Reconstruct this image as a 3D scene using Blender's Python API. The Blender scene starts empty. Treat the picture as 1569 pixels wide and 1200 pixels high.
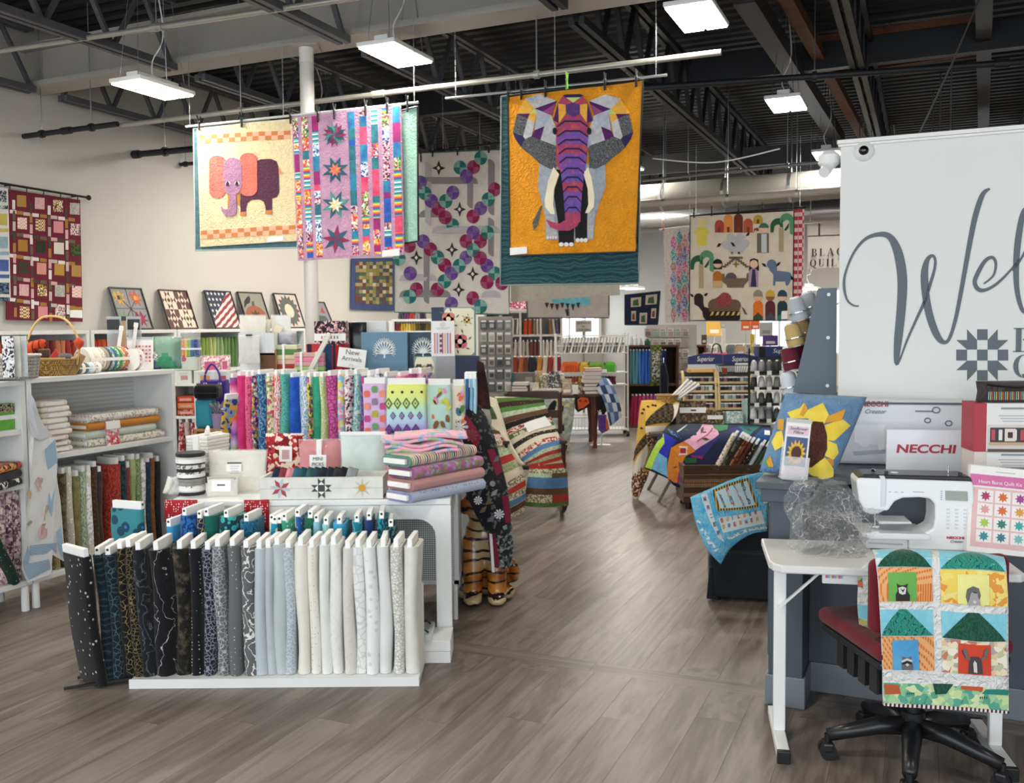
import bpy,bmesh,math,random
from mathutils import Vector,Matrix
V=Vector
rnd=random.Random(7)
S=bpy.context.scene
C=S.collection
# ------------------------------------------------------------------ camera
FPX,CX,CY,CAMH=1420.0,784.5,582.0,1.6
PITCH,ROLL=math.radians(3.3),-0.009
_f=V((0,math.cos(PITCH),-math.sin(PITCH)))
_r0,_u0=V((1,0,0)),V((0,math.sin(PITCH),math.cos(PITCH)))
_r=_r0*math.cos(ROLL) + _u0*math.sin(ROLL)
_u=-_r0*math.sin(ROLL) + _u0*math.cos(ROLL)
CAM=V((0,0,CAMH))
cd=bpy.data.cameras.new('camera');co=bpy.data.objects.new('camera',cd);C.objects.link(co)
cd.sensor_width=36;cd.lens=36*FPX/1569;cd.shift_y=-(600-CY)/1569
cd.clip_start=.05;cd.clip_end=200
co.matrix_world=Matrix((( _r.x,_u.x,-_f.x,0),(_r.y,_u.y,-_f.y,0),(_r.z,_u.z,-_f.z,CAMH),(0,0,0,1)))
S.camera=co
S.view_settings.view_transform='Standard';S.view_settings.look='None'
S.view_settings.gamma=1;S.view_settings.use_curve_mapping=False
S.view_settings.exposure=0.6
# ------------------------------------------------------------------ daylight (overcast sky seen through the shop front behind the camera)
w=bpy.data.worlds.new('sky');S.world=w;w.use_nodes=True
w.node_tree.nodes['Background'].inputs[0].default_value=(.86,.93,1,1)
w.node_tree.nodes['Background'].inputs[1].default_value=3.0
# ------------------------------------------------------------------ picture -> place
TH=math.radians(24)
UX,UY=math.sin(TH),math.cos(TH)
U3,V3,Z3=V((UX,UY,0)),V((UY,-UX,0)),V((0,0,1))
def B(u,v,z=0):return V((u*UX + v*UY,u*UY - v*UX,z))
def ray(px,py):return _f + _r*((px-CX)/FPX) + _u*(-(py-CY)/FPX)
def P(px,py,Y):d=ray(px,py);return CAM + d*(Y/d.y)
def PZ(px,py,z):d=ray(px,py);return CAM + d*((z-CAMH)/d.z)
def PN(px,py,o,n):d=ray(px,py);return CAM + d*((o-CAM).dot(n)/d.dot(n))
def PU(px,py,u):return PN(px,py,B(u,0),U3)
def PV(px,py,v):return PN(px,py,B(0,v),V3)
def fl(px,py):return PZ(px,py,0)
# ------------------------------------------------------------------ storefront light portal + helper for lamps
def area(loc,sx,sy,power,rot=(0,0,0),col=(1,1,1),portal=False):
    l=bpy.data.lights.new('lamp_light','AREA');l.shape='RECTANGLE';l.size=sx;l.size_y=sy
    l.energy=power;l.color=col
    if portal:l.cycles.is_portal=True
    o=bpy.data.objects.new('lamp_light',l);C.objects.link(o);o.location=loc;o.rotation_euler=rot
    return o
# ------------------------------------------------------------------ scene graph helpers
MW={}
def tag(o,label=None,cat=None,group=None,kind=None):
    if label:o['label']=label
    if cat:o['category']=cat
    if group:o['group']=group
    if kind:o['kind']=kind
    return o
def thing(name,label,cat,loc=(0,0,0),rz=0,group=None,rot=None):
    o=bpy.data.objects.new(name,None);C.objects.link(o);o.empty_display_size=.05
    o.location=loc;o.rotation_euler=rot if rot else (0,0,rz)
    from mathutils import Euler
    MW[o]=(Matrix.Translation(loc) @ Euler(o.rotation_euler).to_matrix().to_4x4())
    return tag(o,label,cat,group)
def w2l(root,p):return MW[root].inverted() @ V(p)
class MB:
    def __init__(s):s.v=[];s.f=[]
    def add(s,vs,fs):
        n=len(s.v);s.v += [V(p) for p in vs];s.f += [tuple(i+n for i in f) for f in fs];return s
    def box(s,x0,x1,y0,y1,z0,z1):
        return s.add([(x,y,z) for z in (z0,z1) for x,y in ((x0,y0),(x1,y0),(x1,y1),(x0,y1))],
            [(3,2,1,0),(4,5,6,7),(0,1,5,4),(1,2,6,5),(2,3,7,6),(3,0,4,7)])
    def ob(s,c,a,b,d):
        c,a,b,d=V(c),V(a),V(b),V(d)
        vs=[c-a-b-d,c+a-b-d,c+a+b-d,c-a+b-d,c-a-b+d,c+a-b+d,c+a+b+d,c-a+b+d]
        fs=[(3,2,1,0),(4,5,6,7),(0,1,5,4),(1,2,6,5),(2,3,7,6),(3,0,4,7)]
        if a.cross(b).dot(d) < 0:fs=[tuple(reversed(f)) for f in fs]
        return s.add(vs,fs)
    def bar(s,p,q,wx,wz,up=Z3):
        p,q=V(p),V(q);d=(q-p);a=d.normalized().cross(V(up))
        a=a.normalized() if a.length > 1e-4 else V((1,0,0));b=a.cross(d.normalized())
        return s.ob((p+q)/2,d/2,a*wx/2,b*wz/2)
    def tube(s,pts,r,n=6,cap=True):
        pts=[V(p) for p in pts];rs=r if isinstance(r,(list,tuple)) else [r]*len(pts);vs=[];m=len(pts)
        for i,p in enumerate(pts):
            d=(pts[min(i+1,m-1)]-pts[max(i-1,0)]).normalized()
            a=d.cross(Z3 if abs(d.z) < .95 else V((1,0,0))).normalized();b=d.cross(a)
            vs += [p + (a*math.cos(2*math.pi*k/n) + b*math.sin(2*math.pi*k/n))*rs[i] for k in range(n)]
        fs=[(i*n+k,i*n+(k+1) % n,(i+1)*n+(k+1) % n,(i+1)*n+k) for i in range(m-1) for k in range(n)]
        if cap:fs += [tuple(range(n-1,-1,-1)),tuple((m-1)*n+k for k in range(n))]
        return s.add(vs,fs)
    def cyl(s,p,q,r,r1=None,n=12):return s.tube([p,q],[r,r if r1 is None else r1],n)
    def lathe(s,prof,n=16,c=(0,0,0),sx=1,sy=1):
        c=V(c);vs=[c + V((r*math.cos(2*math.pi*k/n)*sx,r*math.sin(2*math.pi*k/n)*sy,z)) for r,z in prof for k in range(n)]
        m=len(prof)
        fs=[(i*n+k,i*n+(k+1) % n,(i+1)*n+(k+1) % n,(i+1)*n+k) for i in range(m-1) for k in range(n)]
        fs += [tuple(range(n-1,-1,-1)),tuple((m-1)*n+k for k in range(n))]
        return s.add(vs,fs)
    def prism(s,pts,off):
        pts=[V(p) for p in pts];off=V(off);n=len(pts)
        nrm=V((0,0,0))
        for i in range(n):nrm += (pts[i]-pts[0]).cross(pts[(i+1) % n]-pts[0])
        if nrm.dot(off) < 0:pts.reverse()
        return s.add(pts + [p+off for p in pts],[tuple(range(n-1,-1,-1)),tuple(range(n,2*n))] + [(i,(i+1) % n,n+(i+1) % n,n+i) for i in range(n)])
    def sheet(s,g):
        nu,nv=len(g),len(g[0])
        return s.add([p for r in g for p in r],[(i*nv+j,i*nv+j+1,(i+1)*nv+j+1,(i+1)*nv+j) for i in range(nu-1) for j in range(nv-1)])
    def xf(s,m):s.v=[m @ p for p in s.v];return s
    def mesh(s,name):
        me=bpy.data.meshes.new(name);me.from_pydata([tuple(p) for p in s.v],[],s.f);me.update();return me
    def out(s,name,m,parent=None,smooth=False,bev=0,solid=0,sub=0,seg=2,world=False,recalc=False):
        """links the collected shapes as one mesh object; world=True: points are world points of a part"""
        loc=None
        if parent is None:
            c=V((sum(p.x for p in s.v)/len(s.v),sum(p.y for p in s.v)/len(s.v),min(p.z for p in s.v)))
            s.v=[p-c for p in s.v];loc=c
        elif world and parent in MW:
            mi=MW[parent].inverted();s.v=[mi @ p for p in s.v]
        me=s.mesh(name)
        if recalc:
            b=bmesh.new();b.from_mesh(me);bmesh.ops.recalc_face_normals(b,faces=b.faces);b.to_mesh(me);b.free()
        if m:me.materials.append(m)
        if smooth:
            for p in me.polygons:p.use_smooth=True
            if smooth is not True:me.set_sharp_from_angle(angle=math.radians(smooth))
        o=bpy.data.objects.new(name,me);C.objects.link(o)
        if loc is not None:o.location=loc;MW[o]=Matrix.Translation(loc)
        elif parent is not None:
            o.parent=parent
            if parent in MW:MW[o]=MW[parent]
        if solid:k=o.modifiers.new('t','SOLIDIFY');k.thickness=solid;k.offset=0
        if sub:k=o.modifiers.new('s','SUBSURF');k.levels=sub;k.render_levels=sub
        if bev:k=o.modifiers.new('b','BEVEL');k.width=bev;k.segments=seg;k.limit_method='ANGLE'
        return o
def inst(name,me,m,parent=None,loc=(0,0,0),rot=(0,0,0),sc=None):
    """an object that shares mesh data, with its own material"""
    o=bpy.data.objects.new(name,me);C.objects.link(o);o.location=loc;o.rotation_euler=rot
    if sc:o.scale=sc
    if not me.materials:me.materials.append(None)
    if m:o.material_slots[0].link='OBJECT';o.material_slots[0].material=m
    if parent is not None:o.parent=parent
    return o
def struct(mb,name,m,parent=None,**k):
    o=mb.out(name,m,parent,**k)
    if parent is None:o['kind']='structure'
    return o
def arc(cx,cy,r,a0,a1,n,ry=None):
    return [(cx+r*math.cos(math.radians(a0+(a1-a0)*i/n)),cy+(ry or r)*math.sin(math.radians(a0+(a1-a0)*i/n))) for i in range(n+1)]
def spl(pts,n=6):
    """Catmull-Rom through the points"""
    pts=[V(p) for p in pts];o=[]
    for i in range(len(pts)-1):
        p0,p1,p2,p3=pts[max(i-1,0)],pts[i],pts[i+1],pts[min(i+2,len(pts)-1)]
        for k in range(n):
            t=k/n
            o.append(.5*((2*p1) + (p2-p0)*t + (2*p0-5*p1+4*p2-p3)*t*t + (3*p1-p0-3*p2+p3)*t**3))
    return o + [pts[-1]]
# ------------------------------------------------------------------ materials
def hx(h):
    h=h.lstrip('#');r=[int(h[i:i+2],16)/255 for i in (0,2,4)]
    return tuple((c/12.92 if c <= .04045 else ((c+.055)/1.055)**2.4) for c in r) + (1,)
MATS={}
def newmat(key):
    m=bpy.data.materials.new(key[:50]);m.use_nodes=True;nt=m.node_tree
    return m,nt,nt.nodes['Principled BSDF']
def pl(h,rough=.5,metal=0,var=0,vs=6,spec=.5,bump=0,bs=60,coat=0,alpha=None,trans=0):
    key=f'plain {h} {rough} {metal} {var} {vs} {spec} {bump} {bs} {coat} {trans}'
    if key in MATS:return MATS[key]
    m,nt,b=newmat(key);c=hx(h)
    b.inputs['Base Color'].default_value=c;b.inputs['Roughness'].default_value=rough
    b.inputs['Metallic'].default_value=metal;b.inputs['Specular IOR Level'].default_value=spec
    if coat:b.inputs['Coat Weight'].default_value=coat;b.inputs['Coat Roughness'].default_value=.12
    if trans:b.inputs['Transmission Weight'].default_value=trans
    tc=nt.nodes.new('ShaderNodeTexCoord')
    if var:
        n=nt.nodes.new('ShaderNodeTexNoise');n.inputs['Scale'].default_value=vs;n.inputs['Detail'].default_value=5
        nt.links.new(tc.outputs['Object'],n.inputs['Vector'])
        r=nt.nodes.new('ShaderNodeValToRGB');r.color_ramp.elements[0].position=.3;r.color_ramp.elements[1].position=.7
        r.color_ramp.elements[0].color=tuple(x*(1-var) for x in c[:3])+(1,);r.color_ramp.elements[1].color=tuple(min(1,x*(1+var)) for x in c[:3])+(1,)
        nt.links.new(n.outputs['Fac'],r.inputs['Fac']);nt.links.new(r.outputs['Color'],b.inputs['Base Color'])
    if bump:
        n=nt.nodes.new('ShaderNodeTexNoise');n.inputs['Scale'].default_value=bs;n.inputs['Detail'].default_value=3
        nt.links.new(tc.outputs['Object'],n.inputs['Vector'])
        k=nt.nodes.new('ShaderNodeBump');k.inputs['Strength'].default_value=bump;k.inputs['Distance'].default_value=.01
        nt.links.new(n.outputs['Fac'],k.inputs['Height']);nt.links.new(k.outputs['Normal'],b.inputs['Normal'])
    MATS[key]=m;return m
def glow(h,st):
    key=f'glow {h} {st}'
    if key in MATS:return MATS[key]
    m,nt,b=newmat(key);b.inputs['Base Color'].default_value=hx(h)
    b.inputs['Emission Color'].default_value=hx(h);b.inputs['Emission Strength'].default_value=st
    MATS[key]=m;return m
def clear(tint='#ffffff',a=.25,rough=.08,bump=0):
    """thin clear plastic film or acrylic"""
    key=f'clear {tint} {a} {rough} {bump}'
    if key in MATS:return MATS[key]
    m,nt,b=newmat(key);N=nt.nodes;L=nt.links
    b.inputs['Base Color'].default_value=hx(tint);b.inputs['Roughness'].default_value=rough
    t=N.new('ShaderNodeBsdfTransparent');x=N.new('ShaderNodeMixShader');x.inputs[0].default_value=a
    L.new(t.outputs[0],x.inputs[1]);L.new(b.outputs[0],x.inputs[2]);L.new(x.outputs[0],N['Material Output'].inputs[0])
    if bump:
        tc=N.new('ShaderNodeTexCoord');n=N.new('ShaderNodeTexNoise');n.inputs['Scale'].default_value=14
        n.inputs['Detail'].default_value=4;L.new(tc.outputs['Object'],n.inputs['Vector'])
        k=N.new('ShaderNodeBump');k.inputs['Strength'].default_value=bump;k.inputs['Distance'].default_value=.05
        L.new(n.outputs['Fac'],k.inputs['Height']);L.new(k.outputs['Normal'],b.inputs['Normal'])
    MATS[key]=m;return m
def fb(kind,*cols,sc=1,rough=.9,q=0,th=None,ax=2):
    """cotton print: kind of print, its colours, scale, quilting relief q"""
    key=f'cotton {kind} {cols} {sc} {rough} {q} {th} {ax}'
    if key in MATS:return MATS[key]
    m,nt,b=newmat('cotton ' + kind + ' ' + cols[0]);N=nt.nodes;L=nt.links
    b.inputs['Roughness'].default_value=rough;b.inputs['Specular IOR Level'].default_value=.25
    b.inputs['Sheen Weight'].default_value=.15
    tc=N.new('ShaderNodeTexCoord');oi=N.new('ShaderNodeObjectInfo')
    ad=N.new('ShaderNodeVectorMath');ad.operation='ADD';ml=N.new('ShaderNodeMath');ml.operation='MULTIPLY';ml.inputs[1].default_value=7.3
    L.new(oi.outputs['Random'],ml.inputs[0]);L.new(tc.outputs['Object'],ad.inputs[0]);L.new(ml.outputs[0],ad.inputs[1])
    vec=ad.outputs[0] if kind != 'stripe' and kind != 'bands' else tc.outputs['Object']
    rp=N.new('ShaderNodeValToRGB');cr=rp.color_ramp;n=len(cols)
    def setramp(pos,const=True):
        cr.interpolation='CONSTANT' if const else 'LINEAR'
        while len(cr.elements) < len(pos):cr.elements.new(.5)
        for e,(p,c) in zip(cr.elements,pos):e.position=p;e.color=hx(c)
    def tex(t,**k):
        x=N.new('ShaderNodeTex'+t)
        for kk,vv in k.items():x.inputs[kk].default_value=vv
        L.new(vec,x.inputs['Vector']);return x
    def warp(amount,scale):
        nonlocal vec
        x=N.new('ShaderNodeTexNoise');x.inputs['Scale'].default_value=scale;L.new(vec,x.inputs['Vector'])
        sb=N.new('ShaderNodeVectorMath');sb.operation='SUBTRACT';sb.inputs[1].default_value=(.5,.5,.5);L.new(x.outputs['Color'],sb.inputs[0])
        mu=N.new('ShaderNodeVectorMath');mu.operation='SCALE';mu.inputs['Scale'].default_value=amount;L.new(sb.outputs[0],mu.inputs[0])
        a2=N.new('ShaderNodeVectorMath');a2.operation='ADD';L.new(vec,a2.inputs[0]);L.new(mu.outputs[0],a2.inputs[1]);vec=a2.outputs[0]
    src=None
    if kind == 'solid':
        x=tex('Noise',Scale=9*sc,Detail=4);src=x.outputs['Fac']
        c=hx(cols[0]);setramp([(0,cols[0]),(1,cols[0])],False)
        cr.elements[0].position=.3;cr.elements[1].position=.7
        cr.elements[0].color=tuple(y*.93 for y in c[:3])+(1,);cr.elements[1].color=tuple(min(1,y*1.05) for y in c[:3])+(1,)
    elif kind == 'mottle':
        x=tex('Noise',Scale=14*sc,Detail=5,Roughness=.65);src=x.outputs['Fac']
        setramp([(.32+.36*i/max(1,n-1),c) for i,c in enumerate(cols)],False)
    elif kind == 'dots':
        x=tex('Voronoi',Scale=42*sc,Randomness=.4);src=x.outputs['Distance'];setramp([(0,cols[1]),(th or .22,cols[0])])
    elif kind == 'spots':
        x=tex('Voronoi',Scale=38*sc,Randomness=1.0);src=x.outputs['Distance']
        setramp([(0,cols[-1]),(.12,cols[min(1,n-1)]),(th or .3,cols[0])])
    elif kind == 'floral':
        warp(.03/sc,30*sc);x=tex('Voronoi',Scale=46*sc);se=N.new('ShaderNodeSeparateColor');L.new(x.outputs['Color'],se.inputs[0])
        src=se.outputs[0];setramp([(i/n,c) for i,c in enumerate(cols)])
    elif kind == 'leaf':
        warp(.05/sc,16*sc);x=tex('Wave',Scale=13*sc,Distortion=14,Detail=3);x.inputs['Detail Scale'].default_value=1.6;src=x.outputs['Fac']
        setramp([(0,cols[0])]+[((th or .55)+.35*i/max(1,n-1),c) for i,c in enumerate(cols[1:])])
    elif kind == 'wave':
        x=tex('Wave',Scale=5*sc,Distortion=7,Detail=4);x.bands_direction='Z';src=x.outputs['Fac'];setramp([(i/max(1,n-1),c) for i,c in enumerate(cols)],False)
    elif kind == 'lines':
        warp(.02/sc,24*sc);x=tex('Voronoi',Scale=34*sc);x.feature='DISTANCE_TO_EDGE';src=x.outputs['Distance']
        setramp([(0,cols[1]),(th or .045,cols[0])])
    elif kind == 'stripe':
        x=N.new('ShaderNodeSeparateXYZ');L.new(vec,x.inputs[0]);mm=N.new('ShaderNodeMath');mm.operation='MULTIPLY';mm.inputs[1].default_value=9*sc
        L.new(x.outputs[ax],mm.inputs[0]);fr=N.new('ShaderNodeMath');fr.operation='FRACT';L.new(mm.outputs[0],fr.inputs[0]);src=fr.outputs[0]
        setramp([(i/n,c) for i,c in enumerate(cols)])
    elif kind == 'bands':
        x=N.new('ShaderNodeSeparateXYZ');L.new(vec,x.inputs[0]);mm=N.new('ShaderNodeMath');mm.operation='MULTIPLY_ADD';mm.inputs[1].default_value=1/sc;mm.inputs[2].default_value=0
        L.new(x.outputs[ax],mm.inputs[0]);src=mm.outputs[0];setramp([(i/n,c) for i,c in enumerate(cols)],False)
    elif kind == 'check':
        x=tex('Checker',Scale=60*sc);x.inputs[1].default_value=hx(cols[0]);x.inputs[2].default_value=hx(cols[1])
        L.new(x.outputs['Color'],b.inputs['Base Color'])
    elif kind == 'weave':
        x=tex('Brick',Scale=30*sc);x.inputs['Mortar Size'].default_value=.08
        for i,c in enumerate(cols[:3]):x.inputs[('Color1','Color2','Mortar')[i]].default_value=hx(c)
        L.new(x.outputs['Color'],b.inputs['Base Color'])
    if src is not None:L.new(src,rp.inputs['Fac']);L.new(rp.outputs['Color'],b.inputs['Base Color'])
    k=N.new('ShaderNodeBump');k.inputs['Distance'].default_value=.006
    bn=N.new('ShaderNodeTexNoise');L.new(tc.outputs['Object'],bn.inputs['Vector'])
    if q:
        bn.inputs['Scale'].default_value=26;bn.inputs['Detail'].default_value=1;bn.inputs['Distortion'].default_value=2.5;k.inputs['Strength'].default_value=min(1,q*1.2);k.inputs['Distance'].default_value=.018
    else:bn.inputs['Scale'].default_value=9;bn.inputs['Detail'].default_value=3;k.inputs['Strength'].default_value=.35
    L.new(bn.outputs['Fac'],k.inputs['Height']);L.new(k.outputs['Normal'],b.inputs['Normal'])
    MATS[key]=m;return m
WHITE=pl('#e9eae8',.42,var=.015);WLAM=pl('#eceeec',.35);CARD=pl('#f1f0ec',.6);BLACK=pl('#141416',.45)
STEEL=pl('#b9bcbf',.3,.9);CHROME=pl('#d8dadd',.16,1);NAVYB=pl('#242e4b',.5);GREY=pl('#474f58',.5,var=.03)
GREYB=pl('#757c82',.42);DARKW=pl('#3a2118',.45,var=.2);WOOD=pl('#b98c58',.55,var=.15);INK=pl('#555a5e',.55)
def text(s,size,m,parent,o,r,u,ext=.0012,name='lettering',align='LEFT',font=None,w=None,shear=0,bold=0):
    """flat lettering at world point o, running along r, up u"""
    cu=bpy.data.curves.new('t','FONT');cu.body=s;cu.size=size;cu.extrude=ext;cu.align_x=align;cu.shear=shear;cu.offset=bold
    t=bpy.data.objects.new('t',cu);C.objects.link(t)
    dg=bpy.context.evaluated_depsgraph_get();me=bpy.data.meshes.new_from_object(t.evaluated_get(dg));bpy.data.objects.remove(t)
    if not me.vertices:return
    if w:
        xs=[v.co.x for v in me.vertices];k=w/(max(xs)-min(xs))
        for v in me.vertices:v.co.x *= k
    r,u=V(r).normalized(),V(u).normalized();n=r.cross(u)
    mi=MW[parent].inverted() if parent in MW else Matrix()
    for v in me.vertices:v.co=mi @ (V(o) + r*v.co.x + u*v.co.y + n*v.co.z)
    me.materials.clear();me.materials.append(m)
    ob=bpy.data.objects.new(name,me);C.objects.link(ob);ob.parent=parent
    return ob

def serif(s,h,m,parent,o,r,u,name='lettering',sp=.12,th=.002):
    """high-contrast serif capitals built from bars and crescents"""
    o,r,u=V(o),V(r).normalized(),V(u).normalized();n=r.cross(u);x=0
    def q(pts):MB().prism([o+r*((x+a)*h)+u*(b_*h) for a,b_ in pts],n*th).out(name,m,parent,world=True)
    R=lambda a,b_,c,d:q([(a,b_),(c,b_),(c,d),(a,d)])
    def cres(cx,cy,rx,ry,t,a0,a1):
        o_=arc(cx,cy,rx,a0,a1,12,ry);i_=arc(cx,cy,rx-t,a0,a1,12,ry-.035)
        for k in range(12):q([o_[k],o_[k+1],i_[k+1],i_[k]])
    def stem(a,w_=.2):R(a,0,a+w_,1);R(a-.1,0,a+w_+.1,.04);R(a-.1,.96,a+w_+.1,1)
    for c in s:
        w_=.8
        if c in 'BLKI':stem(.1)
        if c == 'B':cres(.35,.75,.3,.25,.16,-90,90);cres(.38,.26,.34,.26,.18,-90,90);w_=.75
        if c == 'L':R(.3,0,.7,.04);q([(.66,0),(.7,0),(.7,.3),(.66,.3)]);w_=.72
        if c == 'K':q([(.3,.4),(.36,.4),(.75,1),(.69,1)]);q([(.36,.55),(.48,.68),(.85,0),(.62,0)])
        if c == 'I':w_=.42
        if c == 'A':q([(.08,0),(.14,0),(.46,1),(.4,1)]);q([(.36,1),(.5,1),(.86,0),(.64,0)]);R(.2,.3,.7,.34);R(0,0,.24,.04);R(.54,0,.94,.04);w_=.92
        if c == 'C':cres(.42,.5,.4,.51,.2,50,310);R(.66,.62,.7,.92);w_=.78
        if c in 'QO':cres(.42,.5,.42,.52,.2,0,180);cres(.42,.5,.42,.52,.2,180,360);w_=.9
        if c == 'Q':q([(.34,.12),(.44,.16),(.6,-.1),(.85,-.16),(.84,-.24),(.56,-.22)])
        if c == 'U':R(.1,.25,.3,1);R(0,.96,.4,1);R(.66,.25,.7,1);R(.56,.96,.8,1);cres(.4,.28,.3,.3,.12,180,360);w_=.84
        if c == 'T':stem(.28);R(0,.96,.76,1);R(0,.7,.03,.96);R(.73,.7,.76,.96);w_=.78
        x += w_+sp

# ================================================================== the shop: floor, walls, roof
U0,U1,VL,VR,ZD=-3.2,25.0,-8.3,9.0,4.72
wallm=pl('#cfcbc3',.8,var=.02,vs=1.5);WWALL=pl('#dedfdc',.55,var=.012,vs=2)
def bbox(mb,u0,u1,v0,v1,z0,z1):
    c=B((u0+u1)/2,(v0+v1)/2,(z0+z1)/2);return mb.ob(c,U3*(u1-u0)/2,V3*(v1-v0)/2,Z3*(z1-z0)/2)
# floor planks ------------------------------------------------------
def plank_mat():
    m,nt,b=newmat('grey brown vinyl plank');N=nt.nodes;L=nt.links
    tc=N.new('ShaderNodeTexCoord');oi=N.new('ShaderNodeObjectInfo')
    mp=N.new('ShaderNodeMapping');mp.inputs['Scale'].default_value=(.9,9,1);L.new(tc.outputs['Object'],mp.inputs['Vector'])
    cx=N.new('ShaderNodeCombineXYZ');k=N.new('ShaderNodeMath');k.operation='MULTIPLY';k.inputs[1].default_value=37
    L.new(oi.outputs['Random'],k.inputs[0]);L.new(k.outputs[0],cx.inputs[0]);L.new(k.outputs[0],cx.inputs[2])
    ad=N.new('ShaderNodeVectorMath');L.new(mp.outputs[0],ad.inputs[0]);L.new(cx.outputs[0],ad.inputs[1])
    n1=N.new('ShaderNodeTexNoise');n1.inputs['Scale'].default_value=2.2;n1.inputs['Detail'].default_value=6;n1.inputs['Distortion'].default_value=1.6;L.new(ad.outputs[0],n1.inputs['Vector'])
    w1=N.new('ShaderNodeTexWave');w1.wave_type='RINGS';w1.inputs['Scale'].default_value=1.1;w1.inputs['Distortion'].default_value=8;w1.inputs['Detail'].default_value=3
    w1.inputs['Detail Scale'].default_value=1.2;L.new(ad.outputs[0],w1.inputs['Vector'])
    mx=N.new('ShaderNodeMath');mx.operation='MULTIPLY_ADD';mx.inputs[1].default_value=.3;L.new(w1.outputs['Fac'],mx.inputs[0])
    m2=N.new('ShaderNodeMath');m2.operation='MULTIPLY';m2.inputs[1].default_value=.75;L.new(n1.outputs['Fac'],m2.inputs[0]);L.new(m2.outputs[0],mx.inputs[2])
    m3=N.new('ShaderNodeMath');m3.operation='MULTIPLY_ADD';m3.inputs[1].default_value=.16;m3.inputs[2].default_value=-.08;L.new(oi.outputs['Random'],m3.inputs[0])
    m4=N.new('ShaderNodeMath');m4.operation='ADD';L.new(mx.outputs[0],m4.inputs[0]);L.new(m3.outputs[0],m4.inputs[1])
    rp=N.new('ShaderNodeValToRGB');e=rp.color_ramp.elements;e[0].position=.25;e[0].color=hx('#5f554e');e[1].position=.8;e[1].color=hx('#877d74')
    L.new(m4.outputs[0],rp.inputs['Fac']);L.new(rp.outputs['Color'],b.inputs['Base Color'])
    b.inputs['Roughness'].default_value=.4;b.inputs['Specular IOR Level'].default_value=.36
    bp=N.new('ShaderNodeBump');bp.inputs['Strength'].default_value=.12;bp.inputs['Distance'].default_value=.004
    L.new(mx.outputs[0],bp.inputs['Height']);L.new(bp.outputs[0],b.inputs['Normal'])
    return m
PLANKM=plank_mat()
mb=MB();bbox(mb,U0-1,U1+.3,VL-.3,VR+.3,-.12,-.0045)
floor=struct(mb,'floor',pl('#352e29',.6))
PL,PW=1.22,.18
pk=MB().box(-PL/2+.0004,PL/2-.0004,-PW/2+.0005,PW/2-.0005,-.0035,0).mesh('plank');pk.materials.append(PLANKM)
spots=[]
STR0,STR1=3.99,4.11          # cross strip: u range
for j in range(int((VR-VL)/PW)+1):
    v=VL + j*PW;off=(j*0.437) % 1*PL
    for i in range(-1,24):
        for a,bnd in ((-1,(U0,STR0)),(1,(STR1,U1))):
            u0=U0 + i*PL - off;u1=u0+PL
            u0,u1=max(u0,bnd[0]),min(u1,bnd[1])
            if u1-u0 > .03:spots.append((u0,u1,v))
def vis(s):
    c=B((s[0]+s[1])/2,s[2]);d=c.y
    if d < 1.5:return 99
    x=c.x/d*FPX + CX;y=500 + 1.6*FPX/d
    return d if -420 < x < 2000 and y < 1480 else 50+d
spots.sort(key=vis)
rest=MB();fo=floor.location
for n,(u0,u1,v) in enumerate(spots):
    c=B((u0+u1)/2,v)
    if n < 290:
        o=inst('plank',pk,None,floor,c-fo,(0,0,math.pi/2-TH));o.scale=((u1-u0)/PL,1,1)
    else:rest.ob(c-V((0,0,.00175)),U3*((u1-u0)/2-.001),V3*(PW/2-.001),Z3*.00175)
RP=Matrix.Rotation(TH-math.pi/2,3,'Z');rest.v=[RP @ (p-fo) for p in rest.v]
tag(rest.out('plank_field',PLANKM,floor),kind='stuff').rotation_euler.z=math.pi/2-TH
for k in range(12):
    v=VL+.6+k*1.4;o=inst('plank',pk,None,floor,B(4.05,v)-fo,(0,0,-TH));o.scale=(1.4/PL,.12/PW,1)
# walls -------------------------------------------------------------
mb=MB();LW0,LW1=21.2,24.8      # side window far back in the left wall
for a in ((U0,LW0,0,ZD+.5),(LW1,U1,0,ZD+.5),(LW0,LW1,0,.9),(LW0,LW1,2.6,ZD+.5)):bbox(mb,a[0],a[1],VL-.2,VL,a[2],a[3])
struct(mb,'wall_left',wallm);mb=MB()
for k in range(4):u=LW0+(LW1-LW0)*k/3;bbox(mb,u-.04,u+.04,VL-.12,VL-.04,.9,2.6)
bbox(mb,LW0,LW1,VL-.12,VL-.04,.9,.97);bbox(mb,LW0,LW1,VL-.12,VL-.04,2.53,2.6);wn=struct(mb,'window_4',WHITE)
for k in range(3):g=MB();u=LW0+(LW1-LW0)*k/3;bbox(g,u+.04,u+(LW1-LW0)/3-.04,VL-.085,VL-.08,.97,2.53);g.v=[p-wn.location for p in g.v];g.out('pane',clear('#ffffff',.06),wn)
mb=MB();bbox(mb,U0,U1,VR,VR+.2,0,ZD+.5);struct(mb,'wall_right',wallm)
mb=MB()      # far wall with three window openings
wins=[(-4.2,-2.75),(-2.45,-1.2),(1.3,4.6)]
e=VL
for a,b_ in wins:bbox(mb,U1,U1+.2,e,a,0,ZD+.5);bbox(mb,U1,U1+.2,a,b_,0,.8);bbox(mb,U1,U1+.2,a,b_,2.5,ZD+.5);e=b_
bbox(mb,U1,U1+.2,e,VR,0,ZD+.5);struct(mb,'wall_back',wallm)
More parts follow.
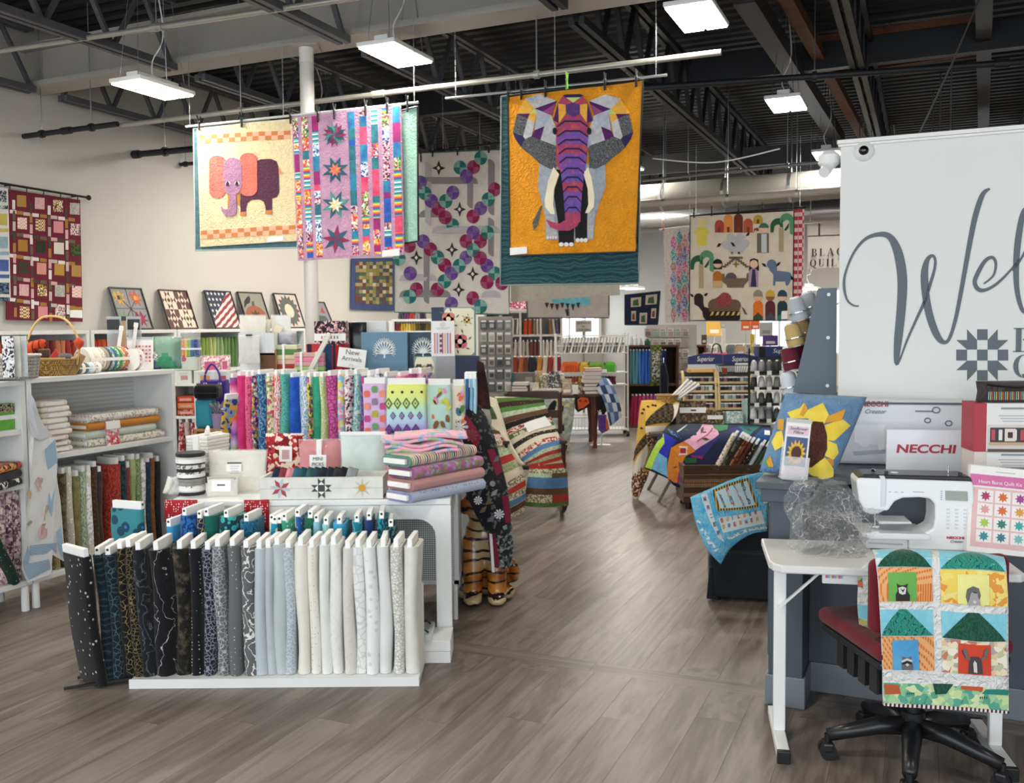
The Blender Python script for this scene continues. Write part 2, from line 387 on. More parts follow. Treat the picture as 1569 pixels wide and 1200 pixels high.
for i,(a,b_) in enumerate(wins):
    mb=MB();n=4 if i == 2 else 2
    for k in range(n+1):v=a+(b_-a)*k/n;bbox(mb,U1+.02,U1+.1,v-.03,v+.03,.8,2.5)
    bbox(mb,U1+.02,U1+.1,a,b_,.8,.86);bbox(mb,U1+.02,U1+.1,a,b_,2.44,2.5)
    wn=struct(mb,f'window_{i+1}',WHITE)
    for k in range(n):
        g=MB();v0=a+(b_-a)*k/n+.03;v1=a+(b_-a)*(k+1)/n-.03;bbox(g,U1+.055,U1+.06,v0,v1,.86,2.44);g.v=[p-wn.location for p in g.v];g.out('pane',clear('#ffffff',.06),wn)
# shop front behind the camera: glazed between posts
mb=MB();bbox(mb,U0-.2,U0,VL,VR,3.3,ZD+.5);bbox(mb,U0-.2,U0,VL,VR,0,.35)
for k in range(8):v=VL+(VR-VL)*k/7;bbox(mb,U0-.2,U0,v-.12,v+.12,.35,3.3)
struct(mb,'wall_front',wallm)
area(B(U0-.05,(VL+VR)/2,1.83),VR-VL,2.95,1,(math.radians(90),0,-TH),portal=True)
# roof deck: ribbed dark steel --------------------------------------
deck=MB();prof=[];u=U0
while u < U1:prof += [(u,ZD),(u+.09,ZD),(u+.12,ZD+.05),(u+.17,ZD+.05)];u += .2
vs=[B(a,VL,z) for a,z in prof] + [B(a,VR,z) for a,z in prof];n=len(prof)
deck.add(vs,[(i+1,i,n+i,n+i+1) for i in range(n-1)])
struct(deck,'ceiling',pl('#191b1f',.6,var=.15,vs=3))
DK=pl('#1b1d22',.55,var=.12);DKG=pl('#3c3d41',.5,var=.12);RUST=pl('#6b4128',.7,var=.25)
BEIGE=pl('#a8a39a',.65,var=.05,vs=2);PIPE=pl('#a9a69b',.35,.4,var=.08);SILV=pl('#8f9092',.35,.6,var=.1)
# beige header beam
hb=thing('header_beam','deep beige steel header beam crossing under the dark roof','beam',B(6.75,0,4.02))
m_=MB();bbox(m_,6.68,6.74,VL,VR,4.051,4.38);m_.out('web',BEIGE,hb,world=True)
m_=MB();bbox(m_,6.56,6.86,VL,VR,4.0,4.05);m_.out('flange',BEIGE,hb,world=True)
m_=MB();bbox(m_,6.56,6.86,VL,VR,4.381,4.42);m_.out('flange',BEIGE,hb,world=True)
# open-web joists running away from the camera
def joist(v,zb,zt,m,u0,u1,lab):
    t=thing('roof_joist',lab,'joist',B((u0+u1)/2,v,zb))
    for z in (zb,zt):
        k=MB()
        for s in (-.04,.04):k.ob(B((u0+u1)/2,v+s,z),U3*(u1-u0)/2,V3*.025,Z3*.03)
        k.out('chord',m,t,world=True)
    n=int((u1-u0)/.62);w_=(u1-u0)/n
    bm=MB();
    for i in range(n):
        a=u0+i*w_
        for q in ((B(a,v,zb),B(a+w_/2,v,zt)),(B(a+w_/2,v,zt),B(a+w_,v,zb))):
            o=MB().bar(q[0],q[1],.045,.03).out('web_strut',m,t,world=True)
for v,w_ in ((-8.05,'along the left wall'),(-6.25,'above the burgundy wall quilt'),(-4.4,'over the framed block pictures'),(-2.5,'above the cream elephant quilt'),(-.6,'above the striped star quilt'),(1.3,'behind the orange elephant quilt'),(3.2,'above the nativity quilt'),(5.1,'above the white welcome wall')):
    mj=pl('#55565a',.55,var=.1) if v < -4 else DK
    joist(v,3.96,4.55,mj,.5,6.55,f'dark open-web roof joist {w_}, front bay');joist(v,3.96,4.55,mj,6.9,17.0,f'dark open-web roof joist {w_}, rear bay')
# cross bridging beams
for u,h,mm,lab in ((10.5,4.3,DK,'dark cross beam under the roof deck'),(14.2,3.95,DKG,'grey cross beam deep in the shop'),(17.5,3.9,DK,'dark cross beam far back in the shop')):
    m_=MB();bbox(m_,u,u+.12,VL,VR,h,h+.28);tag(m_.out('cross_beam',mm),lab,'beam')
# rust coloured and dark purlins seen at the right
for (a,b_,z,mm,wd,lab) in [((1198,-20),(1322,208),4.45,RUST,.12,'rust brown channel under the dark deck'),((1140,-10),(1285,214),4.3,DKG,.18,'dark grey girder above the second lit lamp'),
        ((1508,-20),(1507,215),4.45,DK,.14,'dark purlin above the white welcome wall'),((1250,62),(1500,28),4.62,RUST,.08,'thin rust brown angle across the dark deck'),((1270,112),(1500,78),4.62,RUST,.08,'second thin rust brown angle across the dark deck')]:
    p,q=PZ(*a,z),PZ(*b_,z);m_=MB().bar(p,q,wd,wd*.9);tag(m_.out('roof_girder',mm),lab,'girder')
# pipes (level, traced)
def pipe(a,b_,z,r,m,lab,ext=(0,0),fit=True):
    p,q=PZ(*a,z),PZ(*b_,z);d=(q-p).normalized();p=p-d*ext[0];q=q+d*ext[1]
    t=thing('ceiling_pipe',lab,'pipe',p);MB().cyl(p,q,r,n=10).out('tube',m,t,smooth=40,world=True)
    n=max(2,int((q-p).length/2.2))
    for i in range(n):
        c=p+(q-p)*((i+.5)/n)
        MB().cyl(c-d*.02,c+d*.02,r*1.5,n=10).out('hanger_ring',m,t,world=True)
        MB().cyl(c+Z3*r,V((c.x,c.y,ZD)),.006,n=5).out('hanger_rod',STEEL,t,world=True)
    if fit:
        c=p+(q-p)*.5;MB().cyl(c-d*.06,c+d*.06,r*1.35,n=10).out('coupling',m,t,world=True)
    return t
pipe((0,78),(520,0),3.95,.022,PIPE,'shiny galvanised sprinkler pipe in front of the beige beam',(2,2))
pipe((185,192),(1105,80),3.55,.022,PIPE,'pale pipe running behind the hanging quilt rods')
pipe((28,210),(180,190),3.55,.026,DK,'dark pipe ending in front of the left wall')
pipe((120,245),(300,228),3.6,.035,DK,'thick dark pipe stub by the left wall')
pipe((238,256),(300,250),3.6,.022,DK,'thin dark pipe stub below the thick one')
pipe((985,135),(1569,95),3.9,.03,DK,'dark sprinkler main above the second lit lamp',(0,3))
pipe((985,277),(1290,245),3.5,.02,SILV,'grey conduit above the wide duct')
pipe((660,275),(985,250),3.6,.02,DKG,'dark pipe behind the orange elephant quilt',(0,0))
# long ducts in the back
for (a,b_,z,r,m,lab) in [((985,305),(1300,280),3.45,.2,pl('#86837c',.6),'wide pale duct crossing behind the nativity quilt'),((985,340),(1300,322),3.2,.16,pl('#a3a4a6',.28,.85,bump=.6,bs=14),'crinkled silver foil duct above the nativity quilt'),
          ((990,312),(1300,290),3.25,.05,BEIGE,'narrow pale pipe below the wide duct')]:
    p,q=PZ(*a,z),PZ(*b_,z);d=(q-p).normalized();p -= d*1.5;q += d*2
    t=thing('air_duct',lab,'duct',p);n=7
    for i in range(n):MB().cyl(p+(q-p)*(i/n),p+(q-p)*((i+.985)/n),r,n=18).out('section',m,t,smooth=40,world=True)
    for i in range(1,n):
        c=p+(q-p)*(i/n);MB().cyl(c-d*.02,c+d*.02,r*1.03,n=18).out('band',STEEL,t,world=True)
        MB().cyl(c+Z3*r,V((c.x,c.y,ZD)),.008,n=5).out('hanger_rod',STEEL,t,world=True)
# round column under the beam
cp=PU(474,300,6.66);cl=thing('round_column','slim white round steel column behind the quilts','column',(cp.x,cp.y,0))
MB().cyl((0,0,0),(0,0,3.86),.06,n=20).out('shaft',pl('#d5d3cc',.5),cl,smooth=40)
MB().cyl((0,0,3.86),(0,0,4.0),.062,n=20).out('cap_sleeve',pl('#e4e2dc',.5),cl,smooth=40)
MB().box(-.11,.11,-.11,.11,3.985,4.0).out('cap_plate',BEIGE,cl)
# hanging lamps ------------------------------------------------------
def lamp(p,lab,L=.62,W=.34,pw=34):
    t=thing('high_bay_lamp',lab,'lamp',p,math.pi/2-TH,group='white linear lamps hung under the roof')
    MB().box(-L/2,L/2,-W/2,W/2,.0,.035).out('housing',WHITE,t,bev=.008)
    MB().box(-L/2+.08,L/2-.08,-.06,.06,.035,.095).out('driver_box',WHITE,t,bev=.006)
    for s in (-1,1):MB().box(-L/2+.02,L/2-.02,s*W/4-W/4+.012,s*W/4+W/4-.012,-.012,0).out('diffuser',glow('#fff7e2',9),t)
    for sx in (-1,1):
        for sy in (-1,1):MB().cyl((sx*(L/2-.05),sy*.1,.035),(sx*(L/2-.16),sy*.02,ZD-p.z),.0025,n=4).out('hanger_wire',STEEL,t)
    MB().tube(spl([(0,0,.09),(.05,.05,.25),(.1,-.03,.5),(0,0,ZD-p.z)],5),.006,5).out('cord',CARD,t)
    a=area(p+V((0,0,-.03)),W*.9,L*.9,pw,(0,0,-TH),(1,.95,.86));
    return t
for px,py,z,lab in [(235,137,3.6,'lit linear lamp above the pink elephant quilt'),(607,84,3.75,'lit linear lamp above the striped star quilt'),
        (1068,26,3.8,'lit linear lamp right of the orange elephant quilt'),(1205,160,3.75,'lit linear lamp below the dark girder'),(1268,238,3.75,'lit linear lamp beside the top corner of the welcome wall'),
        (968,442,2.5,'far lit lamp above the navy picture quilt'),(1240,443,2.6,'far lit lamp beside the grey thread stand')]:
    lamp(PZ(px,py,z) if py < 300 else V(P(px,py,17)),lab,pw=12 if px < 300 else 32)
for u,v in ((1.5,-5.5),(1.5,-1.5),(2,3),(4.2,-4.8),(9.2,-6.6),(11.5,-6.3),(13.2,-4),(16,-.5),(17.5,-5.5),(19,3),(21.5,-1.5)):  # unseen lamps; the pair nearest the left wall is added to brighten it
    lamp(B(u,v,3.9),'white linear lamp hung under the roof out of the main view',pw=30 if u < 5 else 42 if v < -6 else 95)
# little ceiling devices
p=PZ(1362,68,4.5);t=thing('ceiling_sensor','small white junction box under the dark deck','junction box',p)
MB().lathe([(.05,0),(.07,.02),(.07,.05),(.03,.07)],12).out('body',CARD,t,smooth=40);MB().box(-.1,.1,-.02,.02,.02,.05).out('bracket',CARD,t)
MB().cyl((0,0,.07),(0,0,ZD-p.z),.01,n=6).out('stem',STEEL,t)
p,q=PZ(1408,207,2.6),PZ(1500,0,4.9)
q=P(1500,0,p.y+1.2);tag(MB().tube([p,p*.5+q*.5-Z3*.02,q],.006,5).out('cable',STEEL),'thin steel cable rising from the welcome wall to the roof','cable')
p0,p1=PZ(1000,243,3.6),PZ(1195,228,3.6)
tag(MB().tube(spl([p0,(p0+p1)/2-Z3*.1,p1],8),.008,5).out('cable',CARD),'slack pale cable strung under the dark roof','cable')

# ================================================================== hanging quilts
class Quilt:
    """a quilt hanging in the plane through o with normal n (towards the viewer); its pieces are traced onto that plane"""
    def __init__(s,name,label,cat,corners,o,n,m,group=None,th=.012,bind=None,fr=(0,0,1),wav=.006):
        s.o,s.n,s.fr=V(o),V(n).normalized(),fr
        s.r=Z3.cross(s.n)*1.0;s.r.normalize();s.up=s.n.cross(s.r);s.wav=wav;s.th=th
        c=[s.pt(p) for p in corners]           # tl tr br bl
        base=(c[2]+c[3])/2;s.t=thing(name,label,cat,base,0,group)
        nu,nv=15,15;g=[]
        for i in range(nu):
            a=i/(nu-1);g.append([s.wv(((c[0]*(1-b)+c[1]*b)*(1-a)+(c[3]*(1-b)+c[2]*b)*a)) for b in [j/(nv-1) for j in range(nv)]])
        fr_=MB().sheet(g);bk=[[p-s.n*th for p in r] for r in g];fr_.sheet([list(reversed(r)) for r in bk])
        ed=lambda A,B_:fr_.sheet([A,B_])
        ed([r[0] for r in bk],[r[0] for r in g]);ed([r[-1] for r in g],[r[-1] for r in bk]);ed(bk[-1][::-1],g[-1][::-1]);ed(g[0][::-1],bk[0][::-1])
        fr_.out('panel',m,s.t,smooth=40,world=True)
        s.g=g
        if bind:
            loop=g[0][:] + [r[-1] for r in g[1:]] + g[-1][::-1][1:] + [r[0] for r in g[::-1][1:]]
            MB().tube(loop,th*.62,5,cap=False).out('binding',bind,s.t,world=True)
    def wv(s,p):
        x=p.dot(s.r);return p + s.n*(s.wav*math.sin(x*7+1)+s.wav*.5*math.sin(x*13+p.z*2))
    def pt(s,p):return PN(s.fr[0]+p[0]/s.fr[2],s.fr[1]+p[1]/s.fr[2],s.o,s.n)
    def patch(s,pts,m,lv=1,name='patch',fine=True):
        q=[s.pt(p) for p in pts]
        if fine:
            r=[]
            for i,p in enumerate(q):
                e=q[(i+1) % len(q)];k=max(1,int((e-p).length/.16));r += [p+(e-p)*(j/k) for j in range(k)]
            q=r
        off=s.n*(.0035*lv)
        return MB().prism([s.wv(p)+s.n*.0005 for p in q],off).out(name,m,s.t,world=True)
    def ell(s,cx,cy,rx,ry,m,lv=1,n=18,a0=0,a1=360,name='patch'):
        return s.patch([(cx+rx*math.cos(math.radians(a0+(a1-a0)*i/n)),cy+ry*math.sin(math.radians(a0+(a1-a0)*i/n))) for i in range(n if a1-a0 == 360 else n+1)],m,lv,name,False)
    def rect(s,x0,y0,x1,y1,m,lv=1,name='patch',sk=0):return s.patch([(x0,y0),(x1,y0+sk),(x1,y1+sk),(x0,y1)],m,lv,name)
    def card(s,pts,lab=None):return s.patch(pts,CARD,3,'show_card')
    def bil(s,x,y):
        """point of the panel at fractions x, y as a picture-free world point"""
        i=y*14;j=x*14;i0,j0=min(13,int(i)),min(13,int(j));a,b_=i-i0,j-j0
        return (s.g[i0][j0]*(1-a)+s.g[i0+1][j0]*a)*(1-b_)+(s.g[i0][j0+1]*(1-a)+s.g[i0+1][j0+1]*a)*b_
    def fp(s,pts,m,lv=1,name='patch'):
        return MB().prism([s.bil(x,y)+s.n*.0005 for x,y in pts],s.n*(.0035*lv)).out(name,m,s.t,world=True)
def rod(a,b_,u,lab,hang,m=pl('#cfd0ce',.35),r=.011,clips=(),group=None,up=3.99):
    p,q=PU(*a,u),PU(*b_,u);t=thing('quilt_rod',lab,'rod',p,group=group)
    MB().cyl(p,q,r,n=8).out('tube',m,t,smooth=40,world=True)
    for h in hang:
        c=p+(q-p)*h;ch=MB();k=int((up-c.z)/.045)
        for i in range(k):
            z=c.z+.01+(up-c.z)*i/k;ch.ob(V((c.x,c.y,z+.02)),V3*.004 if i % 2 else U3*.004,U3*.0015 if i % 2 else V3*.0015,Z3*.021)
        ch.out('chain',pl('#c4c6c8',.3,.7),t,world=True)
    return t,p,q
def clip(x,y,u,m=BLACK,lab=None,g='',q=''):
    lab=lab or f'black spring clip holding the {q}';g=g if g is None else lab
    p=PU(x,y,u);t=thing('spring_clip',lab,'clip',p-U3*.02,0,g)
    for s in (-1,1):
        MB().bar(V3*.008*s-U3*.012*s-Z3*.075,U3*.004*s+V3*.0*s+Z3*.0,.016,.008,V3).out('jaw',m,t)
        MB().bar(U3*.004*s+Z3*.0,U3*.02*s+Z3*.05,.016,.007,V3).out('grip',m,t)
    MB().cyl(-V3*.01,V3*.01,.008,n=8).out('spring',STEEL,t)
N_=-U3
RODM=pl('#cfd0ce',.35)
# --- pink baby elephant
UE=6.42
rod((285,194),(641,157),UE,'white tube rod carrying the pink elephant and striped quilts',(.02,.45,.985))
fr=(290,170,4.358)
Q=Quilt('elephant_quilt','muted teal quilt edge showing behind the cream elephant quilt','quilt',[(25,118),(690,55),(715,912),(40,932)],B(UE+.02,0),N_,fb('mottle','#5c7f86','#466a74',q=.4),fr=fr,bind=pl('#b9c7cc',.8))
Q=Quilt('elephant_quilt','cream crib quilt with a pink and plum elephant and orange checked borders','quilt',[(48,118),(676,52),(712,868),(70,908)],B(UE,0),N_,fb('solid','#f2e0b2',q=.8),fr=fr)
PK,LIL,PLUM,OR,ORL=fb('mottle','#f4806f','#ef6d62',q=.7),fb('mottle','#b98aa8','#a97b9c',q=.7),fb('spots','#5b2f46','#8a5a6c','#8a5a6c',q=.6,sc=1.6,th=.16),fb('solid','#cf8150'),fb('solid','#f8b795')
def rr(x0,y0,x1,y1,r,n=4):
    return arc(x0+r,y0+r,r,180,270,n)+arc(x1-r,y0+r,r,270,360,n)+arc(x1-r,y1-r,r,0,90,n)+arc(x0+r,y1-r,r,90,180,n)
Q.patch([(370,420),(440,345),(480,325),(545,320),(580,335),(596,375),(600,545),(585,575),(555,585),(556,690),(515,690),(513,640),(500,605),(470,592),(420,595),(392,615),(383,650),(383,700),(345,702),(343,560)],PLUM,1)
Q.patch(rr(133,300,245,580,45),PK,2);Q.patch(rr(340,282,460,570,50),PK,2)
Q.patch([(258,545),(275,545),(275,635),(258,650)],fb('solid','#c98a3a'),1);Q.patch([(318,545),(338,545),(340,640),(322,620)],fb('solid','#c98a3a'),1)
Q.patch(arc(295,375,62,180,360,10)+[(358,500),(340,545),(318,560),(322,650),(318,690),(285,706),(245,700),(222,672),(215,640),(232,650),(246,662),(262,655),(272,630),(275,560),(245,545),(232,480)],LIL,3)
for x in (265,327):Q.ell(x,486,15,15,pl('#f4efe8',.8),4,10);Q.patch([(x-10,500),(x-10,483),(x,470),(x+9,483),(x+9,500)],pl('#2b1d22',.8),5)
Q.patch([(592,365),(610,398),(628,418),(595,420)],fb('solid','#e3956c'),1)
Q.patch([(345,676),(383,674),(383,700),(345,702)],fb('solid','#cf8150'),2);Q.patch([(515,665),(556,662),(556,690),(515,690)],fb('solid','#cf8150'),2)
for (y0,y1,x0,x1,rows) in ((162,130,65,670,2),(800,762,75,705,2)):
    n=15
    for r_ in range(2):
        for i in range(n):
            xa=x0+(x1-x0)*i/n;xb=x0+(x1-x0)*(i+1)/n;ya=y0+(y1-y0)*i/n+r_*28;yb=y0+(y1-y0)*(i+1)/n+r_*28
            Q.patch([(xa,ya),(xb,yb),(xb,yb+28),(xa,ya+28)],OR if (i+r_) % 2 == 0 else ORL,1,fine=False)
Q.card([(532,846),(632,834),(628,868),(526,878)])
for x,y in ((307,187),(372,182),(447,176)):clip(x,y,UE,q='cream elephant quilt')
# --- striped star quilt and its mint backing
Q=Quilt('mint_quilt','plain mint green quilt hanging beside the striped star quilt','quilt',[(1380,8),(1526,-30),(1532,870),(1400,888)],B(UE+.03,0),N_,fb('solid','#a9d8c3',q=.9),fr=fr,bind=BLACK)
PRINTS=[fb('floral','#d23f78','#f3dfe6','#2d5d86','#f29b3a',sc=1.5),fb('mottle','#b5347c','#8c2f74'),fb('floral','#9ad063','#3c6b3a','#eef2d8','#d84a7a',sc=1.6),fb('stripe','#e2415b','#f39a3c','#f6e05a','#3fae9c','#3a5fb0',sc=2),fb('mottle','#2d5fa8','#3fa0b8'),
          fb('floral','#f4f1f5','#3b4a8c','#8fc6e8','#ffffff',sc=1.6),fb('mottle','#d8385f','#f06a8c'),fb('floral','#4b2a3d','#e8b0c4','#b04a70','#efe1dc',sc=1.8),fb('stripe','#2e8f86','#e9f3ee','#6fb8d8',sc=3),fb('floral','#f0622f','#f7c74a','#e23a6a','#fff2e2',sc=1.4),fb('mottle','#3f8f97','#2a5a74'),fb('mottle','#3b6fd0','#2a4fa0')]
Q=Quilt('striped_star_quilt','lilac quilt with pieced stars and bright strips of print','quilt',[(680,42),(1412,-42),(1432,960),(722,1000)],B(UE-.015,0),N_,fb('mottle','#d3a6c2','#c998b8',q=.9),fr=fr)
cols=[(690,724),(752,796),(824,866),(1072,1114),(1146,1190),(1218,1260),(1288,1332),(1358,1406)]
for ci,(xa,xb) in enumerate(cols):
    fx=lambda x:(x-680)/732
    y=.01;k=ci*3
    while y < .985:
        h=rnd.uniform(.03,.13);y1=min(.985,y+h);w0,w1=fx(xa),fx(xb)
        Q.fp([(w0,y),(w1,y),(w1,y1),(w0,y1)],PRINTS[rnd.randrange(len(PRINTS))]);y=y1+.001
def star(Q,cx,cy,R,ra,n,mats,lv=1,rot=0,asp=1):
    for i in range(n):
        a=rot+2*math.pi*i/n;f=lambda r,t:(cx+r*math.cos(t),cy+r*asp*math.sin(t));d=math.pi/n
        Q.patch([(cx,cy),f(ra,a-d),f(R,a),f(ra,a+d)],mats[i % len(mats)],lv,fine=False)
PT=fb('mottle','#3d6f7d','#27506a');PR=fb('mottle','#a23a5f','#7d2c52');PO=fb('mottle','#e8604f','#f39a72');PC=fb('mottle','#f1ddb4','#e8b866');PGN=fb('mottle','#6aa99c','#3e7f86')
for k in range(3):star(Q,972,160,82-22*k,(82-22*k)*.62,14,[PR,PT,PGN,fb('mottle','#5b4a5c','#8c5f7a')],1+k,k*.2)
star(Q,978,395,92,46,8,[PT],1,.39);star(Q,978,395,46,24,8,[PO],2,.39)
star(Q,982,628,98,48,8,[PT,PGN],1,.39);star(Q,982,628,52,26,8,[PC,fb('solid','#f3ead6')],2,.39)
star(Q,984,858,96,44,8,[PR,PT],1,.1)
Q.card([(1292,932),(1406,920),(1406,966),(1288,976)])
for x,y in ((489,173),(514,169),(562,163),(595,160),(626,157)):clip(x,y,UE-.015,q='striped star quilt')
# --- teal circles quilt on its rod further back
UC=9.3;fr=(590,210,4.285)
rod((630,236),(800,214),UC,'black rod carrying the circle quilt',(.3,.95),BLACK,up=4.3)
Q=Quilt('circle_quilt','off-white quilt with teal, berry and purple discs and grey bars','quilt',[(60,112),(818,80),(815,1165),(60,1150)],B(UC,0),N_,fb('solid','#dcd7d0',q=.5),fr=fr,bind=pl('#4d6f6c',.8))
TEA,BER,PUR=[fb('mottle','#6a9c92','#93bcb0',sc=2),fb('mottle','#2f7f78','#1f5f60',sc=2)],[fb('mottle','#8c3a5c','#a85a7c',sc=2),fb('mottle','#7c1f48','#951f52',sc=2)],[fb('mottle','#68528a','#84709c',sc=2),fb('mottle','#503080','#7a4fa0',sc=2)]
GA,GB=fb('solid','#8b8789'),fb('solid','#b9b6bb')
for a in [(265,165,305,580,GB),(225,262,610,308,GA),(540,262,580,470,GA),(678,145,722,515,GA),(225,480,360,528,GA),(310,582,757,632,GB),(678,530,718,785,GA),(255,690,295,1095,GA),(95,900,340,945,GB),(95,1005,430,1052,GA),(635,1008,760,1055,GB)]:
    x0,y0,x1,y1,m=a;r_=min(x1-x0,y1-y0)*.9
    if x1-x0 < y1-y0:Q.patch([(x0,y0)]+arc(x1-r_,y0+r_,r_,-90,0,5)+arc(x0+r_,y1-r_,r_,90,180,5),m,1)
    else:Q.patch([(x0,y1)]+arc(x0+r_,y0+r_,r_,180,270,5)+arc(x1-r_,y0+r_,r_,270,360,5)+[(x1,y1)],m,1)
for i,(x,y,c) in enumerate([(492,200,TEA),(630,138,TEA),(582,198,BER),(535,258,PUR),(265,370,TEA),(445,365,PUR),(305,420,PUR),(398,420,TEA),(350,470,BER),(395,528,BER),(443,580,TEA),(680,410,TEA),(630,468,PUR),(580,522,BER),(722,345,BER),(580,628,PUR),(675,628,TEA),(532,685,BER),(628,685,BER),(580,742,TEA),(530,792,PUR),(628,795,BER),(672,845,PUR),(487,845,TEA),(722,895,TEA),(435,895,PUR),(392,842,BER),(672,953,BER),(345,790,TEA),(390,948,TEA),(300,738,BER),(345,1002,BER),(252,685,PUR),(168,895,PUR),(208,1000,BER),(165,1048,TEA),(577,1058,BER),(630,1112,TEA),(435,1095,PUR),(768,960,BER),(95,800,TEA),(160,715,BER),(235,300,PUR)]):
    for k in range(4):
        a0=90*k;pts=[(x,y)]+arc(x,y,42,a0,a0+90,5,46);Q.patch(pts,c[(k+i) % 2],2+i % 2,fine=False)
for x,y in ((352,204),(490,475),(438,740),(208,793),(578,900),(483,1003)):
    pts=[]
    for k in range(8):r_=(42,16)[k % 2];pts.append((x+r_*math.cos(k*math.pi/4),y+(r_*1.15)*math.sin(k*math.pi/4)))
    Q.patch(pts,BLACK,2,fine=False);Q.patch([(x-11,y),(x,y-14),(x+11,y),(x,y+14)],pl('#ece8e2',.8),3,fine=False)
for x,y in ((646,238),(664,230),(702,228),(750,224)):clip(x,y,UC,q='circle quilt')
# --- orange elephant and the dark teal quilt behind it
UO=6.62;fr=(750,110,3.332)
rod((683,151),(1022,115),UO,'silver rod carrying the orange elephant quilt',(.05,.52,.955),STEEL)
Q=Quilt('teal_wave_quilt','long dark teal wave print quilt hanging behind the orange elephant','quilt',[(58,125),(770,48),(762,1080),(55,1090)],B(UO+.03,0),N_,fb('wave','#1c383e','#2c535a','#234850','#3f6c6c','#1f3f46',sc=1,q=.4),fr=fr,bind=pl('#8d9691',.9))
Q=Quilt('orange_elephant_quilt','orange quilt with a faceted purple and grey elephant facing front','quilt',[(92,125),(785,42),(748,918),(103,940)],B(UO-.01,0),N_,fb('solid','#e8981b',q=.8),fr=fr,bind=BLACK)
EG,EL,EW,EP,EPL,EY,ELM,EN=fb('leaf','#3b3c3f','#77797c',sc=2.5,th=.7),fb('mottle','#b4bac6','#98a0ae',sc=2),fb('mottle','#c9c9cb','#a8a8ac',sc=2),fb('mottle','#5a1f62','#45185a',sc=2),fb('mottle','#7d3f7c','#a04f6c',sc=2),fb('mottle','#e9b545','#d99a3c',sc=2),fb('mottle','#a9c95c','#c9d68c',sc=2),fb('solid','#2b2150')
ET=[fb('mottle','#d05a4c','#a8425e','#8a4a8c',sc=2),fb('mottle','#8a55a0','#6a4fa8','#c05a5c',sc=2),fb('mottle','#7a64b4','#5a3f8c',sc=2)]
BLK=fb('solid','#1d1c1f');CRM=fb('solid','#efe3c6');SLV=fb('mottle','#aab3bf','#8f98a4',sc=1.5)
# body and legs
Q.patch([(258,470),(590,470),(592,590),(565,660),(540,740),(530,855),(290,858),(288,740),(268,660),(250,590)],SLV,1)
Q.patch([(500,700),(540,720),(528,850),(498,850)],fb('mottle','#b9b9bb','#99999c',sc=3),2);Q.patch([(290,735),(330,740),(358,850),(292,850)],fb('mottle','#b9b9bb','#99999c',sc=3),2)
Q.patch([(345,500),(505,500),(508,640),(500,850),(440,858),(436,770),(430,885),(358,885),(352,760),(330,620)],BLK,2)
for k in range(3):Q.ell(370+25*k,882,12,11,pl('#e7e2e0',.8),3,10);Q.ell(452+20*k,860,10,11,pl('#e7e2e0',.8),3,10)
for k in range(4):Q.ell(302+14*k,848,6,9,pl('#d7d2d4',.8),3,8)
Q.patch([(262,690),(272,682),(258,740),(250,780),(226,812),(222,770),(240,735)],EG,1)
# ears: facets of our own
def ear(sg,cx):
    X=lambda x:cx+sg*x
    F=lambda pts,m:Q.patch([(X(a),b_) for a,b_ in pts],m,2,fine=False)
    F([(80,150),(165,115),(240,138),(190,190)],EW);F([(240,138),(282,215),(215,215),(190,190)],EY);F([(190,190),(215,215),(180,215)],ELM)
    F([(282,215),(304,310),(250,330),(225,240)],EG);F([(282,215),(225,240),(215,215)],EP);F([(304,310),(290,345),(262,385),(240,345),(250,330)],EN)
    F([(165,115),(240,138),(200,150)],EL);F([(80,150),(190,190),(150,205),(85,165)],EP);F([(85,165),(150,205),(105,225)],EPL)
    F([(105,225),(150,205),(190,190),(180,215),(190,300),(140,280)],EL);F([(180,215),(215,215),(225,240),(190,260)],EY);F([(190,260),(225,240),(250,330),(240,345),(205,330)],EW)
    F([(140,280),(190,300),(205,330),(160,350)],EP);F([(105,225),(140,280),(160,350),(90,375),(78,300)],EW);F([(78,300),(90,375),(70,390)],EL)
    F([(90,375),(160,350),(205,330),(240,345),(262,385),(235,410),(205,432),(165,470),(110,498),(80,490),(75,390)],EG)
ear(1,430);ear(-1,424)
# head
Q.patch([(352,165),(380,122),(478,120),(505,165),(508,290),(490,480),(470,520),(375,520),(345,480),(343,290)],ET[0],3)
Q.patch([(380,122),(395,118),(465,116),(480,121),(470,132),(390,134)],EN,4);Q.patch([(392,170),(430,160),(466,170),(466,215),(430,232),(395,215)],fb('mottle','#4a2a66','#5f3f80',sc=2),4)
Q.patch([(355,165),(392,170),(395,215),(358,265)],EY,4);Q.patch([(466,170),(503,165),(500,262),(466,215)],EY,4);Q.patch([(395,134),(470,132),(430,160)],ELM,4)
Q.patch([(352,170),(358,265),(330,250)],EP,4);Q.patch([(505,170),(530,250),(500,262)],EP,4)
ys=[250,300,345,390,435,490,535,585,635,690,740];hw=[78,76,74,70,66,60,54,48,44,40,38]
for i in range(10):
    c0,c1=428,424;a,b_=hw[i],hw[i+1]
    Q.patch([(c0-a,ys[i]+28),(c0-a*.5,ys[i]),(c0+a*.5,ys[i]),(c0+a,ys[i]+28),(c0+b_,ys[i+1]+28),(c0-b_,ys[i+1]+28)],ET[i % 3 if i > 3 else i % 2],4,fine=False)
    Q.patch([(c0-a,ys[i]+28),(c0-a*.5,ys[i]),(c0+a*.5,ys[i]),(c0+a,ys[i]+28),(c0+a,ys[i]+36),(c0+a*.48,ys[i]+9),(c0-a*.48,ys[i]+9),(c0-a,ys[i]+36)],EN,5,fine=False)
Q.patch([(386,760),(464,760),(450,790),(410,812),(360,812),(315,795),(292,755),(330,770),(365,775)],ET[0],4)
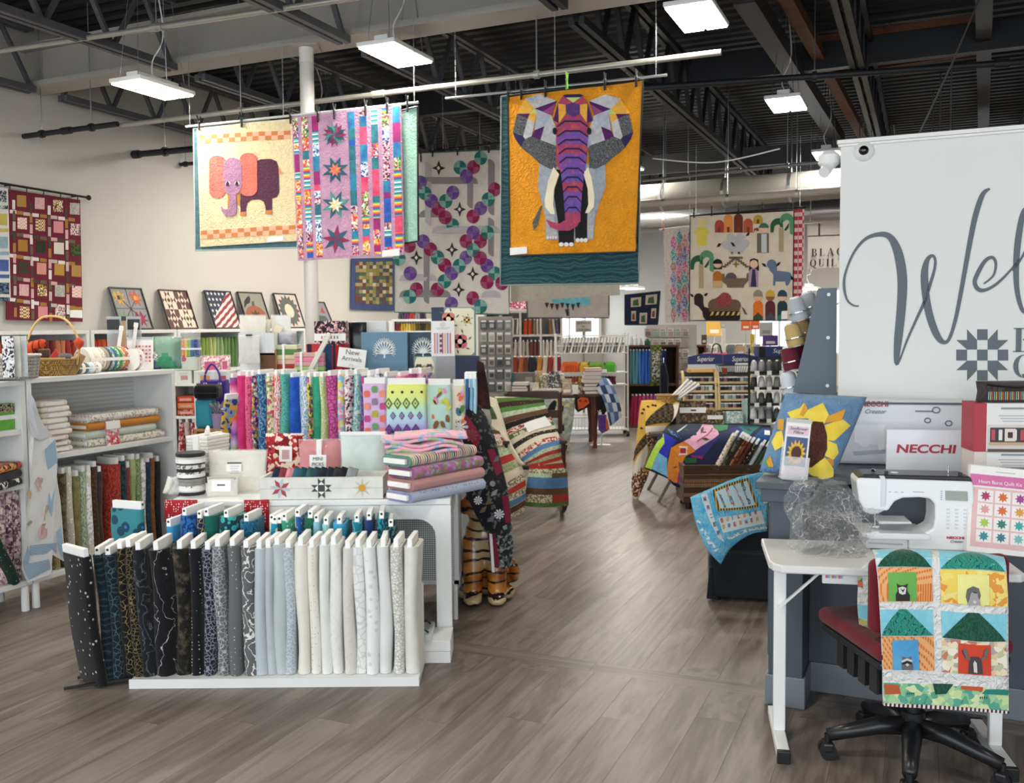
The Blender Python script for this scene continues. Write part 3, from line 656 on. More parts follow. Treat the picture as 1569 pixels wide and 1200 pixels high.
Q.patch([(332,488),(360,525),(335,600),(330,680),(340,730),(318,728),(290,690),(288,660),(305,560)],CRM,5);Q.patch([(506,488),(483,520),(505,600),(508,680),(492,722),(512,722),(536,690),(538,640),(522,540)],CRM,5)
for x in (338,512):Q.ell(x,305,10,18,BLK,6,10)
Q.card([(105,900),(193,893),(194,928),(106,937)])
for x,y in ((780,141),(800,138),(837,134),(928,123),(976,118)):clip(x,y,UO-.01,q='orange elephant quilt')
clip(870,122,UO-.01,pl('#7fc24a',.5),'lime green spring clip on the orange quilt',None)
# --- nativity quilt, its red checked neighbour and the ruffled floral quilt
UN=12.0;fr=(1000,300,5.23)
rod((1010,352),(1062,346),UN+.4,'white rod carrying the ruffled floral quilt',(.1,.9),up=3.6)
rod((1058,331),(1235,317),UN,'dark rod carrying the nativity quilt',(.05,.95),BLACK,up=3.9)
Q=Quilt('floral_quilt','white ruffled quilt with a column of pink and teal diamonds','quilt',[(85,270),(310,245),(310,1010),(100,1020)],B(UN+.4,0),N_,fb('mottle','#d8d2cd','#bdb6b2',q=1,sc=3),fr=fr,wav=.02)
FD=[fb('floral','#d25f8c','#e8b0c8','#7c4f70',sc=2.2),fb('floral','#4f9a9c','#a8d0c8','#3c5f80',sc=2.2),fb('floral','#c04a6c','#e0a0b0','#5f8f6c',sc=2.2),fb('floral','#5f7fa8','#c8b0d0','#3f4f7c',sc=2.2)]
for k in range(4):
    for j in range(7):x=165+45*k;y=380+95*j-(k % 2)*45;Q.patch([(x,y-75),(x+24,y),(x,y+75),(x-24,y)],FD[(k+j) % 4],1+(j % 2),fine=False)
clip(1017,345,UN+.4,pl('#e2632b',.5),'orange spring clip at the corner of the ruffled quilt',None)
Q=Quilt('red_check_quilt','red and white checked quilt edge behind the nativity quilt','quilt',[(1128,105),(1212,105),(1200,830),(1120,860)],B(UN+.03,0),N_,fb('check','#a8384a','#d9b9b6',sc=.35),fr=fr)
Q=Quilt('nativity_quilt','cream quilt with nativity figures, camel, donkey, sheep and palms','quilt',[(302,160),(1132,118),(1122,1000),(293,1000)],B(UN,0),N_,fb('solid','#d3c9b8',q=.4),fr=fr,bind=BLACK)
h=lambda c:fb('solid',c)
Q.ell(395,215,36,36,h('#d8c98c'));Q.patch([(365,252),(425,252),(462,300),(432,310),(434,400),(358,400),(358,310),(328,300)],h('#d6c656'))
for x,y,c,t in ((535,195,'#a8443c',36),(607,150,'#dc8a4c',36),(687,145,'#6a3428',36),(765,185,'#b4563c',38),(845,155,'#b0983c',38)):
    Q.patch(arc(x,y+35,t,180,360,8)+[(x+t,295 if x < 800 else 225),(x-t,295 if x < 800 else 225)],h(c));Q.rect(x-10,250 if x < 800 else 190,x+10,292 if x < 800 else 222,h('#7a3b2c'),2)
Q.patch(arc(625,335,35,150,330,6)+arc(700,335,35,200,380,6)+arc(745,380,32,300,420,5)+arc(700,435,30,20,110,4)+arc(640,435,30,60,170,4)+arc(580,390,30,110,230,5),h('#b3b1b6'))
for x in (635,692):Q.rect(x-8,450,x+8,468,BLK)
Q.patch([(512,412),(530,380),(552,385),(535,408)],BLK,2);Q.patch([(625,372),(648,378),(664,408),(642,404)],BLK,2);Q.patch([(745,325),(760,298),(780,292),(770,318)],BLK,2)
Q.rect(836,300,932,458,h('#6b5f54'));Q.rect(872,305,916,455,h('#b8c3c2'),2);Q.ell(892,262,38,38,h('#d9b79c'),2);Q.patch(arc(892,258,40,180,360,8),h('#3f6b54'),3);Q.patch([(805,300),(815,262),(840,255),(855,275),(840,285),(822,272)],h('#7c4a30'),2)
def palm(tx,ty0,ty1,x):
    Q.rect(tx-18,ty0,tx+20,ty1,h('#a8987c'))
    Q.patch(arc(tx-20,ty0-10,65,180,300,8)+[(tx+15,ty0)]+[(tx-10,ty0-5)]+arc(tx-25,ty0+5,30,300,180,6)+[(tx-60,ty0+40),(tx-85,ty0+40)],h('#2f5a3c'),2)
    Q.patch(arc(tx+45,ty0-60,55,150,360,9)+[(tx+100,ty0+60),(tx+70,ty0+50),(tx+68,ty0-20)]+arc(tx+45,ty0-40,22,360,200,5),h('#57906a'),2);Q.patch([(tx+25,ty0+20),(tx+65,ty0-40),(tx+60,ty0),(tx+40,ty0+25)],h('#234b33'),3)
palm(1030,255,450,0);palm(390,552,742,0)
Q.patch(arc(520,640,37,180,360,8)+[(557,735),(483,735)],h('#b06a28'));Q.rect(483,682,557,735,h('#c8a878'),2);Q.ell(522,545,34,34,h('#d8b296'),2);Q.patch(arc(522,545,38,180,360,8),BLK,3);Q.patch([(484,540),(560,540),(556,590),(488,590)],h('#24402f'),1)
for k in range(6):Q.patch([(560+18*k,560-14*k),(590+18*k,560-14*k),(590+18*k,575-14*k),(560+18*k,575-14*k)],h('#6a5a48'),2);Q.patch([(770-18*k,560-14*k),(740-18*k,560-14*k),(740-18*k,575-14*k),(770-18*k,575-14*k)],h('#6a5a48'),2)
Q.rect(612,488,720,505,h('#6a5a48'),2);Q.patch([(668,515),(676,540),(700,548),(676,556),(668,580),(660,556),(636,548),(660,540)],h('#8a6a3c'),2)
Q.patch([(556,625),(575,625),(580,660),(750,660),(755,620),(770,620),(768,680),(735,715),(730,735),(598,735),(594,715),(560,690)],h('#6f5f50'),2);Q.patch(arc(628,662,46,180,360,8),h('#5a4f52'),3)
Q.patch([(776,560),(780,510),(812,500),(846,512),(852,570),(852,600),(770,600)],BLK);Q.ell(812,548,33,33,h('#dbb69c'),2);Q.patch(arc(808,620,38,180,360,8)+[(846,730),(770,730)],h('#a88cae'),2);Q.patch([(800,590),(822,590),(832,730),(786,730)],h('#35304f'),3)
Q.patch(arc(955,550,40,120,360,8)+[(998,600),(1080,610)]+arc(1075,650,42,290,380,4)+[(1085,720),(1068,720),(1062,688),(985,688),(982,720),(966,720),(968,630),(935,595)],h('#5f718c'));Q.patch([(872,540),(900,545),(915,570),(890,565)],BLK,2);Q.patch([(990,570),(1000,540),(1028,530),(1015,555)],BLK,2);Q.patch([(1105,640),(1122,650),(1125,680),(1110,670)],BLK,2)
Q.patch(arc(370,820,38,180,360,8)+[(408,860),(415,890),(450,900),(470,980),(700,980),(705,880)]+[(700,990),(680,1000),(430,1000),(405,970),(400,930),(370,890),(335,870)],h('#2f2422'))
Q.patch(arc(500,880,55,150,270,5)+[(540,800)]+arc(575,815,40,200,340,5)+[(630,830)]+arc(660,880,48,270,390,5)+[(690,930),(460,930)],h('#6b5446'),2);Q.patch([(505,850),(535,800),(560,778),(600,778),(625,800),(640,850),(600,885),(545,885)],fb('spots','#8a3a40','#b8666a','#b8666a',sc=3),3);Q.patch([(405,925),(700,925),(700,985),(440,990)],h('#2a201f'),2)
for k in range(6):x=480+42*k;Q.patch([(x-18,962),(x-4,932),(x+16,928),(x+6,955)],h('#c4b06c'),4)
Q.patch([(298,785),(322,790),(330,812),(312,808)],BLK,2);Q.patch([(412,800),(425,782),(445,780),(432,805)],BLK,2);Q.patch([(712,890),(735,905),(760,955),(735,945)],h('#5c5a48'),2)
for x,c1,c2,c3,c4 in ((845,'#8a8272','#d8a88c','#d86f28','#3a4a34'),(943,'#c9a83c','#8a5c44','#5c2a38','#4a4c58'),(1040,'#2f4554','#d8b79c','#253f44','#2f7a6c')):
    Q.ell(x,800,39,46,h(c1),1);Q.patch(arc(x,808,36,0,180,8),h(c2),2);Q.patch(arc(x,880,40,180,360,8)+[(x+40,996),(x-40,996)],h(c3),1);Q.patch([(x-38,996),(x-38,970),(x,935),(x+38,970),(x+38,996)],h(c4),2)
Q.card([(1035,925),(1082,922),(1080,988),(1032,990)])
for x,y in ((1064,325),(1091,322),(1132,318),(1169,317),(1215,311)):clip(x,y,UN,q='nativity quilt')
# --- shop banner in the back
UB=13.5;fr=(1000,300,5.23)
Q=Quilt('shop_banner','grey white shop banner with black serif lettering behind the wall','banner',[(1245,225),(1700,190),(1700,560),(1240,590)],B(UB,0),N_,pl('#bdb9b4',.7),fr=fr)
o=PU(1243,393,UB-.03);serif('BLACK',.105,BLACK,Q.t,o,V3,Z3,sp=.25);o=PU(1241,409,UB-.03);serif('QUILT',.1,BLACK,Q.t,o,V3,Z3,sp=.2)
[MB().cyl(c,V((c.x,c.y,ZD)),.006,n=5).out('hanger_wire',STEEL,Q.t,world=True) for c in (PU(1242,342,UB),PU(1320,337,UB))]
Q.patch([(1245,322),(1700,300),(1700,306),(1245,328)],BLACK,2);Q.patch([(1328,222),(1342,222),(1342,322),(1328,322)],BLACK,2)
# --- smaller hangings deep in the shop
Q=Quilt('scrap_quilt','brown scrappy quilt with a wide blue border on the left wall','quilt',[(539,396),(606,395),(606,476),(538,474)],B(0,VL+.04),V3,fb('solid','#3a4a78'),wav=.002)
SC=[fb('weave','#6b5a48','#3a3638','#a89a6c',sc=1.5),h('#5c4048'),h('#8a7f3c'),h('#a8985c'),h('#3f4a5c'),h('#6c3a34'),h('#c8bfa0'),h('#4a5c4c')]
for i in range(11):
    for j in range(12):x=.08+.84*i/11;y=.07+.82*j/12;Q.fp([(x,y),(x+.074,y),(x+.074,y+.066),(x,y+.066)],SC[rnd.randrange(8)])
Q=Quilt('backing_quilt','plain mottled grey beige quilt hanging below the teal one','quilt',[(782,405),(950,405),(949,452),(783,463)],B(9.6,0),N_,fb('mottle','#b9b3a6','#a9a294',q=.3))
Q=Quilt('bunting_quilt','grey quilt with an aqua panel and little black bunting flags','quilt',[(805,430),(933,430),(933,487),(808,487)],B(11.5,0),N_,fb('solid','#b4ada6',q=.4),bind=DKG)
Q.patch([(843,440),(905,440),(903,468),(870,470),(846,462)],fb('mottle','#5fa8c0','#7fc0d0'))
for k in range(7):x=838+8*k;Q.patch([(x-3,464+k % 3),(x+3,464+k % 3),(x,472+k % 3*2)],BLACK,2)
for k in range(3):Q.patch([(866+k,474+4*k),(872+k,474+4*k),(869+k,484)],BLACK,2)
Q=Quilt('picture_quilt','navy quilt with small cream picture blocks far back','quilt',[(957,452),(1012,446),(1008,498),(957,498)],B(15.5,0),N_,fb('solid','#262c48'),bind=pl('#5a6a64',.8))
for x,y,w_,hh in ((.18,.12,.3,.3),(.6,.08,.32,.3),(.2,.55,.14,.32),(.45,.62,.22,.34),(.78,.5,.14,.3)):
    Q.fp([(x,y),(x+w_,y),(x+w_,y+hh),(x,y+hh)],h('#cfc6b4'));Q.fp([(x+w_*.25,y+hh*.3),(x+w_*.7,y+hh*.2),(x+w_*.8,y+hh*.9),(x+w_*.2,y+hh*.85)],h(rnd.choice(['#8a4a3c','#c8702c','#4a6a48','#40405c'])),2)
Q=Quilt('berry_runner','berry red and white print runner above the grey shelves','quilt',[(778,462),(808,462),(808,474),(781,473)],B(13,0),N_,fb('floral','#8a2a4c','#c86c88','#e8d0d0',sc=1))
# --- wall quilts on a curtain rod at the left wall
p,q=PV(-40,274,VL+.1),PV(136,303,VL+.1);t=thing('curtain_rod','dark curtain rod with ball ends on the left wall','rod',p)
MB().cyl(p,q,.012,n=8).out('tube',BLACK,t,smooth=40,world=True);MB().lathe([(.0,-.03),(.025,-.015),(.025,.015),(.0,.03)],10,q).out('finial',BLACK,t,smooth=True,world=True)
for k in (.3,.9):c=p+(q-p)*k;MB().cyl(c,c-V3*.1,.008,n=6).out('bracket',BLACK,t,world=True)
fr=(0,270,5.22)
Q=Quilt('burgundy_quilt','burgundy wall quilt with framed squares and pieced sashing','quilt',[(65,105),(640,190),(660,1165),(50,1150)],B(0,VL+.06),V3,fb('solid','#6d1d30'),fr=fr,wav=.003)
RQ=[h('#b4884a'),fb('floral','#e0b8b4','#d8a0a4',sc=2),fb('floral','#5c3a1c','#c8a03c','#f0e8d8',sc=2),fb('floral','#c8c4b8','#a8a49c',sc=2),fb('check','#e0a89c','#f0e0d0'),fb('check','#8a5a2c','#f0d8b0'),h('#d88f94'),fb('floral','#e8dcd4','#5c3438','#d8b0b0',sc=2),h('#a87c34'),h('#2c3520'),h('#dcd4c4'),fb('floral','#34401c','#4c5c2c'),h('#3c3c2c'),h('#d89488'),h('#c09040')]
cx=[170,318,462,596];cy0=[197,215,235,258]
for i in range(4):
    for j in range(6):
        x=cx[i]+j*5*(1 if i < 2 else .8);y=cy0[i]+j*(178-i*4);w_=38;Q.rect(x-w_,y-46,x+w_,y+46,RQ[(i+j*4) % 15],1,sk=5)
st=[h('#e8ded8'),h('#d8a8a8'),h('#a87a3c'),h('#4c4038'),h('#c8b8b0'),h('#6c5c4c')]
for i,x0 in enumerate((105,245,392,528)):
    for j in range(11):y=190+i*22+j*86;Q.rect(x0+j*1.5-10,y,x0+j*1.5+12,y+74,st[(i*3+j*5) % 6],1,sk=2)
for j in range(5):
    for i,x0 in enumerate((75,130,185,258,322,405,465,545)):
        y=268+j*180+i*9-(j*4);Q.rect(x0,y,x0+52,y+28,st[(i*2+j*3) % 6],1,sk=5)
Q.card([(556,1070),(650,1072),(652,1135),(556,1130)])
Q=Quilt('blue_block_quilt','white wall quilt with blue and yellow print blocks beside the burgundy one','quilt',[(-160,62),(62,98),(85,970),(-160,960)],B(0,VL+.07),V3,fb('solid','#d8d8d6'),fr=fr,wav=.003)
for j,m in enumerate([fb('floral','#3a4048','#b8c0c0',sc=2),fb('mottle','#b8a848','#c8b868'),fb('mottle','#7c9cb0','#a0b8b8'),fb('mottle','#3f5498','#5468a8'),fb('floral','#1c2c40','#5c7484',sc=2)]):
    y=115+j*184;Q.rect(-20,y,48+j*6,y+92,m,1,sk=2);Q.rect(-20,y+120,60+j*4,y+148,m,1)
for k in range(5):c=PV(15+26*k,286+4.5*k,VL+.1);tag(MB().tube([c+Z3*.02,c-Z3*.05],.006,5).out('rod_clip',BLACK),'small dark ring clip on the curtain rod','clip','ring clips on the curtain rod')

# ================================================================== builders for shop goods
def bolt_mesh(t,w,h,seed,wob=.0042):
    r=random.Random(seed);sec=[];rr_=t/2
    for k in range(6):a=math.pi*(k/5);sec.append((rr_*math.cos(a+math.pi),rr_-rr_*math.sin(a)))       # front round end
    for k in range(6):a=math.pi*(k/5);sec.append((rr_*math.cos(a),w-rr_+rr_*math.sin(a)))
    n=len(sec);L=7;vs=[];ph=r.uniform(0,6)
    for i in range(L):
        z=h*i/(L-1)
        for k,(x,y) in enumerate(sec):
            d=wob*math.sin(ph+i*1.3+k*.7)*r.uniform(.3,1);sh=wob*1.2*math.sin(ph*2+i*.9)
            g=1+.08*math.sin(ph+i)
            vs.append((x*g+sh,y+(-d if y < w/2 else d),z))
    fs=[(i*n+k,i*n+(k+1) % n,(i+1)*n+(k+1) % n,(i+1)*n+k) for i in range(L-1) for k in range(n)]
    # open fold at the top: inner wall sunk a little
    m=len(vs);vs += [(x*.55,w/2+(y-w/2)*.9,h) for x,y in sec];vs += [(x*.5,w/2+(y-w/2)*.88,h-.02) for x,y in sec]
    fs += [((L-1)*n+k,(L-1)*n+(k+1) % n,m+(k+1) % n,m+k) for k in range(n)] + [(m+k,m+(k+1) % n,m+n+(k+1) % n,m+n+k) for k in range(n)]
    fs += [tuple(range(m+n,m+2*n)),tuple(range(n-1,-1,-1))]
    me=bpy.data.meshes.new('fabric');me.from_pydata(vs,[],fs);me.update()
    for p in me.polygons:p.use_smooth=True
    me.set_sharp_from_angle(angle=math.radians(50));return me
BM={}
LBLACK=pl('#26282c',.6);GREYW=pl('#c7c8c8',.7)
def bolt(loc,m,label,group,t=.05,w=.19,h=.57,rz=0,rot=None,core=None,dot=False,label_plate=True,cm=None,up=.035):
    """one fabric bolt standing on end: wrapped cloth, card core, end label"""
    o=thing('fabric_bolt',label,'fabric bolt',loc,rz,group,rot)
    key=(round(t,3),w,round(h,2),rnd.randrange(3))
    if key not in BM:BM[key]=bolt_mesh(t,w,h,hash(key) % 1000)
    inst('fabric',BM[key],m,o)
    ck=('c',w,round(h,2),up)
    if ck not in BM:BM[ck]=MB().box(-.011,.011,.008,w-.008,h-.05,h+up).mesh('board')
    c=inst('board',BM[ck],cm or CARD,o)
    if label_plate:
        lk=('l',round(h,2),up)
        if lk not in BM:BM[lk]=MB().box(-.0095,.0095,.0065,.008,h+.002,h+up-.003).mesh('label')
        inst('label',BM[lk],pl('#fbfbfa',.5),c)
        if dot:
            dk=('d',round(h,2),up)
            if dk not in BM:
                d=MB();d.cyl((0,.0065,h+up-.012),(0,.005,h+up-.012),.006,n=8);BM[dk]=d.mesh('sticker')
            inst('sticker',BM[dk],LBLACK,c)
    return o
def bx(name,label,cat,rect,Y,dep,m,on=None,lean=0,rz=0,bev=.003,group=None,part='body',side=0,pillow=0):
    """a box-like thing whose front fills the picture rectangle at depth Y; returns thing, width, height"""
    x0,y0,x1,y1=rect;p=P((x0+x1)/2,y1,Y);W=(x1-x0)/FPX*Y/max(.3,math.cos(rz));H=(y1-y0)/FPX*Y
    if on is not None:H += p.z-on;p.z=on
    t=thing(name,label,cat,p,0,group,(lean,0,rz))
    if m:
        if pillow:
            b=pil(W,dep,H,pillow);b.out(part,m,t,smooth=True)
        else:MB().box(-W/2,W/2,0,dep,0,H).out(part,m,t,bev=bev)
    return t,W,H
def pil(W,D,H,k,nx=8,nz=8):
    """soft pillow-like packet: thin at the edges"""
    b=MB()
    for s in (-1,1):
        g=[]
        for i in range(nz+1):
            row=[]
            for j in range(nx+1):
                x,z=j/nx*2-1,i/nz*2-1;th=(1-abs(x)**k)*(1-abs(z)**k)
                row.append(V((x*W/2*(1-.05*(1-abs(z))),D/2+s*D/2*(.12+.88*th**.5 if th > 0 else .12),(z+1)/2*H)))
            g.append(row if s < 0 else row[::-1])
        b.sheet(g)
        if s < 0:g0=g
        else:g1=[r[::-1] for r in g]
    e=lambda A,B_:b.sheet([A,B_])
    e(g0[0][::-1],g1[0][::-1]);e(g0[-1],g1[-1]);e([r[0] for r in g0],[r[0] for r in g1]);e([r[-1] for r in g0][::-1],[r[-1] for r in g1][::-1])
    return b
def plate(t,x0,z0,x1,z1,m,y=-.0015,name='print',th=.0012):return MB().box(x0,x1,y-th,y,z0,z1).out(name,m,t)
def lines(t,x0,x1,z,n,dz,m=None,y=-.003,h=.002):
    """rows of tiny unreadable print"""
    for i in range(n):plate(t,x0+(x1-x0)*.06*(i % 3),z-i*dz,x1-(x1-x0)*.08*((i*2) % 3),z-i*dz+h,m or pl('#8d9093',.6),y,'print_line',.0006)
def ltext(t,s,x,z,size,m,y=-.002,al='CENTER',w=None,bold=0,shear=0):
    mw=MW[t];R=mw.to_3x3();return text(s,size,m,t,mw @ V((x,y,z)),R @ V((1,0,0)),R @ V((0,0,1)),align=al,w=w,bold=bold,shear=shear,ext=.0006)
def shelfcase(name,label,cat,p,rz,W,D,H,shelves,m,t=.025,back=True,legs=0,group=None,uprights=(),bm=None):
    o=thing(name,label,cat,p,rz,group)
    z0=legs
    MB().box(-.0,W,0,D,H-t,H).out('top',m,o,bev=.003);MB().box(0,W,0,D,z0,z0+t).out('bottom',m,o,bev=.003)
    for x in (0,W-t):MB().box(x,x+t,0,D,z0+t,H-t).out('side',m,o,bev=.002)
    for x in uprights:MB().box(x-t/2,x+t/2,.002,D-.01,z0+t,H-t).out('divider',m,o)
    for z in shelves:MB().box(t,W-t,.004,D-.01,z-t/2,z+t/2).out('shelf',m,o,bev=.002)
    if back:MB().box(t,W-t,D-.012,D-.004,z0+t,H-t).out('back',bm or m,o)
    if legs:
        for x in (.03,W-.03):
            for y in (.03,D-.03):MB().cyl((x,y,0),(x,y,z0),.022,n=10).out('leg',m,o,smooth=40)
    return o
# ================================================================== front rack of black, grey and cream bolts
R1=4.1
rk=thing('bolt_rack','low white bolt tray holding black, grey and cream fabric bolts','rack',V((P(430,1055,R1).x,R1,0)))
xl,xr=P(205,1055,R1).x-rk.location.x,P(644,1055,R1).x-rk.location.x
MB().box(xl,xr,-.045,.22,0,.035).out('tray',WHITE,rk,bev=.003);MB().box(xl,xr,-.05,-.045,0,.042).out('front_lip',WHITE,rk);MB().box(xl,xr,.2,.215,.05,.4).out('back_rail',WHITE,rk)
for yy in (-.05,.08):MB().bar((xl-.28,yy-.02,.012),(xl,yy+.05,.03),.012,.012).out('foot_bar',BLACK,rk)
f=fb
ROW1=[((158,174),f('wave','#13202a','#1a2c36','#13202a','#34464e',sc=2),'dark teal bolt with faint streaks'),((174,190),f('lines','#16222b','#4a5f66',sc=1.1,th=.05),'black bolt with pale teal lens net'),
 ((188,202),f('lines','#121214','#8c7a4c',sc=1.0,th=.03),'black bolt with gold thorn stripes'),((201,217),f('lines','#141413','#7c6e48',sc=1.5,th=.04),'black bolt with dense gold line print'),
 ((212,236),f('leaf','#17191f','#2b2f38','#7c8088',th=.82,sc=.6),'charcoal bolt with silver swirls'),((233,268),f('leaf','#0f1013','#17181c','#b4b5b6',th=.82,sc=.35),'black bolt with large silver leaves'),
 ((266,291),f('mottle','#0d0d0e','#1c1a17','#5d5340',sc=1.6),'black bolt with brushed gold texture'),((290,309),f('dots','#101218','#e8e6e0',sc=1.5,th=.17),'black bolt with white pin dots'),
 ((308,328),f('lines','#22242c','#858a96',sc=1.6,th=.07),'charcoal bolt with silver scallop lines'),((328,349),f('lines','#6a6c6f','#b8bbbd',sc=1.5,th=.05),'mid grey bolt with silver circle lines'),
 ((348,371),f('dots','#66696b','#c9cccd',sc=1.3,th=.14),'mid grey bolt with pale pin dots'),((369,392),f('leaf','#646668','#5c5e60','#e4e2dc',th=.75,sc=.8),'mid grey bolt with white leaf sprigs'),
 ((387,407),f('dots','#bcc3c8','#8f989f',sc=1.3,th=.09),'light grey bolt with tiny dark specks'),((405,419),f('solid','#bcc2c4'),'narrow plain light grey bolt'),((416,440),f('solid','#bfc6c6'),'wide plain light grey bolt'),
 ((435,452),f('lines','#a9b1b8','#c9d0d6',sc=2,th=.08),'cool grey bolt with pale scribbles'),((451,472),f('mottle','#e2ded3','#ece9e0',sc=.6),'warm cream bolt with soft scrolls'),((472,488),f('dots','#e9e7de','#a9a489',sc=1.6,th=.15),'cream bolt with little olive dots'),
 ((488,505),f('solid','#e4e6df'),'plain ivory bolt'),((505,524),f('leaf','#e8e8e4','#e2e2de','#8d8f90',th=.84,sc=.8),'ivory bolt with grey flower sprigs'),((524,543),f('leaf','#d9d4ce','#d4cfc8','#3d3c3d',th=.86,sc=.7),'taupe bolt with black vine sprigs'),
 ((542,560),f('lines','#e8e9e6','#d3d5d2',sc=.8,th=.06),'white bolt with pale swirls'),((559,580),f('spots','#e9ebe9','#d5d8d6','#b8bcbb',sc=.7,th=.3),'white bolt with soft grey spots'),((579,600),f('solid','#dee0de'),'plain pale grey white bolt'),
 ((600,618),f('lines','#e0dfda','#b9b6ae',sc=2,th=.1),'white bolt with fine beige scrollwork'),((617,641),f('mottle','#e3e1da','#dad8d0',sc=2),'off-white bolt at the end of the tray')]
for i,((a,b_),m,lab) in enumerate(ROW1):
    p=P((a+b_)/2,950,R1);j=rnd.uniform(-.008,.008)
    if i < 2:bolt(V((p.x-.003,R1-.02,.018)),m,lab + ' standing on the floor','bolts in the front tray',t=(b_-a)/FPX*R1,h=.58,rot=(0,-.05,.05),dot=True)
    else:bolt(V((p.x,R1+j,.037)),m,lab + ' in the front tray','bolts in the front tray',t=(b_-a)/FPX*R1*.94,h=.585+rnd.uniform(-.012,.008),rot=(0,-.045 if i < 6 else rnd.uniform(-.012,.012),rnd.uniform(-.06,.06)))
p=P(167,1000,R1);bolt(V((p.x,R1-.05,.012)),f('spots','#111114','#8f8d88','#c9c7c0',sc=.85,th=.2),'black bolt with silver starbursts leaning at the end of the front tray','bolts in the front tray',t=.045,h=.6,rot=(0,-.1,.92),w=.2)
# ---- second row
R2=4.31
r2=thing('bolt_riser','white plank riser carrying the teal and blue bolts','rack',V((P(430,1000,R2).x,R2,0)))
xl=P(238,1000,R2).x-r2.location.x;xr=P(650,1000,R2).x-r2.location.x;xe=P(690,1000,R2).x-r2.location.x
MB().box(xl,xr,0,.2,0,.1).out('plank',WHITE,r2,bev=.003);MB().box(xr-.02,xe,.02,.22,0,.055).out('plank',WHITE,r2,bev=.003)
MB().box(xr-.02,xe-.0,.02,.22,.056,.11).out('plank',WHITE,r2,bev=.003)
MB().box(xr-.06,xr+.035,.0,.2,.111,.145).out('clamp_block',pl('#c9cdcc',.4),r2,bev=.003)
for yy in (.02,.15):MB().tube([(xr-.06,yy,.15),(xr+.0,yy,.165),(xr+.02,yy,.15)],.005,6).out('wire_foot',BLACK,r2)
ROW2=[(251,266,797,f('mottle','#3fa0d0','#2f8cc0'),'sky blue batik bolt'),(266,293,780,f('leaf','#15386c','#2a6cb0',sc=.9),'navy bolt with blue waves'),(294,305,784,f('lines','#1c2448','#b8a468',sc=1),'narrow navy bolt with gold chevrons'),
 (306,328,781,f('mottle','#14594f','#1c6e60'),'deep green teal bolt'),(329,359,783,f('spots','#123f48','#3fb0b0','#2a8c98',sc=.8,th=.42),'dark teal bolt with aqua pebbles'),(357,386,789,f('leaf','#1f5f80','#2fa0b0','#173f60',sc=.9),'teal bolt with blue feather print'),
 (397,412,792,f('spots','#1f8fb8','#e8e4c8','#16304c',sc=.6,th=.28),'turquoise bolt with eye circles'),(412,417,790,f('solid','#d8d4c0'),'thin cream bolt'),(417,428,792,f('dots','#123f3a','#9fc8b0',sc=1.1,th=.25),'dark green bolt with mint dots'),(428,447,788,f('dots','#3f9a80','#b0dcc4',sc=.9,th=.3),'sea green bolt with mint spots'),
 (449,459,782,f('dots','#2060a0','#bcd8e8',sc=1.3,th=.25),'blue bolt with white dots'),(459,481,784,f('leaf','#1a6450','#2f8c6c','#124538',sc=.9),'emerald bolt with wave print'),(481,493,790,f('solid','#8fc8dc'),'pale aqua bolt'),(492,504,794,f('mottle','#8fd0d0','#b8e4dc'),'mint aqua mottled bolt'),(504,526,793,f('mottle','#2f98c4','#48b0d8'),'bright cyan blue bolt'),
 (542,557,790,f('lines','#1a7c94','#7fc8d0',sc=.9),'teal bolt with pale crackle lines'),(558,571,787,f('solid','#1f3a72'),'plain dark blue bolt'),(571,589,785,f('leaf','#123c4c','#2a8c98',sc=1.2),'dark teal bolt with fern print'),(592,612,797,f('leaf','#143844','#2c5f68','#5f8c90',sc=1.2),'dark teal bolt with streaky print')]
for i,(a,b_,y,m,lab) in enumerate(ROW2):
    p=P((a+b_)/2,y,R2);z=p.z-.56-.035
    bolt(V((p.x,R2+.01,max(.101,z))),m,lab + ' in the second row','teal and blue bolts in the second row',t=max(.016,(b_-a)/FPX*R2*.95),h=.56 if z > .1 else .56+z-.101,rot=(0,.02*(i % 3-1) + (.1 if i == 6 else 0),-.25+.02*i),dot=True,w=.17)
p=P(206,800,4.36);bolt(V((p.x+.03,4.4,.19)),f('spots','#3c8890','#1d4a5c','#2f86c4',sc=.42,th=.4),'turquoise bolt with big pebble rounds showing its broad face','teal and blue bolts in the second row',t=.05,w=.19,h=.55,rot=(0,0,1.2),dot=True)
t=thing('bolt_block','white block under the pebble print bolt','riser',V((p.x-.08,4.4,0)));MB().box(-.1,.14,-.04,.1,0,.188).out('block',WHITE,t,bev=.004);MB().box(-.11,.15,-.05,.11,0,.012).out('foot',WHITE,t)
# ================================================================== white display table
TZ=.75;tY0,tY1=4.545,5.5
tX1=P(692,900,tY0).x;tX0=P(262,900,tY0).x
tb=thing('display_table','white display table with rounded arch leg frames','table',V((tX1,tY0,0)));W_=tX1-tX0
MB().box(-W_,0,0,tY1-tY0,TZ-.03,TZ).out('top',WLAM,tb,bev=.005)
for y in (.0,tY1-tY0-.06):
    r=.09;inner=[(-.075,0,0),(-.075,0,TZ-.1-r)] + [(-.075-r+r*math.cos(a),0,TZ-.1-r+r*math.sin(a)) for a in [k*math.pi/10 for k in range(6)]]
    i2=[(-W_+.075+r-r*math.cos(a),0,TZ-.1-r+r*math.sin(a)) for a in [math.pi/2-k*math.pi/10 for k in range(6)]] + [(-W_+.075,0,0)]
    pts=inner + i2 + [(-W_,0,0),(-W_,0,TZ-.031),(0,0,TZ-.031),(0,0,0)]
    MB().prism([V((a,y,c)) for a,b_,c in pts],(0,.06,0)).out('leg_frame',WLAM,tb)
for x in (-W_,-.03):MB().box(x,x+.03,.06,tY1-tY0-.06,TZ-.1,TZ-.031).out('side_apron',WLAM,tb)
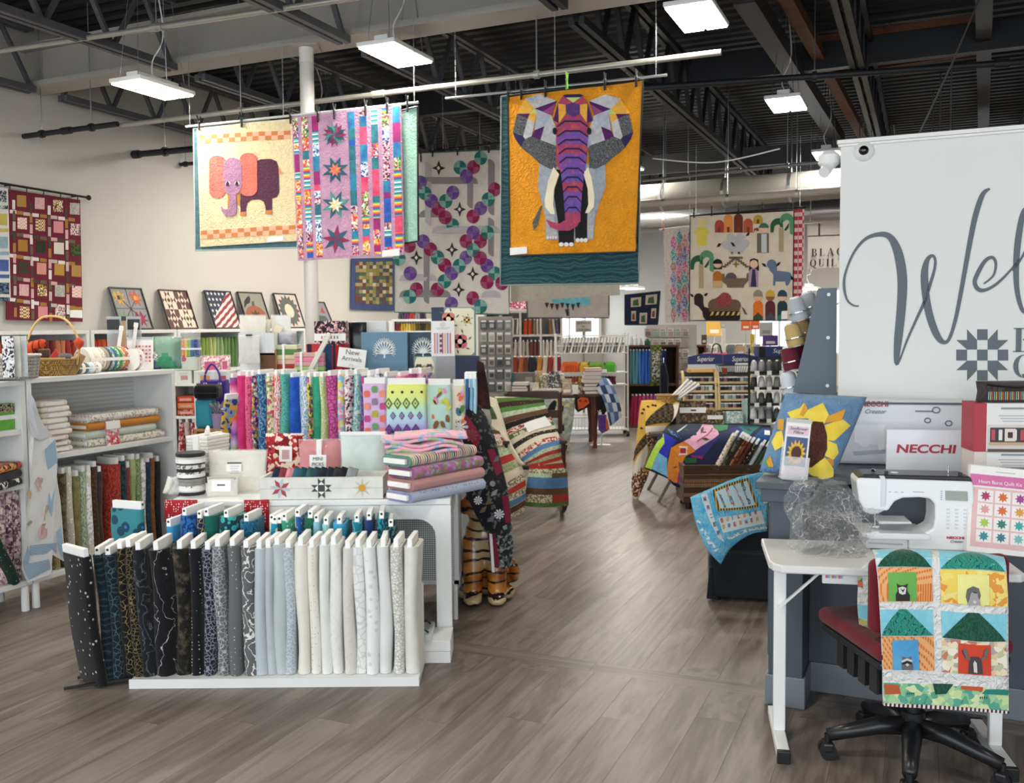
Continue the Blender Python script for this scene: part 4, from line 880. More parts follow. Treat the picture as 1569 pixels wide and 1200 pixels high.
# perforated cabinet below
def perf_mat():
    m,nt,b=newmat('perforated white metal');N=nt.nodes;L=nt.links
    tc=N.new('ShaderNodeTexCoord');v=N.new('ShaderNodeTexVoronoi');v.inputs['Scale'].default_value=85;v.inputs['Randomness'].default_value=0;L.new(tc.outputs['Object'],v.inputs['Vector'])
    r=N.new('ShaderNodeValToRGB');r.color_ramp.interpolation='CONSTANT';r.color_ramp.elements[0].color=hx('#5c6266');r.color_ramp.elements[1].position=.33;r.color_ramp.elements[1].color=hx('#dfe3e3')
    L.new(v.outputs['Distance'],r.inputs['Fac']);L.new(r.outputs[0],b.inputs['Base Color']);b.inputs['Roughness'].default_value=.4;return m
PERF=perf_mat()
cb=thing('perforated_cabinet','white perforated metal cabinet on legs under the display table','cabinet',V((P(707,890,5.25).x,4.98,0)))
MB().box(-.95,0,0,.46,.22,.7).out('body',PERF,cb,bev=.006);
for x in (-.95,-.024):MB().box(x,x+.026,-.006,0,.2,.715).out('frame_edge',WHITE,cb)
MB().box(-.95,.002,-.006,.46,.2,.222).out('bottom_rail',WHITE,cb);MB().box(-.95,.002,-.006,.46,.698,.716).out('top_rail',WHITE,cb)
for x in (-.93,-.02):
    for y in (.02,.44):MB().cyl((x,y,0),(x,y,.2),.014,n=10).out('leg',WHITE,cb,smooth=40)
# ---- goods on the table, front row
cream=f('mottle','#e9e5d9','#dedacd');film=clear('#ffffff',.22,.08,.5)
def packet(rect,Y,m,lab,dep=.05,lean=-.12,on=TZ,cat='fabric bundle',film_=True,pk=4,band=None,group=None,rz=0,name='fabric_bundle'):
    t,W,H=bx(name,lab,cat,rect,Y,dep,m,on=on,lean=lean,pillow=pk,part='folded_fabric',group=group,rz=rz)
    if film_:pil(W*1.05,dep*1.08,H*1.03,pk).out('wrapper',film,t,smooth=True)
    if band:MB().box(-W/2*1.01,W/2*1.01,-.006,dep+.004,H*band[0],H*band[1]).out('paper_band',CARD,t)
    return t,W,H
t,W,H=packet((318,690,406,772),4.78,cream,'large cream fabric bundle in clear wrap with a white label');plate(t,-.05,H*.5,.03,H*.72,CARD,-.008);plate(t,-.045,H*.69,.03,H*.72,LBLACK,-.0095);lines(t,-.03,.02,H*.62,4,.012,y=-.0095)
t,W,H=packet((316,731,363,772),4.68,cream,'small cream fabric bundle leaning on the large one',.035);plate(t,-.05,H*.25,.05,H*.85,CARD,-.006);plate(t,-.02,H*.55,.02,H*.62,NAVYB,-.0075);plate(t,-W*.45,H*.86,W*.45,H*.99,f('stripe','#6b6a66','#a9a596','#7c8c88','#d8d4c8',sc=12),.008)
def roll(p,r,h_,ms,lab,group='precut strip rolls on the table',ax=None,band=True,nm='strip_roll'):
    """jelly roll: layers of rolled strips with a paper band; axis up unless ax"""
    t=thing(nm,lab,'strip roll',p,0,group,ax)
    n=len(ms)
    for i,m in enumerate(ms):
        z0,z1=h_*i/n,h_*(i+1)/n;MB().lathe([(r*.96,z0),(r,z0+h_/n*.25),(r,z0+h_/n*.75),(r*.96,z1)],18).out('fabric_layer',m,t,smooth=50)
    if band:MB().lathe([(r*1.012,h_*.36),(r*1.012,h_*.62)],18).out('paper_band',CARD,t,smooth=40)
    return t
gs=[f('mottle','#1f1f20','#3c3b3a'),f('floral','#d8d4cc','#6b6966','#efece6',sc=2),f('mottle','#7c7a76','#a09e98'),f('mottle','#dcdad4','#c4c2bc')]
p=P(294,772,4.75);p.z=TZ;s_=FPX/4.75
roll(p,21/s_,20/s_,[gs[0],gs[3],gs[1],gs[2]],'black and white strip roll at the bottom of the grey stack');roll(p+Z3*20/s_,21/s_,21/s_,[gs[2],gs[0],gs[1],gs[0]],'black and grey strip roll in the middle of the stack')
roll(p+Z3*41/s_,22/s_,24/s_,[gs[1],gs[0],gs[3],gs[0]],'grey strip roll on top of the stack')
for k in range(2):
    t,W,H=packet((252+9*k,732,270+9*k,776),4.72-.03*k,[cream,f('mottle','#2b2b2c','#dcdad4')][k],['cream soft packet tilted at the table edge','black and white soft packet beside the grey rolls'][k],.05,0,TZ)
    t.rotation_euler=(0,.32,.6)
t,W,H=bx('fabric_bundle','grey to white fat quarter bundle tied with a white ribbon','fabric bundle',(281,668,322,718),5.1,.2,None,on=TZ+.0)
t.rotation_euler.z=-.35;n=14
for i in range(n):
    z0=H*i/n;MB().box(-W/2+rnd.uniform(0,.006),W/2-rnd.uniform(0,.006),rnd.uniform(0,.006),.2,z0,H*(i+.94)/n).out('fat_quarter',[f('solid','#3f3f40'),f('solid','#77787a'),f('solid','#b0afac'),f('solid','#dddbd4'),f('solid','#ebe8e0')][min(4,i*5//n)],t,bev=.004)
MB().box(-.018,.018,-.005,.206,0,H+.004).out('ribbon',CARD,t);MB().tube(spl([(0,.08,H),(.05,.04,H+.05),(.07,.02,H+.02),(0,.08,H)],6),.008,5).out('ribbon_bow',CARD,t)
# starred crate
t,W,H=bx('star_crate','whitewashed wooden crate painted with three quilt stars','crate',(398,731,588,771),4.56,.2,None,on=TZ+.002);CR=t
WWASH=pl('#dddcd6',.7,var=.08,vs=14)
for k,(z0,z1) in enumerate(((0,.49),(.5,1))):MB().box(-W/2,W/2,0,.014,H*z0,H*z1).out('front_plank',WWASH,t)
MB().box(-W/2,W/2,.186,.2,0,H).out('back_plank',WWASH,t);MB().box(-W/2,W/2,.014,.186,0,.012).out('bottom',WWASH,t)
for x in (-W/2,W/2-.014):MB().box(x,x+.014,.014,.186,.0,H).out('end_plank',WWASH,t)
def lstar(t,cx,cz,R,cols,kind):
    q=lambda pts,c:MB().prism([V((cx+a*R,-.0004,cz+b_*R)) for a,b_ in pts],(0,-.0016,0)).out('painted_diamond',pl(c,.7),t)
    if kind == 0:
        for k in range(8):
            a=k*math.pi/4+.2;c_,s2=math.cos,math.sin;q([(0,0),(.55*c_(a),.55*s2(a)),(c_(a+.39)*1.02,s2(a+.39)*1.02),(.55*c_(a+.785),.55*s2(a+.785))],cols[k % 2])
    elif kind == 1:
        for sx,sz in ((1,0),(-1,0),(0,1),(0,-1)):
            for e in (-1,1):q([(sx*.33+sz*.33*e,sz*.33+sx*.33*e),(sx+sz*.33*e,sz+sx*.33*e),(sx*.66,sz*.66)] if False else [(sx*.33+abs(sz)*.33*e,sz*.33+abs(sx)*.33*e),(sx*1+abs(sz)*.33*e,sz*1+abs(sx)*.33*e),(sx*.66,sz*.66)],cols[0])
            q([(sx*.35+abs(sz)*.33,sz*.35+abs(sx)*.33),(sx*.35-abs(sz)*.33,sz*.35-abs(sx)*.33),(sx*.62,sz*.62)],'#efeee9')
        q([(-.33,-.33),(.33,-.33),(.33,.33),(-.33,.33)],cols[0])
    else:
        for k in range(8):
            a=k*math.pi/4;q([(.36*math.cos(a-.4),.36*math.sin(a-.4)),(math.cos(a),math.sin(a)),(.36*math.cos(a+.4),.36*math.sin(a+.4))],cols[0])
        q([(.36*math.cos(k*math.pi/4),.36*math.sin(k*math.pi/4)) for k in range(8)],cols[1])
for x,kd,cl_ in ((430,0,('#a8434a','#b9c2c6')),(493,1,('#3f4246','')),(556,2,('#c9c3ac','#d99b35'))):lstar(t,(x-493)/FPX*4.56,H*.5,H*.47,cl_,kd)
# fat quarters filed in the crate
fq=[('#23283c','navy'),('#7a2f38','brick red'),('#d88c90','rose pink'),('#2b5f6c','deep teal'),('#1d4450','dark teal'),('#25514c','pine green'),('#1f3440','ink blue'),('#15181f','black'),('#1b2028','blue black'),('#24252a','charcoal'),('#161719','jet black'),('#8c8f8f','grey')]
for i,(c,nm) in enumerate(fq):
    x=(418+10.5*i-493)/FPX*4.56;loc=MW[CR] @ V((x,.03,.055));t=thing('fat_quarter',f'{nm} folded fat quarter filed in the star crate','fabric piece',loc,0,'fat quarters in the star crate',(0,.35,.5))
    pil(.055,.03,.095,6).out('folded_fabric',f('mottle',c,'#'+''.join('%02x' % min(255,int(c[k:k+2],16)+22) for k in (1,3,5))),t,smooth=True);MB().box(-.025,.025,.012,.018,.09,.098).out('fold_edge',f('solid',c),t)
# bundles behind the crate
t,W,H=packet((404,664,463,722),5.0,f('floral','#a8242f','#e8dcc8','#7c1a24','#c23a40','#efe6d4',sc=1.1),'folded red poinsettia print fabric with a small card',.06,-.1,film_=False);plate(t,-.02,H*.45,.05,H*.75,CARD,-.008);plate(t,-.005,H*.5,.035,H*.68,pl('#c9a0a0',.6),-.0095)
t,W,H=packet((455,675,521,722),4.9,f('mottle','#c4474f','#d2666a'),'coral red fabric bundle tied with white ribbon',.09,-.1);MB().box(-.012,.015,-.006,.095,0,H+.004).out('ribbon',CARD,t);MB().box(-W/2,W/2,-.006,.0,H*.28,H*.42).out('ribbon',CARD,t)
t,W,H=bx('sign_card','small white sign card reading mini picks in the crate','sign',(474,697,500,728),4.74,.003,CARD,lean=-.1);ltext(t,'MINI',0,H*.72,.026,INK,w=.05);ltext(t,'PICKS',0,H*.45,.026,INK,w=.06)
t,W,H=packet((520,663,590,730),4.86,f('mottle','#dbe8e2','#c4d6cf'),'pale mint fabric bundle in clear wrap',.06,-.12);MB().box(-W/2,W/2,-.002,.008,H-.012,H+.006).out('header_strip',CARD,t)
# stacked bolts on the right end
def flatbolt(c,m,lab,em,L=.56,w=.2,t_=.05,rz=0,core='#f2f2ef'):
    o=thing('fabric_bolt',lab,'fabric bolt',c,rz,'bolts stacked flat on the display table');sec=[(math.cos(a)*t_/2-(w/2-t_/2),t_/2+math.sin(a)*t_/2) for a in [math.pi/2+k*math.pi/8 for k in range(9)]] + [(math.cos(a)*t_/2+(w/2-t_/2),t_/2+math.sin(a)*t_/2) for a in [-math.pi/2+k*math.pi/8 for k in range(9)]]
    MB().prism([V((x,0,z)) for x,z in sec],(0,L,0)).out('fabric',m,o,smooth=40)
    MB().prism([V((x*1.005,-.0,z)) for x,z in sec],(0,.012,0)).out('fabric_edge',em,o,smooth=40)
    c2=MB().box(-w*.4,w*.36,-.014,.05,t_*.28,t_*.72).out('board',pl(core,.6),o);MB().box(-w*.34,w*.3,-.0155,-.014,t_*.4,t_*.6).out('label',CARD,c2)
    return o
sb=P(645,772,4.62);zz=TZ
for i,(m,em,lab) in enumerate([(f('dots','#b9bfd6','#8890ac',sc=1.2,th=.3),f('mottle','#a9aedb','#c0c4e4'),'periwinkle dotted bolt at the bottom of the flat stack'),(f('weave','#c07a7c','#a8656c','#d8a8a0',sc=2.5),f('weave','#b07c74','#9c686a','#d8a8a0',sc=2.5),'dusty red woven print bolt in the flat stack'),
        (f('floral','#c978b0','#b0689c','#8f9c5c','#b8a8c4',sc=1),f('mottle','#c88cb8','#b87ca8'),'orchid pink floral bolt in the flat stack'),(f('stripe','#c8404c','#f2efe8','#e0a83c','#f2efe8','#8aa84c','#f2efe8','#3c3c44','#f2efe8',sc=1.6,ax=1),f('mottle','#2fae96','#3cbca4'),'rainbow striped bolt with teal ends on top of the flat stack')]):
    x=P(614+(2 if i < 3 else -8)+i*1.5,740,4.6).x;flatbolt(V((x,4.47+.02*i,zz)),m,lab,em,w=.19,t_=.055,rz=-.72+.03*i,L=.52);zz += .0555
# folded pink knit on top
t,W,H=bx('folded_fabric','folded pink fabric with bluebird print on the flat bolts','folded fabric',(592,664,706,700),4.64,.26,None,on=zz);PINK=f('floral','#f0b0c4','#eeb4c6','#f2b6c8','#efb2c6','#f0b0c4','#f1b4c6','#8fb8d8','#9cc48c',sc=.75)
for k in range(5):
    wv=[V((x/10*W-W/2+.01*k*(-1)**k,0,.008*math.sin(x*.8+k)+H*(k/5))) for x in range(11)]
    g=[[p+V((0,y*.065,.005*math.sin(y*1.7+i))) for i,p in enumerate(wv)] for y in range(5)];MB().sheet(g).out('fold',PINK,t,smooth=True,solid=H/5*.92,bev=.008)
t.rotation_euler.z=.12
# broad-face bolts standing at the back of the table
JEL=f('floral','#e0705c','#8a5a9c','#c8b83c','#c2478c','#6a8c5c','#e8a07c',sc=1.0)
def faceb(rect,Y,m,lab,w=None,t_=.045):
    x0,y0,x1,y1=rect;p=P((x0+x1)/2,y0,Y);W=(x1-x0)/FPX*Y;o=bolt(V((p.x+W/2,Y,TZ+.001)),m,lab,'broad-face bolts at the back of the display table',t=t_,w=round(W,3),h=p.z-TZ-.03,rot=(0,0,math.pi/2),label_plate=False);return o,W,p.z-TZ-.03
o,W,H=faceb((556,580,592,665),5.36,f('solid','#d9b8e0'),'lilac bolt printed with rows of colourful jars')
JC=[pl(c,.8) for c in ('#e0705c','#b0a83c','#c2478c','#8a7a9c','#e8907c','#6a9c6c')]
def onface(o,x0,z0,x1,z1,m,t_,name='print',rnd_=0):
    """flat print on the broad face (bolt rotated a quarter turn: local -x faces the camera, y runs along the face)"""
    return MB().prism([V((-t_/2-.0065,y,z)) for y,z in ((x0,z0),(x1,z0),(x1,z1),(x0,z1))],(-.0008,0,0)).out(name,m,o)
def onpoly(o,pts,m,t_,name='print',k=1):return MB().prism([V((-t_/2-.006-.0008*k,y,z)) for y,z in pts],(-.0008,0,0)).out(name,m,o)
for i in range(3):
    for j in range(7):
        x=W*(.06+.33*i);z=H*.03+j*H*.137+(H*.05 if i == 1 else 0);s_=W*.26
        onpoly(o,[(W-x-s_*.85,z),(W-x-s_*.15,z),(W-x,z+s_*.25),(W-x,z+s_*.85),(W-x-s_*.2,z+s_*1.1),(W-x-s_*.8,z+s_*1.1),(W-x-s_,z+s_*.85),(W-x-s_,z+s_*.25)],JC[(i*5+j*2) % 6],.045)
o,W,H=faceb((592,581,654,690),5.2,fb('bands','#f0a08c','#f0a08c','#eeb0d8','#e4b4e4','#d4b0e8','#bcb8f0','#b8d8e8','#bce8cc','#dcec90','#e6ee80',sc=.56),'rainbow ombre bolt with rows of diamonds')
for j,(z,c1,c2) in enumerate(((.8,'#5f6f3c','#c8e08c'),(.67,'#5c4f7c','#a8a0cc'),(.52,'#5f3a80','#7c4fa0'),(.4,'#5c4f70','#b890c4'),(.18,'#b8465c','#e89470'))):
    n=5
    for i in range(n):
        x=W*(.06+.22*i+(.1 if j % 2 else 0));s_=W*(.1 if j % 2 == 0 else .07)
        if x+s_ > W:continue
        y=W-x
        onpoly(o,[(y-s_,z*H),(y,z*H+s_*1.5),(y+s_,z*H),(y,z*H-s_*1.5)],pl(c1,.8),.045);onpoly(o,[(y-s_*.6,z*H),(y,z*H+s_*.9),(y+s_*.6,z*H),(y,z*H-s_*.9)],pl(c2,.8),.045,k=2);onpoly(o,[(y-s_*.25,z*H),(y,z*H+s_*.4),(y+s_*.25,z*H),(y,z*H-s_*.4)],pl(c1,.8),.045,k=3)
for z in (.92,.5,.1):
    for i in range(4):onpoly(o,[(W*(.12+.24*i)+.008*math.cos(a),z*H+.008*math.sin(a)) for a in [k*math.pi/4 for k in range(8)]],pl('#2c2440',.8),.045)
o,W,H=faceb((654,582,692,672),5.24,f('solid','#bfe0d4'),'mint bolt with pink birds and leaves')
TF=[pl(c,.8) for c in ('#d0508c','#4a7c3c','#8a5a30','#e08cb0','#c8c84c','#3c6f80','#e06a3c')]
def scatter(o,W,H,n,sd):
    r=random.Random(sd)
    for k in range(n):
        y,z,s_=r.uniform(.012,W-.02),r.uniform(.03,H-.03),r.uniform(.008,.02);a=r.uniform(0,3)
        y=min(max(y,s_),W-s_)
        onpoly(o,[(y+s_*math.cos(a+t)*(1 if i % 2 else .8),z+1.5*s_*math.sin(t)*math.cos(a)) for i,t in enumerate([q*math.pi/3.5 for q in range(7)])],TF[r.randrange(7)],.045,k=1+k % 3)
scatter(o,W,H,30,3)
o,W,H=faceb((692,583,713,640),5.27,f('solid','#e8dcc8'),'cream bolt with fruit and snack prints');scatter(o,W,H,20,5)
for k,(c,nm) in enumerate((('#3f78b0','mid blue'),('#8fc4dc','light blue'),('#b8dce8','ice blue'))):p=P(715+6*k,590,5.33);bolt(V((p.x,5.3,TZ+.001)),f('solid',c),f'{nm} bolt end behind the fruit print','blue bolt ends',t=.02,h=.55,w=.17)

# red dotted cloth peeping out between the teal bolts
t=thing('dotted_cloth','red cloth with white dots hanging off the display table edge','cloth',P(395,825,4.5))
for x0,x1,y1 in ((374,412,822),(252,302,800)):
    g=[[P(x0+(x1-x0)*j/6,y,4.53-.01*(i > 0)-.006*math.sin(j*2.1+i)) for j in range(7)] for i,y in enumerate((766,785,(785+y1)/2,y1-6*(x0 > 300)))];MB().sheet(g).out('drop',f('dots','#a8202c','#efe6e0',sc=2,th=.28),t,smooth=True,solid=.004,world=True)

# ================================================================== table of bright bolts behind the display table
BY=6.12
bt=thing('bolt_table','white table carrying the row of bright batik bolts','table',V((P(540,700,BY).x,BY,0)));bw=P(735,700,BY).x-P(345,700,BY).x
MB().box(-bw/2,bw/2,-.05,.45,.755,.785).out('top',WLAM,bt,bev=.003)
for x in (-bw/2+.05,bw/2-.05):
    for y in (0,.4):MB().box(x-.025,x+.025,y-.025,y+.025,0,.755).out('leg',WLAM,bt)
BR=[(348,359,fb('bands','#8cb84c','#d9c8e8','#9a5cc0','#e8a0d8','#f0663c','#f2c84c','#3fb8a8','#f0a8c8','#c8307c','#3c78c0',sc=.56),'rainbow ombre striped bolt'),(359,371,f('mottle','#dc2c72','#e84a8c'),'hot pink batik bolt'),(372,383,f('leaf','#f06c9c','#f8a4c0','#c83a70',sc=1.2),'pink bolt with palm leaves'),(384,392,f('floral','#2c3060','#e8dcd4','#8a4a9c','#e88c4c','#6a9c4c',sc=1.4),'navy floral bolt'),
 (392,404,f('leaf','#2c5c90','#3c80a8','#8fb8d0',th=.6,sc=1.2),'blue leaf print bolt'),(404,416,f('floral','#dce8a4','#8ab06c','#f0d0b8','#c85c70','#eef0d0',sc=1.2),'pale lime floral bolt'),(416,426,f('leaf','#f6e8ec','#d83c6c','#e8805c',sc=1.2),'white bolt with red palm leaves'),(426,438,f('lines','#6cc4b4','#3c988c',sc=2,th=.08),'aqua scribble bolt'),(440,454,f('mottle','#1c50b8','#2c6cd0'),'royal blue batik bolt'),(454,469,f('leaf','#e8f0f6','#34507c','#8fc0e0',sc=1.2),'white and navy floral bolt'),
 (470,475,f('floral','#e8dc5c','#3c6c48','#d86c9c',sc=1.4),'thin yellow floral bolt'),(473,488,f('mottle','#2c9878','#4cb494'),'sea green batik bolt'),(489,497,f('leaf','#cfe08c','#3c5c34','#f0f4d8',sc=1.3),'lime bolt with black leaves'),(498,513,f('lines','#dc6cac','#a83880',sc=1,th=.1),'orchid pink loop print bolt'),(514,526,f('floral','#8cc4d8','#e89cb8','#e8d86c','#d8e4ec',sc=1),'aqua and pink patchwork bolt'),(526,538,f('floral','#f0e8ec','#8a3c54','#34343c','#e8b8c4','#f4f0f0',sc=1.6),'white bolt with red and black sprigs'),
 (539,549,f('leaf','#7cc0c4','#5c3c80','#cfe8e0',sc=.9),'aqua and purple brushstroke bolt'),(550,560,f('floral','#a82c78','#3c5ca8','#d85c9c','#4c8cb8',sc=.8),'magenta and blue patch bolt'),(560,571,f('solid','#e8e6ea'),'white bolt behind the jar print'),(571,584,f('floral','#c8ccd8','#5c4868','#e8e8ee',sc=1.6),'grey sprig bolt behind the diamonds'),(584,597,f('solid','#b8c8d8'),'pale blue bolt behind the diamonds'),(604,620,f('mottle','#e07c9c','#e8a0b4'),'pink batik bolt behind the diamonds'),(622,634,f('mottle','#a83c78','#c85c90'),'plum pink bolt behind the mint print'),(634,652,f('floral','#e0889c','#5c7cb8','#e8b0bc',sc=1),'pink and blue bolt behind the mint print')]
for i,(a,b_,m,lab) in enumerate(BR):
    p=P((a+b_)/2,640,BY);bolt(V((p.x,BY+rnd.uniform(0,.02),.786)),m,lab + ' in the bright row','bright bolts behind the display table',t=(b_-a)/FPX*BY*.97,h=.5+rnd.uniform(-.012,.012),rot=(0,rnd.uniform(-.015,.015),-.35),w=.17,label_plate=i % 2 == 0,up=.03)
# pattern bolt leaning at the left end
p=P(342,640,BY);bolt(V((p.x-.03,BY-.02,.786)),f('floral','#2c4c88','#e0b048','#88a8c8',sc=.8),'blue and gold circle print bolt tilted at the row end','bright bolts behind the display table',t=.03,h=.36,rot=(0,.2,-.6),w=.17)
# ================================================================== shelf of boxes and bundles behind the bright bolts
SY=6.62;SZ=1.2
xs0,xs1=P(355,600,SY).x,P(740,600,SY).x
sc_=shelfcase('display_shelf','white shelf unit behind the bright bolts','shelf unit',V((xs0,SY-.05,0)),0,xs1-xs0,.42,SZ,(.45,.8),WHITE,.025,uprights=((xs1-xs0)/3,(xs1-xs0)*2/3))
def sbox(rect,m,lab,cat='box',dep=.14,Y=SY,on=SZ+.001,name='gift_box',**k):return bx(name,lab,cat,rect,Y,dep,m,on=on,**k)
TB=pl('#5f87a0',.5);
def tree(t,x,z,s):
    b=MB();b.prism([V((x-.006*s,-.002,z)),V((x+.006*s,-.002,z)),V((x+.004*s,-.002,z+.05*s)),V((x-.004*s,-.002,z+.05*s))],(0,-.001,0))
    for k in range(11):
        a=math.radians(-18+216*k/10);mid=V((x+.05*s*math.cos(a),-.002,z+.05*s+.05*s*math.sin(a)));e=V((x+.085*s*math.cos(a*.96+.06),-.002,z+.055*s+.09*s*math.sin(a)))
        b.tube([V((x,-.002,z+.03*s)),mid,e],[.005*s,.0035*s,.002*s],5)
        for da in (-.22,.22):b.tube([mid,V((x+.08*s*math.cos(a+da),-.002,z+.055*s+.085*s*math.sin(a+da)))],[.003*s,.0018*s],4)
    b.out('tree_emblem',pl('#f0f2f0',.6),t)
t,W,H=sbox((554,509,625,568),TB,'steel blue box with a white tree emblem');tree(t,.0,H-.185,1.0)
t,W,H=sbox((627,509,700,568),pl('#1d4257',.5),'dark teal box with a white tree emblem',Y=SY+.05);tree(t,-.07,H-.18,1.0)
MB().box(-W/2-.02,-W/2,-.003,.1,0,H).out('spine',pl('#33424c',.4),t)
t,W,H=sbox((634,546,735,572),pl('#6f8c84',.5),'long sage and navy box with cream floral end',Y=SY-.03,dep=.12)
plate(t,-W*.16,.0,W/2,H,pl('#16254a',.5));z0=H*.55
MB().prism([V((x*W-W/2,-.0025,H*z)) for x,z in ((.02,.3),(.05,.15),(.27,.15),(.31,.4),(.31,.75),(.27,.98),(.05,.98),(.02,.8))],(0,-.001,0)).out('cream_panel',pl('#ece7c8',.6),t)
for x in (.08,.24):
    for k in range(6):a=k*math.pi/3;MB().lathe([(.0,0),(.012,.001)],7,(0,0,0)).xf(Matrix.Translation((x*W-W/2+.018*math.cos(a),-.0037,H*.58+.018*math.sin(a))) @ Matrix.Rotation(math.pi/2,4,'X')).out('petal',pl('#4a4f48',.6),t)
MB().lathe([(.0,0),(.02,.001)],9).xf(Matrix.Translation((.16*W-W/2,-.0037,H*.58)) @ Matrix.Rotation(math.pi/2,4,'X')).out('petal',pl('#c8b060',.6),t)
t,W,H=sbox((662,471,729,546),pl('#7d978f',.5),'sage box with a cream panel of pink roses',on=P(700,546,SY).z+.002,dep=.1,Y=SY-.02)
MB().prism([V((x*W-W/2,-.0025,H*z)) for x,z in ((.3,.06),(.36,.02),(.9,.02),(.97,.08),(.97,.93),(.9,.98),(.36,.98),(.3,.92))],(0,-.001,0)).out('cream_panel',pl('#eee9cc',.6),t)
plate(t,-W/2,.55*H,-W*.22,H,pl('#1c2c50',.5))
def rose(t,x,z,r,c='#c8606c'):
    for k in range(4):a=k*math.pi/2+.78;MB().lathe([(.0,.0),(r*.62,.0),(r*.62,.0012)],9).xf(Matrix.Translation((x+r*.45*math.cos(a),-.0037,z+r*.45*math.sin(a))) @ Matrix.Rotation(math.pi/2,4,'X')).out('petal',pl(c,.6),t)
    MB().lathe([(.0,.0),(r*.35,.0),(r*.3,.001)],9).xf(Matrix.Translation((x,-.0052,z)) @ Matrix.Rotation(math.pi/2,4,'X')).out('petal',pl('#f0d8c0',.6),t)
    for k in range(6):
        a=k*math.pi/3+.3;c_=V((x+r*1.35*math.cos(a),-.0037,z+r*1.35*math.sin(a)));d=V((math.cos(a+.5),0,math.sin(a+.5)));e=V((-d.z,0,d.x));MB().prism([c_-d*r*.35,c_+e*r*.13,c_+d*r*.35,c_-e*r*.13],(0,-.001,0)).out('leaf',pl('#5c6a58',.6),t)
rose(t,.045,H*.3,.055);rose(t,-.035,H*.76,.05,'#d8806c');rose(t,.095,H*.74,.028,'#d8b868')
t,W,H=sbox((661,492,697,546),CARD,'white pattern card with a striped quilt picture',cat='pattern card',name='pattern_card',dep=.004,Y=SY-.1,on=P(680,546,SY-.1).z)
for k in range(7):plate(t,-W*.38+k*W*.11,H*.08,-W*.38+k*W*.11+W*.06,H*.66,pl(['#e08c7c','#a8a0c8','#e8c8b8','#c86c70','#e8b0a0','#8c90c0','#d87c70'][k],.7))
for k in range(4):plate(t,-W*.14,H*(.12+.14*k),-W*.03,H*(.2+.14*k),pl('#6c4860',.7),-.003)
lines(t,-W*.3,W*.3,H*.8,2,.008);MB().lathe([(.018,0),(.02,.0008)],12).xf(Matrix.Translation((0,-.001,H*.9)) @ Matrix.Rotation(math.pi/2,4,'X')).out('logo',pl('#d8d8dc',.6),t)
t.location.z=P(680,546,SY-.1).z;MB().box(-W/2,W/2,.004,.06,-(t.location.z-SZ),-.001).out('stand',clear('#ffffff',.2),t)
t,W,H=sbox((482,492,530,530),f('floral','#2a2230','#e8c8c0','#c88c90','#3a3040','#2a2230',sc=1.6),'dark floral print bundle with a white band',on=P(505,530,SY).z,Y=SY,dep=.1,name='fabric_bundle',cat='fabric bundle');plate(t,-W/2,H*.2,W/2,H*.5,CARD);
for k in range(6):plate(t,-W*.28+k*W*.1,H*.28,-W*.24+k*W*.1,H*.4,pl(['#b87c5c','#7c9c6c','#c8a84c','#a85c60','#6c8c7c','#8c7c5c'][k],.6),-.003)
t,W,H=sbox((470,527,533,570),f('solid','#a8242c'),'red, navy and floral fabric bundle',name='fabric_bundle',cat='fabric bundle',dep=.16)
for a,b_,c in ((.03,.12,'#23283c'),(.14,.38,'#b83c44'),(.42,.62,'#2c4468'),(.65,.7,'#1f2838'),(.85,.92,'#8c1c24')):plate(t,-W/2+a*W,0,-W/2+b_*W,H,f('mottle',c,c))
t,W,H=sbox((516,534,559,564),CARD,'tilted white card reading New Arrivals',cat='sign',name='sign_card',dep=.003,Y=SY-.12,on=P(537,564,SY-.12).z);t.rotation_euler.y=.13;ltext(t,'New',0,H*.68,.05,INK);ltext(t,'Arrivals',0,H*.36,.045,INK);MB().tube(arc(0,0,.012,0,180,6) and [V((a,-.002,H*.08+b_)) for a,b_ in arc(0,0,.014,0,180,6)],.001,4).out('flourish',INK,t);MB().box(-.004,.004,.003,.008,-(t.location.z-SZ),0).out('stick',WHITE,t)
# bins, packets and bundles at the left end of that shelf
t,W,H=sbox((398,536,424,570),WOOD,'wooden riser crate under the white bin',cat='crate',name='riser_crate',dep=.2,Y=SY-.02);plate(t,-W*.45,H*.1,W*.45,H*.85,pl('#6b4a2c',.7))
t,W,H=bx('mesh_bin','white mesh bin filled with cream packets','bin',(366,510,420,542),SY-.04,.2,None)
BWV=f('weave','#e6eaea','#d8dede','#c4cccc',sc=3)
for y in (0,.196):MB().box(-W/2,W/2,y,y+.004,0,H).out('panel',BWV,t)
for x in (-W/2,W/2-.004):MB().box(x,x+.004,.004,.196,0,H).out('panel',BWV,t)
MB().box(-W/2,W/2,0,.2,0,.004).out('base',BWV,t);bz=t.location.z;MB().box(-W/2,W/2,.02,.18,SZ-bz,-.001).out('foot_block',WHITE,t)
for k,(x,y0,w_,c,a) in enumerate(((367,484,40,'#efeade',.02),(378,492,26,'#d8e2ea',-.25),(392,490,12,'#efe4b8',.05),(399,490,12,'#f0ead0',.1),(406,496,14,'#ecdfb0',.35),(416,484,30,'#e8eef2',0))):
    t2,W,H=packet((x,y0,x+w_,536),SY+.01+.02*k,f('mottle',c,'#e4ddc8'),['large cream packet in the white mesh bin','pale blue packet in the white mesh bin','first butter yellow packet in the mesh bin','ivory packet in the mesh bin','tilted yellow packet in the mesh bin','blue and white packet beside the mesh bin'][k],.015,0,bz+.006,name='fabric_packet',cat='packet');t2.rotation_euler.y=a
t,W,H=packet((366,515,398,557),SY-.07,f('mottle','#e2e0da','#cfcdc8'),'clear packet clipped to the front of the mesh bin',.012,0,P(380,557,SY-.07).z,name='fabric_packet',cat='packet');MB().box(-.02,.02,-.004,.02,H,H+.012).out('binder_clip',BLACK,t)
